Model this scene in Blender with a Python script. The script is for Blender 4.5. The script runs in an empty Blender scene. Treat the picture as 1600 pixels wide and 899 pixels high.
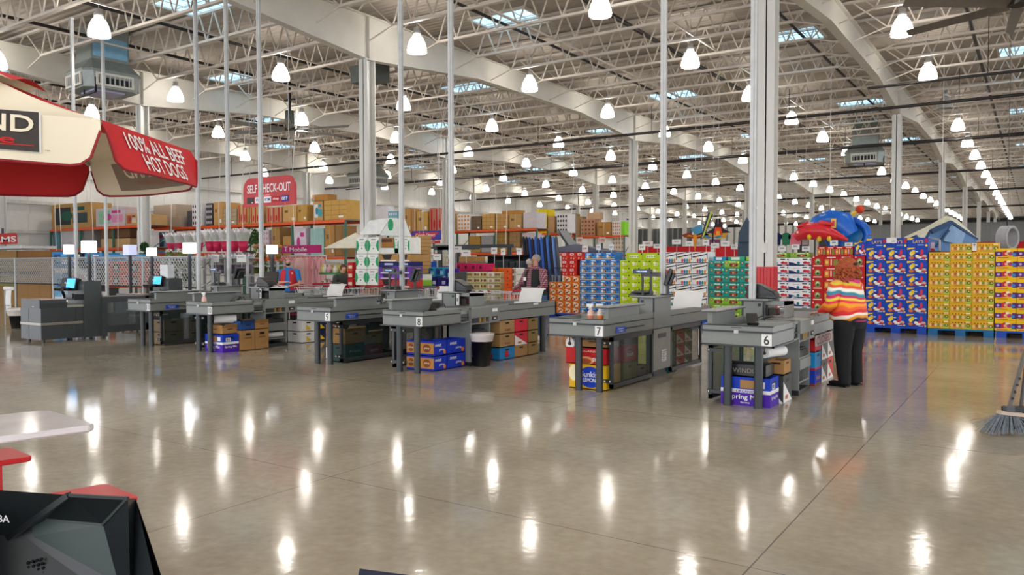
import bpy, math, random
import numpy as np
from mathutils import Matrix, Vector
random.seed(7)
S = bpy.context.scene
COL = S.collection
PI = math.pi
# ---------------- camera, world, exposure ----------------
FPX, CH = 1215.0, 1.55
_ps, _th, _ro = math.radians(33.95), math.radians(1.82), math.radians(0.12)
_f = np.array([-math.sin(_ps)*math.cos(_th), math.cos(_ps)*math.cos(_th), -math.sin(_th)])
_r0 = np.array([math.cos(_ps), math.sin(_ps), 0.0]); _u0 = np.cross(_r0, _f)
_r = _r0*math.cos(_ro) - _u0*math.sin(_ro); _u = np.cross(_r, _f)
cam = bpy.data.cameras.new('camera'); camo = bpy.data.objects.new('camera', cam); COL.objects.link(camo)
cam.sensor_width = 36; cam.lens = FPX/1600*36; cam.clip_start = .05; cam.clip_end = 400
M = Matrix.Identity(4)
for i in range(3):
    M[i][0] = _r[i]; M[i][1] = _u[i]; M[i][2] = -_f[i]
M[2][3] = CH
camo.matrix_world = M; S.camera = camo
vs = S.view_settings
vs.view_transform = 'Standard'; vs.look = 'None'; vs.gamma = 1; vs.use_curve_mapping = False
vs.exposure = 0.82
S.cycles.max_bounces = 6; S.cycles.diffuse_bounces = 3; S.cycles.glossy_bounces = 3
S.cycles.transparent_max_bounces = 8; S.cycles.use_denoising = True
S.cycles.caustics_reflective = False; S.cycles.caustics_refractive = False
S.cycles.sample_clamp_indirect = 6
LAMP = 5.5
LAMP_UP = 24.0
LAMP_DOWN = 240.0
WORLD = 2.0
wd = bpy.data.worlds.new('world'); S.world = wd; wd.use_nodes = True
bg = wd.node_tree.nodes['Background']; bg.inputs[0].default_value = (.93, .95, 1, 1); bg.inputs[1].default_value = WORLD

# world points seen through picture points (used to lay out the far parts of the store)
def ray(x, y): return _f + _r*(x-800)/FPX - _u*(y-449.5)/FPX
def gp(x, y, z=0.0):
    d = ray(x, y); return Vector((np.array([0, 0, CH]) + d*(z-CH)/d[2]).tolist())
def atY(x, y, Y):
    d = ray(x, y); return Vector((np.array([0, 0, CH]) + d*Y/d[1]).tolist())
def atX(x, y, X):
    d = ray(x, y); return Vector((np.array([0, 0, CH]) + d*X/d[0]).tolist())
def pj(p):
    v = np.array(p, dtype=float) - np.array([0, 0, CH]); w = float(v@_f)
    if w < .1: return (-9e9, -9e9, w)
    return (800+FPX*float(v@_r)/w, 449.5-FPX*float(v@_u)/w, w)
def inview(p, m=60):
    x, y, w = pj(p); return w > .1 and -m < x < 1600+m and -m < y < 899+m

# ---------------- materials ----------------
def lin(h):
    if isinstance(h, str):
        c = [int(h[i:i+2], 16)/255 for i in (0, 2, 4)]
        return tuple((v/12.92 if v <= .04045 else ((v+.055)/1.055)**2.4) for v in c)
    return tuple(h)
_mats = {}
def mat(name, col=None, rough=.5, metal=0, emit=0, var=.08, scale=6, bump=0, alpha=1, trans=0, spec=.5):
    if name in _mats: return _mats[name]
    c = lin(col)
    m = bpy.data.materials.new(name); m.use_nodes = True; nt = m.node_tree; N = nt.nodes; L = nt.links
    b = N['Principled BSDF']
    b.inputs['Roughness'].default_value = rough; b.inputs['Metallic'].default_value = metal
    b.inputs['Specular IOR Level'].default_value = spec
    b.inputs['Base Color'].default_value = (*c, 1)
    if var or bump:
        tc = N.new('ShaderNodeTexCoord'); nz = N.new('ShaderNodeTexNoise'); nz.inputs['Scale'].default_value = scale
        nz.inputs['Detail'].default_value = 3
        L.new(tc.outputs['Object'], nz.inputs['Vector'])
        if var:
            r = N.new('ShaderNodeValToRGB')
            r.color_ramp.elements[0].position = .3; r.color_ramp.elements[1].position = .7
            r.color_ramp.elements[0].color = (*[v*(1-var) for v in c], 1)
            r.color_ramp.elements[1].color = (*[min(1, v*(1+var)) for v in c], 1)
            L.new(nz.outputs['Fac'], r.inputs['Fac']); L.new(r.outputs['Color'], b.inputs['Base Color'])
        if bump:
            bp = N.new('ShaderNodeBump'); bp.inputs['Strength'].default_value = bump
            L.new(nz.outputs['Fac'], bp.inputs['Height']); L.new(bp.outputs['Normal'], b.inputs['Normal'])
    if emit:
        b.inputs['Emission Color'].default_value = (*c, 1); b.inputs['Emission Strength'].default_value = emit
    if alpha < 1: b.inputs['Alpha'].default_value = alpha
    if trans: b.inputs['Transmission Weight'].default_value = trans
    _mats[name] = m
    return m
def C(h, rough=.5, **k):
    return mat('paint_%s_%d' % (h, int(rough*100)), h, rough, **{'spec': .25, **k})

# ---------------- mesh builder ----------------
_txt = {}
def text_geo(s, size=1.0):
    if s not in _txt:
        cu = bpy.data.curves.new('t', 'FONT'); cu.body = s; cu.align_x = 'CENTER'; cu.align_y = 'CENTER'; cu.resolution_u = 3; cu.offset = .014
        o = bpy.data.objects.new('t', cu); COL.objects.link(o)
        bpy.context.view_layer.update()
        me = o.evaluated_get(bpy.context.evaluated_depsgraph_get()).to_mesh()
        V = [tuple(v.co) for v in me.vertices]; F = [tuple(p.vertices) for p in me.polygons]
        o.evaluated_get(bpy.context.evaluated_depsgraph_get()).to_mesh_clear()
        bpy.data.objects.remove(o); bpy.data.curves.remove(cu)
        _txt[s] = (V, F)
    return _txt[s]
class MB:
    def __init__(s): s.v = []; s.f = []; s.mi = []; s.ms = []; s.sm = []; s.X = None
    def mat(s, m):
        if m not in s.ms: s.ms.append(m)
        return s.ms.index(m)
    def add(s, V, F, m, smooth=False):
        k = len(s.v)
        if s.X is not None: V = [tuple(s.X @ Vector(p)) for p in V]
        s.v += [tuple(p) for p in V]; i = s.mat(m)
        for f in F: s.f.append(tuple(k+a for a in f)); s.mi.append(i); s.sm.append(smooth)
        return s
    def box(s, x0, x1, y0, y1, z0, z1, m, R=None):
        V = [(x, y, z) for z in (z0, z1) for y in (y0, y1) for x in (x0, x1)]
        if R is not None: V = [tuple(R @ Vector(p)) for p in V]
        return s.add(V, [(0, 2, 3, 1), (4, 5, 7, 6), (0, 1, 5, 4), (2, 6, 7, 3), (0, 4, 6, 2), (1, 3, 7, 5)], m)
    def cyl(s, p0, p1, r0, r1, n, m, caps=True, smooth=True):
        p0 = Vector(p0); p1 = Vector(p1); d = (p1-p0).normalized()
        a = d.orthogonal().normalized(); b = d.cross(a)
        V = []
        for p, r in ((p0, r0), (p1, r1)):
            for i in range(n):
                t = 2*PI*i/n; V.append(tuple(p + (a*math.cos(t)+b*math.sin(t))*r))
        F = [(i, (i+1) % n, n+(i+1) % n, n+i) for i in range(n)]
        s.add(V, F, m, smooth)
        if caps: s.add(V, [tuple(range(n))[::-1], tuple(range(n, 2*n))], m)
        return s
    def bar(s, p0, p1, w, m, h=None, up=(0, 0, 1)):
        p0 = Vector(p0); p1 = Vector(p1); d = (p1-p0).normalized(); u = Vector(up)
        a = d.cross(u)
        if a.length < 1e-3: a = d.orthogonal()
        a.normalize(); b = a.cross(d); h = h or w
        V = [tuple(p + a*i*w/2 + b*j*h/2) for p in (p0, p1) for i, j in ((-1, -1), (1, -1), (1, 1), (-1, 1))]
        return s.add(V, [(0, 3, 2, 1), (4, 5, 6, 7), (0, 1, 5, 4), (1, 2, 6, 5), (2, 3, 7, 6), (3, 0, 4, 7)], m)
    def tube(s, pts, r, m, n=6):
        pts = [Vector(p) for p in pts]
        V = []; k = len(pts)
        a = None
        for i, p in enumerate(pts):
            d = (pts[min(i+1, k-1)]-pts[max(i-1, 0)]).normalized()
            a = d.orthogonal().normalized() if a is None else (a - d*a.dot(d)).normalized()
            b = d.cross(a); rr = r[i] if isinstance(r, (list, tuple)) else r
            for j in range(n):
                t = 2*PI*j/n; V.append(tuple(p + (a*math.cos(t)+b*math.sin(t))*rr))
        F = [(i*n+j, i*n+(j+1) % n, (i+1)*n+(j+1) % n, (i+1)*n+j) for i in range(k-1) for j in range(n)]
        s.add(V, F, m, True)
        return s.add(V, [tuple(range(n))[::-1], tuple(range((k-1)*n, k*n))], m)
    def lathe(s, prof, n, m, c=(0, 0, 0), sx=1, sy=1):
        V = [(c[0]+r*math.cos(2*PI*i/n)*sx, c[1]+r*math.sin(2*PI*i/n)*sy, c[2]+z) for r, z in prof for i in range(n)]
        F = [(k*n+i, k*n+(i+1) % n, (k+1)*n+(i+1) % n, (k+1)*n+i) for k in range(len(prof)-1) for i in range(n)]
        return s.add(V, F, m, True)
    def ball(s, c, r, m, n=10, sz=1, sx=1, sy=1):
        k = max(4, n//2)
        prof = [(max(1e-4, r*math.sin(PI*i/k)), -r*sz*math.cos(PI*i/k)) for i in range(k+1)]
        return s.lathe(prof, n, m, c, sx, sy)
    def prism(s, pts, vec, m):
        """planar outline pushed along vec into a solid"""
        n = len(pts); v = Vector(vec)
        V = [tuple(p) for p in pts] + [tuple(Vector(p)+v) for p in pts]
        return s.add(V, [tuple(range(n))[::-1], tuple(range(n, 2*n))] + [(i, (i+1) % n, n+(i+1) % n, n+i) for i in range(n)], m)
    def quad(s, a, b, c, d, m): return s.add([a, b, c, d], [(0, 1, 2, 3)], m)
    def grid(s, fn, nu, nv, m, smooth=True):
        V = [fn(i/nu, j/nv) for j in range(nv+1) for i in range(nu+1)]
        F = [(j*(nu+1)+i, j*(nu+1)+i+1, (j+1)*(nu+1)+i+1, (j+1)*(nu+1)+i) for j in range(nv) for i in range(nu)]
        return s.add(V, F, m, smooth)
    def disc(s, c, rx, rz, m, n=12, nrm='y', rot=0):
        V = []
        for i in range(n):
            t = 2*PI*i/n; a = rx*math.cos(t); b = rz*math.sin(t)
            a, b = a*math.cos(rot)-b*math.sin(rot), a*math.sin(rot)+b*math.cos(rot)
            V.append((c[0]+a, c[1], c[2]+b) if nrm == 'y' else (c[0], c[1]+a, c[2]+b) if nrm == 'x' else (c[0]+a, c[1]+b, c[2]))
        return s.add(V, [tuple(range(n))], m)
    def text(s, t, o, ux, uz, h, m, w=None, th=0):
        """lettering centred at o, reading along ux with height h; w squeezes it to a width; th gives it thickness"""
        V, F = text_geo(t); o = Vector(o); ux = Vector(ux).normalized(); uz = Vector(uz).normalized()
        xs = [p[0] for p in V]; ys = [p[1] for p in V]
        cx = (max(xs)+min(xs))/2; cy = (max(ys)+min(ys))/2; k = h/(max(ys)-min(ys)); kx = k if w is None else w/(max(xs)-min(xs))
        nr = ux.cross(uz)
        P = [tuple(o + ux*(p[0]-cx)*kx + uz*(p[1]-cy)*k + nr*th) for p in V]
        return s.add(P, F, m)
    def build(s, name, parent=None, loc=None, kind=None, bevel=0, flat=False):
        me = bpy.data.meshes.new(name)
        me.from_pydata(s.v, [], s.f)
        for m in s.ms: me.materials.append(m)
        me.polygons.foreach_set('material_index', s.mi)
        me.polygons.foreach_set('use_smooth', s.sm)
        me.update()
        o = bpy.data.objects.new(name, me); COL.objects.link(o)
        if parent is not None: o.parent = parent
        if loc is not None: o.location = loc
        if kind: o['kind'] = kind
        if bevel:
            b = o.modifiers.new('bevel', 'BEVEL'); b.width = bevel; b.segments = 1; b.limit_method = 'ANGLE'
        return o
def tag(o, label, cat, group=None, kind=None):
    o['label'] = label; o['category'] = cat
    if group: o['group'] = group
    if kind: o['kind'] = kind
    return o
def thing(name, label, cat, loc=(0, 0, 0), rz=0, group=None):
    o = bpy.data.objects.new(name, None); COL.objects.link(o); o.empty_display_size = .1
    o.location = loc; o.rotation_euler = (0, 0, rz)
    return tag(o, label, cat, group)
KIDS = {}
def copy_tree(o, parent=None, kids=None):
    c = o.copy(); COL.objects.link(c)
    if parent is not None: c.parent = parent
    for ch in [x for x in o.children]: copy_tree(ch, c)
    return c
NUM = {6: 'six', 7: 'seven', 8: 'eight', 9: 'nine', 10: 'ten', 11: 'eleven'}
ORD = ['first', 'second', 'third', 'fourth', 'fifth', 'sixth', 'seventh', 'eighth', 'ninth', 'tenth', 'eleventh', 'twelfth', 'thirteenth', 'fourteenth', 'fifteenth', 'sixteenth', 'seventeenth', 'eighteenth', 'nineteenth', 'twentieth']
# ================= setting =================
ZD = 8.15            # underside of the roof deck
BX = [-44, -34, -24, -14, -4.05, 6, 16]
BYY = [14.3+15.6*k for k in range(-1, 7)]
m_white = mat('cream_steel', 'D2CDC2', .45, var=.04, scale=2)
m_joist = mat('joist_paint', 'D6CCC0', .5, var=.06, scale=3)
m_col = mat('column_paint', 'D3D2CC', .4, var=.04, scale=2)
m_dark = mat('black_pipe', '1E1A1A', .5)
# polished concrete floor
fm = bpy.data.materials.new('polished_concrete'); fm.use_nodes = True
nt = fm.node_tree; N = nt.nodes; L = nt.links; b = N['Principled BSDF']
tc = N.new('ShaderNodeTexCoord')
n1 = N.new('ShaderNodeTexNoise'); n1.inputs['Scale'].default_value = .55; n1.inputs['Detail'].default_value = 8; n1.inputs['Roughness'].default_value = .62
n2 = N.new('ShaderNodeTexNoise'); n2.inputs['Scale'].default_value = 14; n2.inputs['Detail'].default_value = 6
L.new(tc.outputs['Object'], n1.inputs['Vector']); L.new(tc.outputs['Object'], n2.inputs['Vector'])
mx = N.new('ShaderNodeMath'); mx.operation = 'MULTIPLY_ADD'; mx.inputs[1].default_value = .35
L.new(n2.outputs['Fac'], mx.inputs[0]); L.new(n1.outputs['Fac'], mx.inputs[2])
rp = N.new('ShaderNodeValToRGB'); e = rp.color_ramp.elements
e[0].position = .45; e[0].color = (*lin('928A7C'), 1); e[1].position = .85; e[1].color = (*lin('B8B09E'), 1)
k = e.new(.65); k.color = (*lin('A69D8B'), 1)
L.new(mx.outputs[0], rp.inputs['Fac'])
# saw-cut joints
sep = N.new('ShaderNodeSeparateXYZ'); L.new(tc.outputs['Object'], sep.inputs[0])
def line(axis, c, w, lo=None):
    a = N.new('ShaderNodeMath'); a.operation = 'COMPARE'; a.inputs[1].default_value = c; a.inputs[2].default_value = w
    L.new(sep.outputs[axis], a.inputs[0]); out = a.outputs[0]
    if lo is not None:
        g = N.new('ShaderNodeMath'); g.operation = 'GREATER_THAN'; g.inputs[1].default_value = lo; L.new(sep.outputs['Y' if axis == 'X' else 'X'], g.inputs[0])
        q = N.new('ShaderNodeMath'); q.operation = 'MULTIPLY'; L.new(out, q.inputs[0]); L.new(g.outputs[0], q.inputs[1]); out = q.outputs[0]
    return out
outs = [line('Y', 3.91, .0035), line('X', -4.22, .003), line('X', -1.18, .0045), line('Y', 7.36, .004), line('X', -7.5, .004, 3.9), line('Y', .4, .005), line('Y', 14.3, .005), line('X', -14, .005), line('X', 2, .005), line('X', -10.8, .004, 3.9)]
cur = outs[0]
for o_ in outs[1:]:
    q = N.new('ShaderNodeMath'); q.operation = 'MAXIMUM'; L.new(cur, q.inputs[0]); L.new(o_, q.inputs[1]); cur = q.outputs[0]
mxc = N.new('ShaderNodeMixRGB'); L.new(cur, mxc.inputs['Fac']); L.new(rp.outputs['Color'], mxc.inputs['Color1']); mxc.inputs['Color2'].default_value = (*lin('6A625A'), 1)
L.new(mxc.outputs['Color'], b.inputs['Base Color'])
rr = N.new('ShaderNodeMapRange'); rr.inputs['From Min'].default_value = .3; rr.inputs['From Max'].default_value = .7
rr.inputs['To Min'].default_value = .06; rr.inputs['To Max'].default_value = .115
L.new(n1.outputs['Fac'], rr.inputs['Value']); L.new(rr.outputs[0], b.inputs['Roughness'])
b.inputs['Specular IOR Level'].default_value = .22
bp = N.new('ShaderNodeBump'); bp.inputs['Strength'].default_value = .035; bp.inputs['Distance'].default_value = .02
L.new(n2.outputs['Fac'], bp.inputs['Height']); L.new(bp.outputs['Normal'], b.inputs['Normal'])
MB().box(-50, 26, -12, 122, -.2, 0, fm).build('floor', kind='structure')
# roof deck: insulated, faint ribs
dm = mat('roof_deck', 'CBC3B8', .7, var=.0)
nt = dm.node_tree; N = nt.nodes; L = nt.links; b = N['Principled BSDF']
tc = N.new('ShaderNodeTexCoord'); wv = N.new('ShaderNodeTexWave'); wv.bands_direction = 'Y'; wv.inputs['Scale'].default_value = 1.6; wv.inputs['Distortion'].default_value = .4
nz = N.new('ShaderNodeTexNoise'); nz.inputs['Scale'].default_value = .5; nz.inputs['Detail'].default_value = 5
L.new(tc.outputs['Object'], wv.inputs['Vector']); L.new(tc.outputs['Object'], nz.inputs['Vector'])
rp = N.new('ShaderNodeValToRGB'); rp.color_ramp.elements[0].color = (*lin('A89D92'), 1); rp.color_ramp.elements[1].color = (*lin('CABFB3'), 1)
rp.color_ramp.elements[0].position = .3; rp.color_ramp.elements[1].position = .7
L.new(nz.outputs['Fac'], rp.inputs['Fac']); L.new(rp.outputs['Color'], b.inputs['Base Color'])
bp = N.new('ShaderNodeBump'); bp.inputs['Strength'].default_value = .5; bp.inputs['Distance'].default_value = .05
L.new(wv.outputs['Fac'], bp.inputs['Height']); L.new(bp.outputs['Normal'], b.inputs['Normal'])
MB().box(-50, 26, -12, 122, ZD, ZD+.15, dm).build('ceiling', kind='structure')

# skylights
m_sky = mat('sky_glass', '9CCBEA', .3, emit=1.15, var=.1, scale=3)
sk = MB(); 
def skylight(i, x, y):
    w, d = 1.75, 1.35
    r = thing('skylight', 'blue daylight roof panel %s row from the front, %s' % (ORD[i[1]], ORD[i[0]]+' row from the left'), 'skylight', (x, y, ZD-.02), group='roof skylights')
    MB().box(-w/2, w/2, -d/2, d/2, -.005, .015, m_sky).build('pane', r)
    f = MB()
    for a in (-1, 1):
        f.box(-w/2-.04, w/2+.04, a*d/2-.03, a*d/2+.03, -.05, .02, m_white); f.box(a*w/2-.03, a*w/2+.03, -d/2, d/2, -.05, .02, m_white)
    for k in (-1, 0, 1): f.box(k*w/4-.012, k*w/4+.012, -d/2, d/2, -.02, 0, m_white)
    f.box(-w/2, w/2, -.012, .012, -.02, 0, m_white)
    f.build('frame', r)
for ix in range(7):
    x = -35.3+5.85*ix + (.0)
    for iy in range(9):
        y = (17.6 if ix % 2 == 0 else 12.0)+11.4*iy
        if inview((x, y, ZD)): skylight((ix, iy), x, y)

# girders (tapered, deepest at columns) with columns
def girder(x, i):
    mb = MB()
    st = []
    y = -12.0
    cols = [14.3+15.6*k for k in range(-2, 8)]
    if i == 0: return
    ys = sorted(set([-12, 122]+[c for c in cols if -12 < c < 122]+[c+d for c in cols for d in (-4.6, 4.6) if -12 < c+d < 122]))
    def bot(y):
        dd = min(abs(y-c) for c in cols); return 6.65 + min(1, dd/4.6)*.42
    zt = 7.72
    for a, b_ in zip(ys[:-1], ys[1:]):
        za, zb = bot(a), bot(b_)
        V = [(x-.012, a, za), (x+.012, a, za), (x+.012, a, zt), (x-.012, a, zt), (x-.012, b_, zb), (x+.012, b_, zb), (x+.012, b_, zt), (x-.012, b_, zt)]
        F = [(0, 4, 7, 3), (1, 2, 6, 5), (0, 1, 5, 4), (3, 7, 6, 2)]
        mb.add(V, F, m_white)
        V = [(x-.11, a, za-.02), (x+.11, a, za-.02), (x+.11, a, za), (x-.11, a, za), (x-.11, b_, zb-.02), (x+.11, b_, zb-.02), (x+.11, b_, zb), (x-.11, b_, zb)]
        mb.add(V, [(0, 4, 7, 3), (1, 2, 6, 5), (0, 1, 5, 4), (3, 7, 6, 2), (0, 3, 2, 1), (4, 5, 6, 7)], m_white)
    mb.box(x-.11, x+.11, -12, 122, zt, zt+.02, m_white)
    for c in cols:
        if -12 < c < 122:
            for s_ in (-1, 1): mb.box(x+s_*.012, x+s_*.1, c-.01, c+.01, 6.65, zt, m_white)
    tag(mb.build('roof_girder'), 'cream steel roof girder, %s from the left wall' % ORD[i], 'roof girder')
for i, x in enumerate(BX[:6]): girder(x, i)
m_red = mat('red_wrap', 'C8191E', .35)
def column(x, y, lab, red=False):
    r = thing('steel_column', lab, 'column', (x, y, 0))
    w = .145; f = MB()
    f.box(-w, w, -w, -w+.02, 0, 6.64, m_col); f.box(-w, w, w-.02, w, 0, 6.64, m_col); f.box(-.012, .012, -w, w, 0, 6.64, m_col)
    f.box(-w-.06, w+.06, -w-.06, w+.06, 0, .02, m_col)
    sh = f.build('shaft', r)
    if red:
        g = MB(); g.box(-w-.012, w+.012, -w-.012, w+.012, .0, 1.47, m_red)
        for k in range(5): g.box(-w+.01+k*.06, -w+.02+k*.06, -w-.016, -w-.012, .02, 1.45, C('A01014'))
        g.build('red_padding', r)
        g = MB(); g.box(-.05, .05, -w-.03, -w, 1.72, 1.9, C('D8D6CE')); g.build('junction_box', sh)
for i, x in enumerate(BX[:6]):
    for j in range(7):
        y = 14.3+15.6*j
        if x < -40 or x > 8: continue
        if not (inview((x, y, 5)) or inview((x, y, 3))): continue
        if j == 0 and x == -14:
            lab = 'pale steel column behind the lane nine and lane eight tills, red at its foot'
        elif j == 0 and x == -4.05: lab = 'wide pale steel column with red padding, behind lane six'
        else: lab = 'pale steel column under the %s girder from the left wall, %s row back' % (ORD[i], ORD[j])
        column(x, y, lab, red=(j == 0 and x in (-4.05, -14)))

# open web joists, one per line and bay
def joist_mesh(n):
    mb = MB(); L_ = 10.0; zt, zb = ZD-.03, 7.33
    for s_ in (-.025, .025):
        mb.box(-L_/2, L_/2, s_-.022, s_+.022, zt-.06, zt, m_joist)
        mb.box(-L_/2+.9, L_/2-.9, s_-.024, s_+.024, zb-.01, zb+.05, m_joist)
    k = n; w = (L_-1.8)/k
    for i in range(k):
        x0 = -L_/2+.9+i*w
        mb.bar((x0, 0, zb+.02), (x0+w/2, 0, zt-.02), .031, m_joist)
        mb.bar((x0+w/2, 0, zt-.02), (x0+w, 0, zb+.02), .031, m_joist)
    mb.bar((-L_/2+.1, 0, zt-.05), (-L_/2+.9, 0, zb+.02), .03, m_joist)
    mb.bar((L_/2-.1, 0, zt-.05), (L_/2-.9, 0, zb+.02), .03, m_joist)
    mb.bar((-L_/2+.9, 0, zb+.02), (-L_/2+.12, 0, 7.12), .03, m_joist)
    mb.bar((L_/2-.9, 0, zb+.02), (L_/2-.12, 0, 7.12), .03, m_joist)
    return mb
jm = joist_mesh(13); j0 = None; far = MB(); cnt = 0
lst = []
for b_ in range(1, 6):
    xc = (BX[b_-1]+BX[b_])/2
    for k in range(-4, 62):
        y = 14.3+15.6/9*k+.0
        if y > 120 or (k % 9 == 0 and False): continue
        vis = [pj((xc+dx, y, 7.6)) for dx in (-5, -3, -1, 1, 3, 5)]
        if any(v[2] > .3 and -30 < v[0] < 1630 and -60 < v[1] < 900 for v in vis): lst.append((math.hypot(xc, y), b_, k, xc, y))
lst.sort()
for n, (d, b_, k, xc, y) in enumerate(lst):
    if n < 270:
        lab = 'cream zigzag roof joist over the %s bay from left, %s line back' % (ORD[b_-1], ORD[k+4] if k+4 < 20 else 'far')
        if k+4 >= 20: lab = 'cream zigzag roof joist far back over the %s bay from left' % ORD[b_-1]
        if j0 is None:
            j0 = jm.build('roof_joist'); o = j0
        else:
            o = j0.copy(); COL.objects.link(o)
        o.location = (xc, y, 0)
        if b_ == 1: o.location.x = -36.9; o.scale.x = .58
        tag(o, lab, 'roof joist', 'roof joists over bay %d' % b_ if k+4 < 20 else 'far roof joists over bay %d' % b_)
    else:
        q = jm
        far.add([((p[0]*.58-36.9 if b_ == 1 else p[0]+xc), p[1]+y, p[2]) for p in q.v], q.f, m_joist)
if far.v: tag(far.build('roof_joist'), 'cream zigzag joists furthest back under the roof', 'roof joist', kind='stuff')
# bridging bars and pipes
def pipe(pts, r, m, name, label, cat):
    return tag(MB().tube(pts, r, m, 8).build(name), label, cat)
for i, x in enumerate((-38.5, -30.5, -27.5, -20.5, -17.5, -10.5, -7.4, -.7, 2.6)):
    tag(MB().box(x-.02, x+.02, -8, 120, 7.36, 7.40, m_joist).build('bridging_bar'), 'thin cream bridging bar along the joist bottoms, %s from the left' % ORD[i], 'bridging bar')
for i, (x, z, r) in enumerate(((-31.3, 7.78, .045), (-28.2, 7.72, .04), (-21.5, 7.75, .045), (-18.9, 7.78, .05), (-15.3, 7.85, .05), (-11.5, 7.72, .04), (-8.9, 7.74, .06), (-5.4, 7.75, .04), (-1.5, 7.72, .05), (1.8, 7.75, .05))):
    pipe([(x, -8, z), (x, 119, z)], r, m_dark, 'sprinkler_pipe', 'dark sprinkler pipe running front to back under the deck, %s from the left' % ORD[i], 'pipe')
for i, (y, z, r, x0) in enumerate(((27.2, 6.42, .05, -39.7), (36.5, 6.55, .07, -39.7), (49, 6.5, .06, -39.7), (64, 6.6, .07, -39.7), (21.5, 5.95, .035, -3.6), (83, 6.6, .08, -39.7))):
    p = MB().tube([(x0, y, z), (12, y, z)], r, m_dark, 8)
    for x in range(int(x0)+2, 12, 5): p.tube([(x, y, z), (x, y, 7.4)], .012, m_dark, 4)
    tag(p.build('sprinkler_main'), 'dark main pipe crossing under the girders, %s from the front' % ORD[[1, 2, 3, 4, 0, 5][i]], 'pipe')

# ---------------- walls ----------------
m_wall = mat('white_wall', 'D9D7D2', .6, var=.03)
wl = MB().box(-40.2, -40, 2, 122, 0, ZD, m_wall)
for k in range(80):
    wl.box(-40.0, -39.97, 4+k*1.4, 4+k*1.4+.06, 0, ZD, m_wall)
for z in (1.6, 3.0, 4.4, 5.8): wl.box(-40, -39.8, 2, 122, z, z+.16, C('C9C6BE'))
wl.build('wall_left', kind='structure')
bk = MB().box(-50, 26, 120, 120.3, 0, ZD, C('5A5C5C', .6))
for k in range(74):
    x = -48+k*1.0
    bk.box(x, x+.06, 119.9, 120, 0, ZD, C('6B6D6D', .6))
bk.box(-50, 26, 119.7, 120, 6.9, 7.2, C('2A2A2A'))
bk.build('wall_back', kind='structure')
# white and grey partitions at the far end
def slab(px0, px1, py0, py1, Y, m, name, label, cat, d=.15, z0=None):
    a = atY(px0, py0, Y); c = atY(px1, py1, Y)
    mb = MB().box(a.x, c.x, Y, Y+d, c.z if z0 is None else z0, a.z, m)
    return mb.build(name) if cat is None else tag(mb.build(name), label, cat)
# ================= high bay lamps =================
m_glow = mat('lamp_glow', (1, .96, .9), .3, emit=LAMP, var=0)
m_glowu = mat('lamp_crown', (1, .96, .9), .3, emit=LAMP_UP, var=0)
m_glowb = mat('lamp_mouth', (1, .95, .88), .3, emit=LAMP_DOWN, var=0)
m_cap = mat('lamp_cap', 'C9C9C9', .3, metal=.3)
def lamp_shape():
    a = MB(); a.lathe([(.245, -.2), (.25, -.18), (.235, -.08), (.2, .04), (.165, .11)], 14, m_glow); a.lathe([(.165, .11), (.14, .15), (.085, .21), (.0001, .215)], 14, m_glowu);
    d = MB(); d.ball((0, 0, -.09), .075, m_glowb, 8, 1.3)
    b = MB(); b.lathe([(.0001, .2), (.07, .2), (.1, .22), (.1, .3), (.075, .31), (.075, .4), (.0001, .4)], 12, m_cap); b.cyl((0, 0, .4), (0, 0, ZD-7.0+.01), .012, .012, 6, m_cap)
    r = MB()
    for k in range(14):
        t = 2*PI*k/14; t2 = 2*PI*(k+1)/14
        r.bar((.25*math.cos(t), .25*math.sin(t), -.2), (.25*math.cos(t2), .25*math.sin(t2), -.2), .018, m_cap)
    return a, b, r, d
LA = lamp_shape(); lamp0 = None
for ix in range(8):
    for iy in range(22):
        x = -2.65-5.11*ix; y = 9.7+5.2*(iy-1)
        if ix == 0 and False: pass
        if ix >= 5 and y < 9: continue
        if not inview((x, y, 7.0), 20) : continue
        lab = 'white glowing high bay lamp, %s row from the right, %s lamp back' % (ORD[ix], ORD[iy] if iy < 20 else ('very last' if iy == 21 else 'last but one'))
        if (ix, iy) == (0, 5):
            r = thing('high_bay_lamp', 'unlit high bay lamp hanging grey between the lit lamps of the right row', 'ceiling lamp', (x, y, 7.0))
            m_off = mat('lamp_unlit', 'B9B6B0', .3)
            q = MB(); q.lathe([(.245, -.2), (.25, -.18), (.235, -.08), (.2, .04), (.14, .15), (.085, .21)], 14, m_off); q.build('lamp_shade', r)
            LA[1].build('ballast', r); continue
        if lamp0 is None:
            r = thing('high_bay_lamp', lab, 'ceiling lamp', (x, y, 7.0), group='high bay lamps')
            ls = LA[0].build('lamp_shade', r); LA[1].build('ballast', r); LA[2].build('rim', ls); LA[3].build('bulb', ls); lamp0 = r
        else:
            c = copy_tree(lamp0); c.location = (x, y, 7.0); c['label'] = lab
for i, (x, y) in enumerate([(2.5, 9.7), (2.5, 4.5), (2.5, 14.9), (-7.7, 4.5), (-2.65, 4.5), (-2.65, 9.7), (-12.9, 4.5), (-2.65, -.7), (-7.7, -.7), (2.5, 20), (2.5, 25.5), (-2.65, -6), (-7.7, -6)]):
    if inview((x, y, 7.0), 20): continue
    c = copy_tree(lamp0); c.location = (x, y, 7.0); c['label'] = 'white glowing high bay lamp above the picture, %s of them' % ORD[i]

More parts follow.
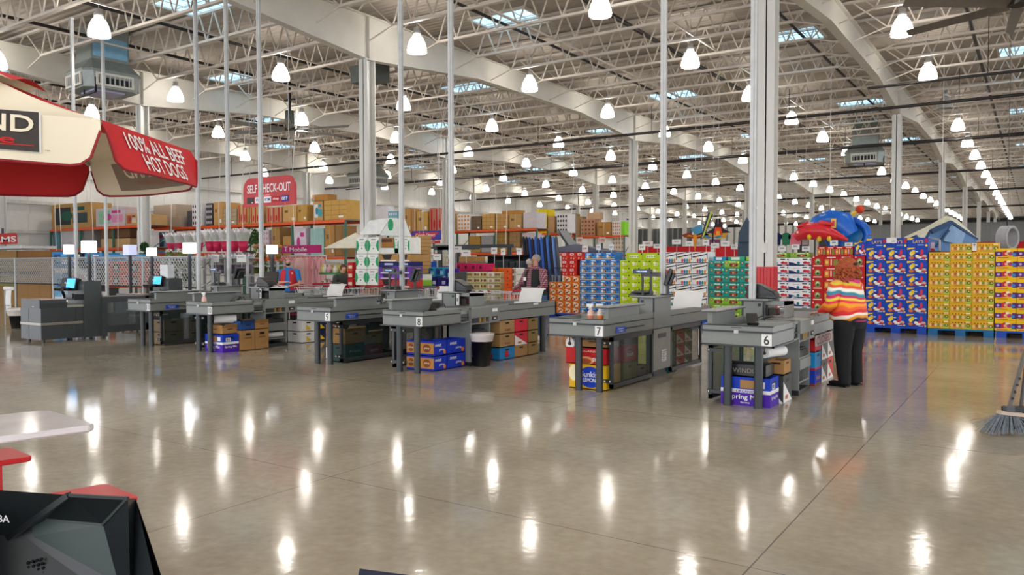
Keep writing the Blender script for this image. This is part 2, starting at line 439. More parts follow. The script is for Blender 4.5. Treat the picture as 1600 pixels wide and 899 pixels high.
# ================= air handler boxes =================
def hvac(px, y, z, sc, rz, label, blue):
    r = thing('air_handler', label, 'air handler', (px, y, z), rz)
    r.scale = (sc, sc, sc)
    gm = mat('grey_duct', '8C9490', .4, metal=.2); gd = mat('duct_dark', '6D7572', .45)
    m = MB()
    # flared octagonal body: top square .6, shoulder, lower band
    def ringz(w, c, z): return [(w, -c, z), (w, c, z), (c, w, z), (-c, w, z), (-w, c, z), (-w, -c, z), (-c, -w, z), (c, -w, z)]
    Vs = ringz(.62, .6, 1.0)+ringz(.95, .7, .62)+ringz(.92, .68, .55)+ringz(.86, .6, .05)
    F = []
    for k in range(3):
        for i in range(8): F.append((k*8+i, k*8+(i+1) % 8, (k+1)*8+(i+1) % 8, (k+1)*8+i))
    F.append(tuple(range(24, 32)))
    m.add(Vs, F, gm)
    hs = m.build('housing', r)
    MB().box(-.6, .6, -.6, .6, 1.0, (ZD-z)/sc-.012, gm).build('duct', r)
    MB().box(.601, .62, -.55, .55, 1.1, 1.75, mat('duct_film', '86B9D8', .3) if blue else gm).box(.55, .6, -.62, -.6, 1.1, 1.75, gm).build('film', r)
    for i in range(4):
        g = MB(); g.X = Matrix.Rotation(i*PI/2, 4, 'Z')
        g.box(-.55, .55, -.95, -.9, .1, .17, m_white); g.box(-.55, .55, -.95, -.9, .45, .52, m_white)
        g.box(-.6, -.53, -.95, -.9, .1, .52, m_white); g.box(.53, .6, -.95, -.9, .1, .52, m_white)
        g.box(-.53, .53, -.9, -.88, .17, .45, C('15171A'))
        for k in range(7):
            x = -.46+k*.153; g.box(x-.02, x+.02, -.93, -.89, .17, .45, C('B9BAB6'), )
        g.build('louver_grille', hs)
    MB().box(-.5, .5, -.5, .5, 0, .05, mat('film_violet', 'A9A9C8', .35)).build('drip_pan', r)
    p = MB(); p.tube([(-1.1, -.6, -.12), (.9, -.6, -.12), (.9, -.6, .35)], .035, m_dark, 6); p.tube([(0, -.6, -.12), (0, -.6, .1)], .03, m_dark, 6); p.build('drain_pipe', r)
    return r
hvac(-21.9, 11.9, 6.32, .84, math.radians(-6), 'grey louvred air handler hanging at top left above the umbrella', True)
q = gp(1352, 250, 6.3); hvac(q.x, q.y, 6.05, .9, math.radians(5), 'grey louvred air handler hanging among the lamps at right, mid distance', False)
q = gp(575, 290, 6.3); hvac(q.x, q.y, 6.2, 1.1, 0, 'small far air handler seen behind the left tall column', False)
# box shaped unit by column
q = gp(578, 122, 7.0)
r = MB().box(q.x-.5, q.x+.5, q.y-.3, q.y+.3, 6.85, 7.35, C('5B625E')).box(q.x-.4, q.x-.37, q.y, q.y+.03, 7.35, ZD-.005, m_dark).box(q.x+.37, q.x+.4, q.y, q.y+.03, 7.35, ZD-.005, m_dark).box(q.x+.1, q.x+.4, q.y-.31, q.y-.3, 6.95, 7.25, C('8C938E')).build('unit_heater')
tag(r, 'small dark grey box heater hung just right of the tall left column', 'heater')
# ================= ceiling fans =================
def fan(x, y, z, R, rot, label, m_b):
    r = thing('ceiling_fan', label, 'ceiling fan', (x, y, z))
    MB().cyl((0, 0, .15), (0, 0, .75), .17, .17, 14, mat('fan_motor', '5E6662', .25, metal=.7)).cyl((0, 0, .05), (0, 0, .15), .2, .2, 14, m_dark).build('motor', r)
    MB().cyl((0, 0, .75), (0, 0, ZD-z), .05, .05, 8, m_dark).box(-.25, .25, -.05, .05, 1.12, 1.17, m_dark).build('down_rod', r)
    for k in range(6):
        a = rot+k*PI/3; q = MB(); q.X = Matrix.Rotation(a, 4, 'Z')
        q.grid(lambda u, v: (.2+u*(R-.2), (v-.5)*(.2-.07*u), .08+.05*(v-.5)*2), 6, 2, m_b)
        q.grid(lambda u, v: (.2+u*(R-.2), (.5-v)*(.2-.07*u), .072+.05*(.5-v)*2), 6, 2, m_b)
        q.build('blade', r)
q = gp(453, 195, 6.6); fan(q.x, q.y, 6.35, 2.4, .3, 'large slow ceiling fan with dark motor, left of the tall column', mat('fan_blade', '8A8A84', .4))
q = gp(1592, 8, 6.6); fan(q.x, q.y, 6.55, 2.3, .62, 'large ceiling fan with brown blades cut by the upper right corner', mat('fan_blade_brown', '6B6258', .4))
# hoses and loops near deck
# ================= power poles dropping to the tills =================
def power_pole(x, y, z0, label, w=.027, z1=7.35):
    r = thing('power_pole', label, 'power pole', (x, y, z0))
    h = z1-z0; pm = mat('pole_steel', 'C2C4C4', .35)
    MB().box(-w*1.4, w*1.4, -w, w, 0, h, pm).build('pole', r)
    MB().box(w*.25, w*.45, -w-.004, -w, 0, h, C('9FA09F')).box(w*1.4, w*1.4+.004, -w*.3, w*.3, 0, h, C('A9AAA8')).build('cover_seam', r)
    MB().box(-w*2, w*2, -w*1.6, w*1.6, h-.02, h, pm).build('top_plate', r)
# ================= checkout lanes =================
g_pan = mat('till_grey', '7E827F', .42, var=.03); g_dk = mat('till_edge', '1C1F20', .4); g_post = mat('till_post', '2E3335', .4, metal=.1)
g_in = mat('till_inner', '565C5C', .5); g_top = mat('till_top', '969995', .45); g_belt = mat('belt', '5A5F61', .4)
m_blk = mat('black_plastic', '16181A', .35); m_glass = mat('smoked_glass', '22383A', .08, alpha=.36, var=0)
m_door = mat('till_door', '8D8D84', .4, metal=.1); m_paper = mat('paper_white', 'ECECEA', .6, var=.03); m_blue = mat('sign_blue', '1C49B8', .4)
m_card = mat('cardboard', 'B08C5C', .75, var=.1); m_wood = mat('light_wood', 'C9A468', .5)
ZT = .875
LANE = {6: (-2.63, 1), 7: (-4.59, -1), 8: (-7.38, 1), 9: (-9.2, -1), 10: (-12.11, 1), 11: (-13.98, -1)}
Y0 = 8.2
TW = {1: (-.375, -.1, 1.35, 1.75), -1: (-.385, -.15, 1.44, 2.0)}
def build_lane(n):
    cx, m = LANE[n]
    cs = {6: 'open shelves, rightmost of the row', 7: 'glass sided base and grey door', 8: 'open shelves and a black bin at its side', 9: 'glass sided base full of crates', 10: 'open shelves and paper rolls', 11: 'glass sided base, furthest left'}[n]
    r = thing('checkout_counter', 'grey checkout counter numbered %s with %s' % (NUM[n], cs), 'checkout counter', (cx, Y0, 0))
    X = Matrix.Scale(m, 4, (1, 0, 0))        # cashier side is +x before mirroring
    def mb():
        q = MB(); q.X = X; return q
    W = .375; tx0, tx1, ty0, ty1 = TW[m]; ya, yb, yc, yd, ye_ = .83, 1.09, 1.6, 1.85, 3.65
    # bagging table
    q = mb()
    q.box(-W, W, 0, .03, .67, ZT, g_pan)
    q.box(-W, -W+.03, .03, ty0, .67, ZT+.01, g_pan)
    q.box(W-.03, W, .03, ya, .67, ZT, g_pan)
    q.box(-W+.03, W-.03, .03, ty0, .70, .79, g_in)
    tb = q.build('table_body', r)
    q = mb(); q.box(-W+.031, W-.031, .031, ty0, .79, .8, g_top); q.box(-.1, W-.03, .75, yb, .8, ZT-.005, g_top); q.build('table_top', r)
    q = mb()
    q.box(-W-.025, W+.02, -.03, .0, .655, .672, g_dk); q.box(W-.0, W+.02, -.03, ya, .655, .672, g_dk); q.box(-W-.02, -W, -.03, ye_, .655, .668, g_dk)
    q.box(-W-.02, -.03, -.025, 0, .805, .822, g_dk); q.box(.03, W+.015, -.025, 0, .805, .822, g_dk); q.box(W, W+.012, 0, ya, .805, .817, g_dk)
    q.box(-W-.012, -W, 0, ty0, .805, .817, g_dk); q.box(-W-.005, W+.005, -.006, .035, ZT-.006, ZT+.006, g_dk)
    q.box(-.06, .05, -.004, 0, .85, .858, g_dk); q.box(-W-.02, -W, .5, 1.1, .73, .742, g_dk)
    q.build('trim_rail', r)
    MB().box(-.025, .02, -.03, -.02, .795, .83, C('C8C8C4')).build('latch', tb)
    nx = (W-.06)
    q = MB(); q.box(nx-.052, nx+.052, -.012, 0, .674, .80, m_paper); ns = q.build('number_sign', r)
    MB().text(str(n), (nx, -.0135, .737), (1, 0, 0), (0, 0, 1), .1, m_blk, .085 if n > 9 else .055).build('digits', ns)
    for lx in ((-.12, .21) if m > 0 else (0, -.28)):
        q = mb(); q.cyl((lx, .07, 0), (lx, .07, .66), .045, .045, 12, g_post); q.build('leg', r)
    q = mb()
    fx = -W+.01
    for y in (.22, ty0-.04): q.box(fx-.02, fx+.02, y-.02, y+.02, .03, .655, g_post)
    q.box(fx-.02, fx+.02, .2, ty0-.02, .03, .08, g_post); q.box(fx-.02, fx+.02, .2, ty0-.02, .6, .655, g_post)
    lx = -.28 if m < 0 else -.12
    for z in (.1, .56): q.box(fx-.02, lx, .17, .21, z, z+.04, g_post); q.box(fx-.01, fx+.0, .165, .17, z+.01, z+.03, m_paper); q.box(lx-.03, lx-.01, .165, .17, z+.01, z+.03, m_paper)
    q.build('side_frame', r)
    q = mb(); q.box(fx-.006, fx+.002, .24, ty0-.06, .08, .6, m_glass); q.build('side_glass', r)
    # stand for writing checks
    q = mb(); q.box(-W+.005, -W+.03, .12, 1.0, ZT+.01, 1.01, g_pan); q.box(-W+.03, -W+.06, .12, .15, ZT-.08, 1.01, g_pan); q.box(-W-.04, -W+.13, .06, 1.06, 1.012, 1.03, g_top); q.box(-W-.045, -W+.135, .055, 1.065, 1.004, 1.014, g_dk)
    q.build('writing_stand', r)
    q = mb()
    q.box(W-.02, W, ya, yb, .66, .68, g_pan); q.box(W-.02, W, ya, ya+.03, .66, ZT, g_pan); q.box(W-.02, W, yb-.03, yb, .66, ZT, g_pan); q.box(W-.04, W, ya, yb, ZT-.03, ZT, g_pan); q.box(W-.3, W-.28, ya, yb, .66, ZT-.01, m_blk)
    q.box(W-.28, W, ya+.02, yb-.02, .74, .75, g_dk)
    q.build('scanner_cubby', r)
    q = mb()
    y0, y1 = yb, yc; xs = W-.0; xi = -.08
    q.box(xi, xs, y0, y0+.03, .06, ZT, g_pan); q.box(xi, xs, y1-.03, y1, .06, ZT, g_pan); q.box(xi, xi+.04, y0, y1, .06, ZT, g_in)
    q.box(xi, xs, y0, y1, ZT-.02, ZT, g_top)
    for z in (.14, .42, .62): q.box(xi, xs, y0+.03, y1-.03, z, z+.02, g_pan)
    q.box(xs, xs+.015, y0, y1, .72, ZT-.01, g_pan); q.box(xs, xs+.015, y0, y1, .3, .42, g_pan); q.box(xi, xs, y0, y1, .0, .06, g_dk)
    su = q.build('shelf_unit', r)
    q = mb(); q.box(xs-.12, xs-.01, y0+.05, y0+.22, .64, .71, m_blk); q.box(xs-.2, xs, y0+.25, y0+.26, .64, .72, m_wood); q.box(xs-.2, xs, y0+.38, y0+.39, .64, .72, m_wood); q.box(xs-.2, xs-.01, y0+.08, y1-.08, .44, .52, m_blk)
    q.box(xs-.18, xs-.01, y0+.1, y1-.15, .53, .545, C('2C3033')); q.build('shelf_trays', su)
    if m < 0:
        q = mb(); q.box(-.385, -.34, 1.42, 2.0, .1, .655, m_door); q.box(-.39, -.385, 1.56, 1.84, .53, .59, m_blk)
        for z in (.13, .3, .45, .62): q.cyl((-.388, 1.44, z), (-.384, 1.44, z), .006, .006, 6, g_dk)
        cd_ = q.build('cabinet_door', r)
        q = mb(); q.box(-.392, -.385, 1.7, 1.84, .2, .36, m_paper)
        for k in range(6): q.box(-.393, -.392, 1.71, 1.71+.12*(.4+.6*((k*7) % 3)/2), .215+k*.023, .222+k*.023, C('3A3A3A'))
        q.build('notice', cd_)
        q = mb(); q.box(-.33, 0, 1.42, 2.0, 0, .1, g_dk); q.build('plinth', r)
    # tower
    q = mb(); q.box(tx0, tx1, ty0, ty1, .66, 1.08, g_pan); tw_ = q.build('tower', r)
    q = mb(); q.box(tx0-.03, tx1+.06, ty0-.05, ty1+.05, 1.083, 1.1, g_top); q.box(tx0-.035, tx1+.065, ty0-.055, ty1+.055, 1.076, 1.086, g_dk)
    q.box(tx0-.003, tx0+.02, ty0-.006, ty0, .89, 1.076, g_dk); q.box(tx1-.02, tx1+.003, ty0-.006, ty0, .89, 1.076, g_dk); q.cyl((tx1-.06, ty0, 1.03), (tx1-.06, ty0-.01, 1.03), .02, .02, 10, m_blk)
    q.build('tower_trim', tw_)
    if m > 0:
        q = mb(); a = tx1; q.box(a, a+.25, ty0+.05, ty1, 1.03, 1.08, g_pan); q.box(a+.0, a+.03, ty0+.05, ty1, .9, 1.03, m_blk); q.box(a+.22, a+.25, ty0+.05, ty1, .88, 1.08, g_pan); q.box(a+.03, a+.12, ty0+.1, ty0+.25, .9, .99, C('4A4440', .15)); q.box(a+.11, a+.13, ty0+.15, ty0+.21, .92, .98, C('B04A5E')); q.build('printer_bay', tw_)
        q = MB(); q.box(a-.0, a+.055, ty0-.0, ty0+.01, .89, 1.07, m_paper)
        for k, ch in enumerate(str(n)): q.text(ch, (a+.028, ty0-.002, (.98 if n < 10 else 1.02-.08*k)), (1, 0, 0), (0, 0, 1), .055, m_blk, .035)
        if n != 6: q.build('tower_number', tw_)
    # conveyor
    q = mb()
    ys = yd if m > 0 else ty1; ye = ye_
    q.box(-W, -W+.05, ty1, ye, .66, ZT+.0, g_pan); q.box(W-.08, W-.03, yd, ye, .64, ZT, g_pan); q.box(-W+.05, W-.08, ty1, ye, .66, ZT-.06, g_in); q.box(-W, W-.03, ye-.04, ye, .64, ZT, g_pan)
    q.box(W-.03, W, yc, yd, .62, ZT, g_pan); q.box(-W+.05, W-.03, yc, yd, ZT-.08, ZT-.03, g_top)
    q.build('conveyor_body', r)
    q = mb(); q.box(-W+.06, W-.1, ys+.05, ye-.05, ZT-.06, ZT-.035, g_belt); q.build('belt', r)
    q = mb(); q.box(W-.03, W-.022, yd, ye+.01, .775, .787, g_dk); q.box(W-.032, W-.02, yd+.3, ye-.3, ZT-.004, ZT+.01, g_dk); q.box(-W-.012, -W, ty1, ye, .805, .817, g_dk); q.box(-W-.002, -W+.052, ty1, ye, ZT, ZT+.008, C('8C8A82'))
    q.box(W-.03, W-.028, yd-.02, yd, .64, ZT, g_dk)
    q.build('conveyor_rail', r)
    if m > 0:
        q = mb(); q.box(W, W+.006, yc+.05, yc+.19, .79, .84, m_paper); q.box(W, W+.006, yc+.05, yc+.19, .66, .72, m_blk); q.box(W+.006, W+.008, yc+.09, yc+.15, .68, .695, m_paper); q.build('control_panel', r)
        for lx in (.25, -.2):
            q = mb(); q.cyl((lx, 3.34, 0), (lx, 3.34, .64), .05, .05, 12, g_post); q.build('leg', r)
    else:
        q = mb(); q.cyl((.22, 3.1, 0), (.22, 3.1, .64), .05, .05, 12, g_post); q.build('leg', r)
        q = mb()
        for y in (2.04, 3.2): q.box(fx-.02, fx+.02, y-.02, y+.02, .03, .65, g_post)
        q.box(fx-.02, fx+.02, 2.02, 3.22, .03, .08, g_post); q.box(fx-.02, fx+.02, 2.02, 3.22, .6, .65, g_post); q.box(fx-.024, fx-.02, 3.08, 3.1, .15, .55, m_paper); q.build('side_frame', r)
        q = mb(); q.box(fx-.006, fx+.002, 2.06, 3.18, .08, .6, m_glass); q.build('side_glass', r)
        q = MB(); xx = W+.013
        q.box(xx, xx+.004, .3, .56, .695, .765, m_blue); q.text('Warehouse', (xx+.005, .43, .742), (0, 1, 0), (0, 0, 1), .016, m_paper, .17); q.text('Orders', (xx+.005, .43, .715), (0, 1, 0), (0, 0, 1), .018, m_paper, .12)
        q.build('blue_sticker', r)
    if n not in (6, 11):
        q = MB(); x0 = .1 if m < 0 else .1; x0 -= .05; yy = ye_-.75
        q.grid(lambda u, v: (x0+u*.44, yy+.10*v*v, ZT+.01+v*.22), 1, 6, m_paper); q.grid(lambda u, v: (x0+u*.44, yy+.015+.10*v*v, ZT+.01+v*.22), 1, 6, m_paper)
        q.cyl((x0-.02, yy+.11, ZT+.235), (x0+.46, yy+.11, ZT+.235), .014, .014, 8, m_paper); q.box(x0-.1, x0+.3, yy, yy+.15, ZT-.036, ZT+.012, m_paper)
        q.build('belt_divider', r)
    return r
for n in LANE: build_lane(n)
# register gear sitting on each tower
m_led = mat('led_blue', '9FC4F0', .3, emit=1.2, var=0)
def terminal(x, y, z, label, rz=0, wide=.36):
    r = thing('register_printer', label, 'register', (x, y, z), rz)
    q = MB(); pr = [(-.5, 0), (.5, 0), (.5, .25), (.42, .45), (-.1, .95), (-.35, 1.0), (-.5, .8)]
    q.prism([(a*wide, -.11, b_*.19) for a, b_ in pr], (0, .22, 0), m_blk); q.build('body', r, bevel=.012)
    q = MB(); q.prism([(-.4*wide, -.112, .05), (.42*wide, -.112, .03), (.42*wide, -.112, .045), (-.4*wide, -.112, .07)], (0, -.004, 0), C('3A3F42')); q.box(.2*wide, .5*wide, -.115, -.11, .02, .028, C('55595C')); q.build('front_seam', r)
    q = MB(); q.box(.1*wide, .4*wide, -.07, .07, .075, .1, C('2C3033')); q.build('lid', r)
    return r
def screen(x, y, z, label, rz=0):
    r = thing('register_monitor', label, 'monitor', (x, y, z), rz)
    q = MB(); R = Matrix.Rotation(math.radians(-20), 3, 'X')
    q.box(-.15, .15, -.02, .04, 0, .24, m_blk, R); q.box(-.1, .1, .04, .09, .03, .2, m_blk, R); q.build('casing', r, bevel=.01)
    MB().box(-.02, .02, .02, .06, -.12, .08, m_blk).box(-.1, .1, -.05, .12, -.14, -.12, m_blk).build('foot', r)
    return r
def display(x, y, z, h, label, rz=0, led=True):
    r = thing('customer_display', label, 'display', (x, y, z), rz)
    MB().cyl((0, 0, 0), (0, 0, h), .018, .018, 8, m_blk).box(-.05, .05, -.05, .05, 0, .01, m_blk).build('post', r)
    hd = MB().box(-.13, .13, -.03, .03, h, h+.06, m_blk).build('head', r)
    if led: MB().box(-.1, .1, -.033, -.03, h+.018, h+.045, mat('led_dark', '202C66', .2)).text('WELCOME', (0, -.034, h+.03), (1, 0, 0), (0, 0, 1), .014, m_led, .15).build('readout', hd)
    return r
def pinpad(x, y, z, label, rz=0):
    r = thing('card_reader', label, 'card reader', (x, y, z), rz)
    q = MB(); R = Matrix.Rotation(math.radians(30), 3, 'X')
    q.box(-.06, .06, -.1, .1, .08, .12, m_blk, R); q.build('keypad', r)
    q = MB(); q.cyl((0, 0, 0), (0, -.02, .1), .02, .02, 8, m_blk); q.box(-.09, .09, -.08, .08, -.0, .015, m_blk); q.build('mount', r)
    q = MB(); q.tube([(.05, .0, .1), (.13, .02, .13), (.15, .03, .06), (.07, .05, .02)], .009, m_blk, 6); q.build('cable', r)
    return r
def scanner(x, y, z, label):
    r = thing('keyboard_tray', label, 'keyboard', (x, y, z))
    MB().prism([(-.14, -.1, 0), (-.14, .1, 0), (-.14, .1, .06), (-.14, -.1, .015)], (.28, 0, 0), m_blk).build('tray', r)
    MB().box(-.12, .12, -.05, .08, .045, .055, C('3A3F42'), Matrix.Rotation(math.radians(10), 3, 'X')).build('keys', r)
for n, (cx, m) in LANE.items():
    w = 'lane ' + NUM[n]; t0, t1, u0, u1 = TW[m]
    tx = cx+m*(t0+t1)/2; ty = Y0+(u0+u1)/2
    if m > 0:
        terminal(tx+.05, ty+.05, 1.1, 'black receipt printer on the raised shelf of %s' % w)
        if n != 6: screen(tx-.1-.22, ty+.42, 1.16, 'black monitor seen from behind, left of the printer at %s' % w, .5)
        q = thing('magazine', 'open leaflet lying beside the printer on %s' % w, 'leaflet', (tx+.36, ty+.1, 1.082), .3)
        q2 = MB(); q2.grid(lambda u, v: ((u-.5)*.24, (v-.5)*.2, .012+.03*abs(math.sin(u*PI*2))*1.0), 8, 1, m_paper, False); q2.box(-.12, .12, -.1, .1, 0, .01, m_paper); q2.build('pages', q)
        MB().box(-.1, -.02, -.06, .05, .045, .05, C('C98F7A')).box(.03, .1, -.05, .06, .045, .05, C('8FA8B4')).build('pictures', q)
        pinpad(cx-.1, Y0+.85, .8, 'black card reader arm over the bagging table of %s' % w, .4)
    else:
        display(tx-.08, ty-.22, 1.1, .3, 'slim black customer display post on %s' % w)
        display(tx+.03, ty-.2, 1.1, .26, 'plain black post beside the customer display on %s' % w, led=False)
        scanner(tx-.16, ty-.1, 1.1, 'black keyboard on the raised shelf of %s' % w)
        screen(tx+.06, ty+.2, 1.24, 'black monitor turned away at the right of the shelf on %s' % w, -1.2)
        pinpad(cx+.05, Y0+1.25, .80, 'black card reader beside the tower of %s' % w, .3)
# pole positions (bottom sits on the towers)
power_pole(-2.90, 9.63, 1.10, 'slim steel power pole rising from the lane six tower')
power_pole(-4.27, 10.08, 1.10, 'slim steel power pole rising from the lane seven tower')
power_pole(-7.66, 9.67, 1.10, 'slim steel power pole rising from the lane eight tower')
power_pole(-8.95, 9.94, 1.10, 'slim steel power pole rising from the lane nine tower')
power_pole(-12.36, 9.73, 1.10, 'slim steel power pole left of the lane ten tower')
power_pole(-13.73, 10.0, 1.10, 'slim steel power pole beside the lane eleven tower')
power_pole(-14.75, 10.0, 0, 'slim steel power pole between lane eleven and the self checkouts')
power_pole(-19.0, 9.6, 0, 'slim steel power pole behind the nearest self checkout, partly under the umbrella')
power_pole(-20.14, 10.95, 0, 'slim steel power pole rising beside the air handler at left')
# ================= wall of boxed snacks on pallets =================
YS = 18.7
def col(h, r=.55): return C(h, r)
def carton(w, d, h, body, draw=None, gap=.006):
    """one printed carton, origin at the middle of its front bottom edge; draw adds the print of the front"""
    q = MB(); g = gap/2
    q.box(-w/2+g, w/2-g, 0, d, 0, h-g, body)
    q.box(-w/2+g, w/2-g, .1*0, d, h-g, h-g+.001, body)
    if draw: draw(q, w-gap, h-gap)
    return q
E_ = -.0025
def rect(q, x0, x1, z0, z1, m, e=E_): q.quad((x0, e, z0), (x1, e, z0), (x1, e, z1), (x0, e, z1), m)
def poly(q, pts, m, e=E_): q.add([(x, e, z) for x, z in pts], [tuple(range(len(pts)))], m)
def disc(q, x, z, rx, rz, m, e=E_, rot=0): q.disc((x, e, z), rx, rz, m, 12, 'y', rot)
def d_orange(q, w, h):
    disc(q, -.0, h*.45, w*.36, h*.36, col('F6E8D2'), E_); disc(q, .1*w, h*.5, w*.14, h*.16, col('D9803A'), E_*2); disc(q, -.15*w, h*.35, w*.13, h*.16, col('8A3A1C'), E_*2)
    rect(q, -.4*w, -.12*w, h*.78, h*.9, col('FFF2DC')); rect(q, .1*w, .3*w, .1*h, .16*h, col('FFF2DC'))
    poly(q, [(.5*w, h), (.32*w, h), (.5*w, .7*h)], col('D9C23A'))
def d_redc(q, w, h):
    rect(q, -.4*w, .1*w, .62*h, .88*h, col('F7E6E2')); disc(q, .2*w, .45*h, .15*w, .3*h, col('D8442C'), rot=.6); disc(q, -.25*w, .25*h, .1*w, .12*h, col('F2B8A0')); disc(q, .1*w, .2*h, .06*w, .1*h, col('F2D8C8')); rect(q, -.3*w, .0*w, .7*h, .8*h, col('C21A16'), E_*2)
def d_blue(q, w, h):
    rect(q, -.5*w, .5*w, 0, .14*h, col('C9BFA8')); poly(q, [(-.5*w, .5*h), (-.2*w, .62*h), (.5*w, .45*h), (.5*w, .3*h), (-.5*w, .2*h)], col('4E9AD8'), E_)
    disc(q, -.22*w, .42*h, .12*w, .24*h, col('E8E4D8'), E_*2); disc(q, .06*w, .36*h, .16*w, .2*h, col('6E4A2A'), E_*2); disc(q, .02*w, .34*h, .08*w, .12*h, col('E3B860'), E_*3); disc(q, .32*w, .62*h, .1*w, .2*h, col('1C4FA6'), E_*2); rect(q, -.35*w, .1*w, .76*h, .86*h, col('E6EEF6')); poly(q, [(.5*w, h), (.36*w, h), (.5*w, .8*h)], col('C83C32'), E_*2)
def d_lime(q, w, h):
    disc(q, -.2*w, .6*h, .13*w, .14*h, col('F2EBD2')); disc(q, .02*w, .42*h, .14*w, .16*h, col('EFE3C4'), E_*2); disc(q, -.2*w, .3*h, .1*w, .12*h, col('F0E9D0'))
    disc(q, .02*w, .42*h, .06*w, .06*h, col('6E6A2A'), E_*3); rect(q, .3*w, .44*w, .72*h, .92*h, col('3A3F2A')); rect(q, -.1*w, .2*w, .78*h, .86*h, col('7E9A14'))
    rect(q, .15*w, .42*w, .1*h, .2*h, col('8FA814'))
def d_limetop(q, w, h):
    rect(q, -.3*w, .25*w, .3*h, .7*h, col('EEF2C8')); 
    for k in range(4): disc(q, (-.22+.14*k)*w, .5*h, .05*w, .13*h, col('8E9470'), E_*2)
    rect(q, .4*w, .48*w, .7*h, .95*h, col('3A3F2A'))
def d_white(q, w, h):
    poly(q, [(-.5*w, .86*h), (-.5*w, .78*h), (.3*w, .98*h), (.3*w, h), (.1*w, h)], col('16181C')); poly(q, [(-.5*w, .6*h), (-.5*w, .5*h), (.42*w, .74*h), (.42*w, .84*h)], col('1C2026'), E_)
    poly(q, [(-.4*w, .52*h), (-.1*w, .6*h), (-.1*w, .54*h), (-.4*w, .46*h)], col('E3C31C'), E_*2)
    rect(q, .42*w, .46*w, .3*h, .95*h, col('16181C'))
    for k, c in enumerate(('D64A4A', '3A6EC2', '2E9A8C', 'E38A2A')): disc(q, (-.16+.16*k)*w, .24*h, .075*w, .17*h, col(c), E_*2)
    rect(q, -.5*w, .5*w, 0, .07*h, col('2A2E34'))
def mk_teal(top, acc):
    def d(q, w, h):
        rect(q, -.5*w, .5*w, 0, .16*h, col(acc)); disc(q, -.34*w, .72*h, .09*w, .18*h, col('5A3A22')); disc(q, -.34*w, .72*h, .06*w, .12*h, col('D9B48A'), E_*2)
        disc(q, -.05*w, .42*h, .12*w, .26*h, col('7A3E2A')); disc(q, .14*w, .42*h, .14*w, .3*h, col('A4583C'), E_*2); disc(q, .1*w, .36*h, .05*w, .12*h, col('E6B49A'), E_*3); disc(q, .3*w, .45*h, .1*w, .22*h, col('6A3424'))
        rect(q, -.15*w, .25*w, .8*h, .9*h, col('E8F2EC')); rect(q, .38*w, .47*w, .7*h, .9*h, col(top), E_*2)
    return d
def d_navy(q, w, h):
    rect(q, -.5*w, .5*w, 0, .18*h, col('1C2450')); poly(q, [(-.5*w, .5*h), (-.3*w, .4*h), (-.1*w, .18*h), (-.5*w, .18*h)], col('1E2A66')); disc(q, -.06*w, .36*h, .07*w, .2*h, col('2E7A9A'), E_*2)
    disc(q, .24*w, .4*h, .1*w, .18*h, col('C8283A'), E_*2); disc(q, .38*w, .36*h, .08*w, .18*h, col('D8404A'), E_*3); rect(q, .12*w, .34*w, .76*h, .9*h, col('4A3A50')); rect(q, -.3*w, .0*w, .7*h, .78*h, col('B8BCC8')); rect(q, .2*w, .4*w, .06*h, .13*h, col('D8DCE8'), E_*2); disc(q, .46*w, .8*h, .03*w, .1*h, col('3A3A44'))
def d_redA(q, w, h):
    disc(q, 0, .52*h, .26*w, .3*h, col('6E8A4A')); disc(q, 0, .56*h, .16*w, .18*h, col('D8CFA8'), E_*2); disc(q, .02*w, .46*h, .12*w, .12*h, col('2E4A22'), E_*3); rect(q, -.36*w, .36*w, .08*h, .18*h, col('F0D8C8')); rect(q, -.42*w, -.3*w, .84*h, .95*h, col('F0D8C8'))
def d_redB(q, w, h):
    rect(q, -.46*w, -.14*w, .12*h, .72*h, col('D8862A')); disc(q, -.3*w, .45*h, .1*w, .16*h, col('F0C46A'), E_*2); rect(q, .16*w, .44*w, .12*h, .72*h, col('7E8A3A')); rect(q, -.08*w, .08*w, .15*h, .8*h, col('D84A3A')); rect(q, -.04*w, .04*w, .2*h, .7*h, col('F2DCC8'), E_*2); rect(q, -.3*w, .3*w, .84*h, .93*h, col('F0D8C8'))
def d_mix(q, w, h):
    poly(q, [(-.5*w, h), (-.1*w, h), (-.16*w, .93*h), (-.5*w, .84*h)], col('F2C81C')); disc(q, -.28*w, .55*h, .1*w, .17*h, col('F0DC5A')); rect(q, -.26*w, -.12*w, .52*h, .82*h, col('F2CF2A'), E_*2)
    for (x, z, a, b_, c, e) in ((-.28, .24, .12, .12, 'D87A32', 1), (-.02, .36, .09, .1, 'F2F0E8', 2), (.02, .5, .08, .06, '14182E', 1), (.16, .42, .1, .1, 'C82A3A', 2), (.22, .68, .07, .2, 'D83848', 1), (.32, .34, .13, .12, 'D8B0A0', 2), (.08, .25, .16, .09, 'F0ECE2', 3), (.3, .22, .1, .07, 'C23A32', 4), (-.1, .2, .08, .08, '8A2A22', 3), (-.04, .7, .07, .05, 'BFD4EE', 1)): disc(q, x*w, z*h, a*w, b_*h, col(c), E_*e)
    rect(q, .1*w, .34*w, .07*h, .12*h, col('C9D8F2')); disc(q, .43*w, .12*h, .05*w, .07*h, col('F2D84A'))
def d_mixtop(q, w, h):
    poly(q, [(-.5*w, h), (-.16*w, h), (-.3*w, .8*h), (-.5*w, .78*h)], col('F2C81C')); q.text("LAY'S", (.03*w, E_*2, .62*h), (1, 0, 0), (0, 0, 1), .34*h, col('F0C43A'), .5*w); rect(q, .34*w, .48*w, .5*h, .9*h, col('C8283A')); rect(q, .0, .3*w, .2*h, .3*h, col('A8C0EA')); disc(q, .42*w, .2*h, .06*w, .13*h, col('F2D84A'))
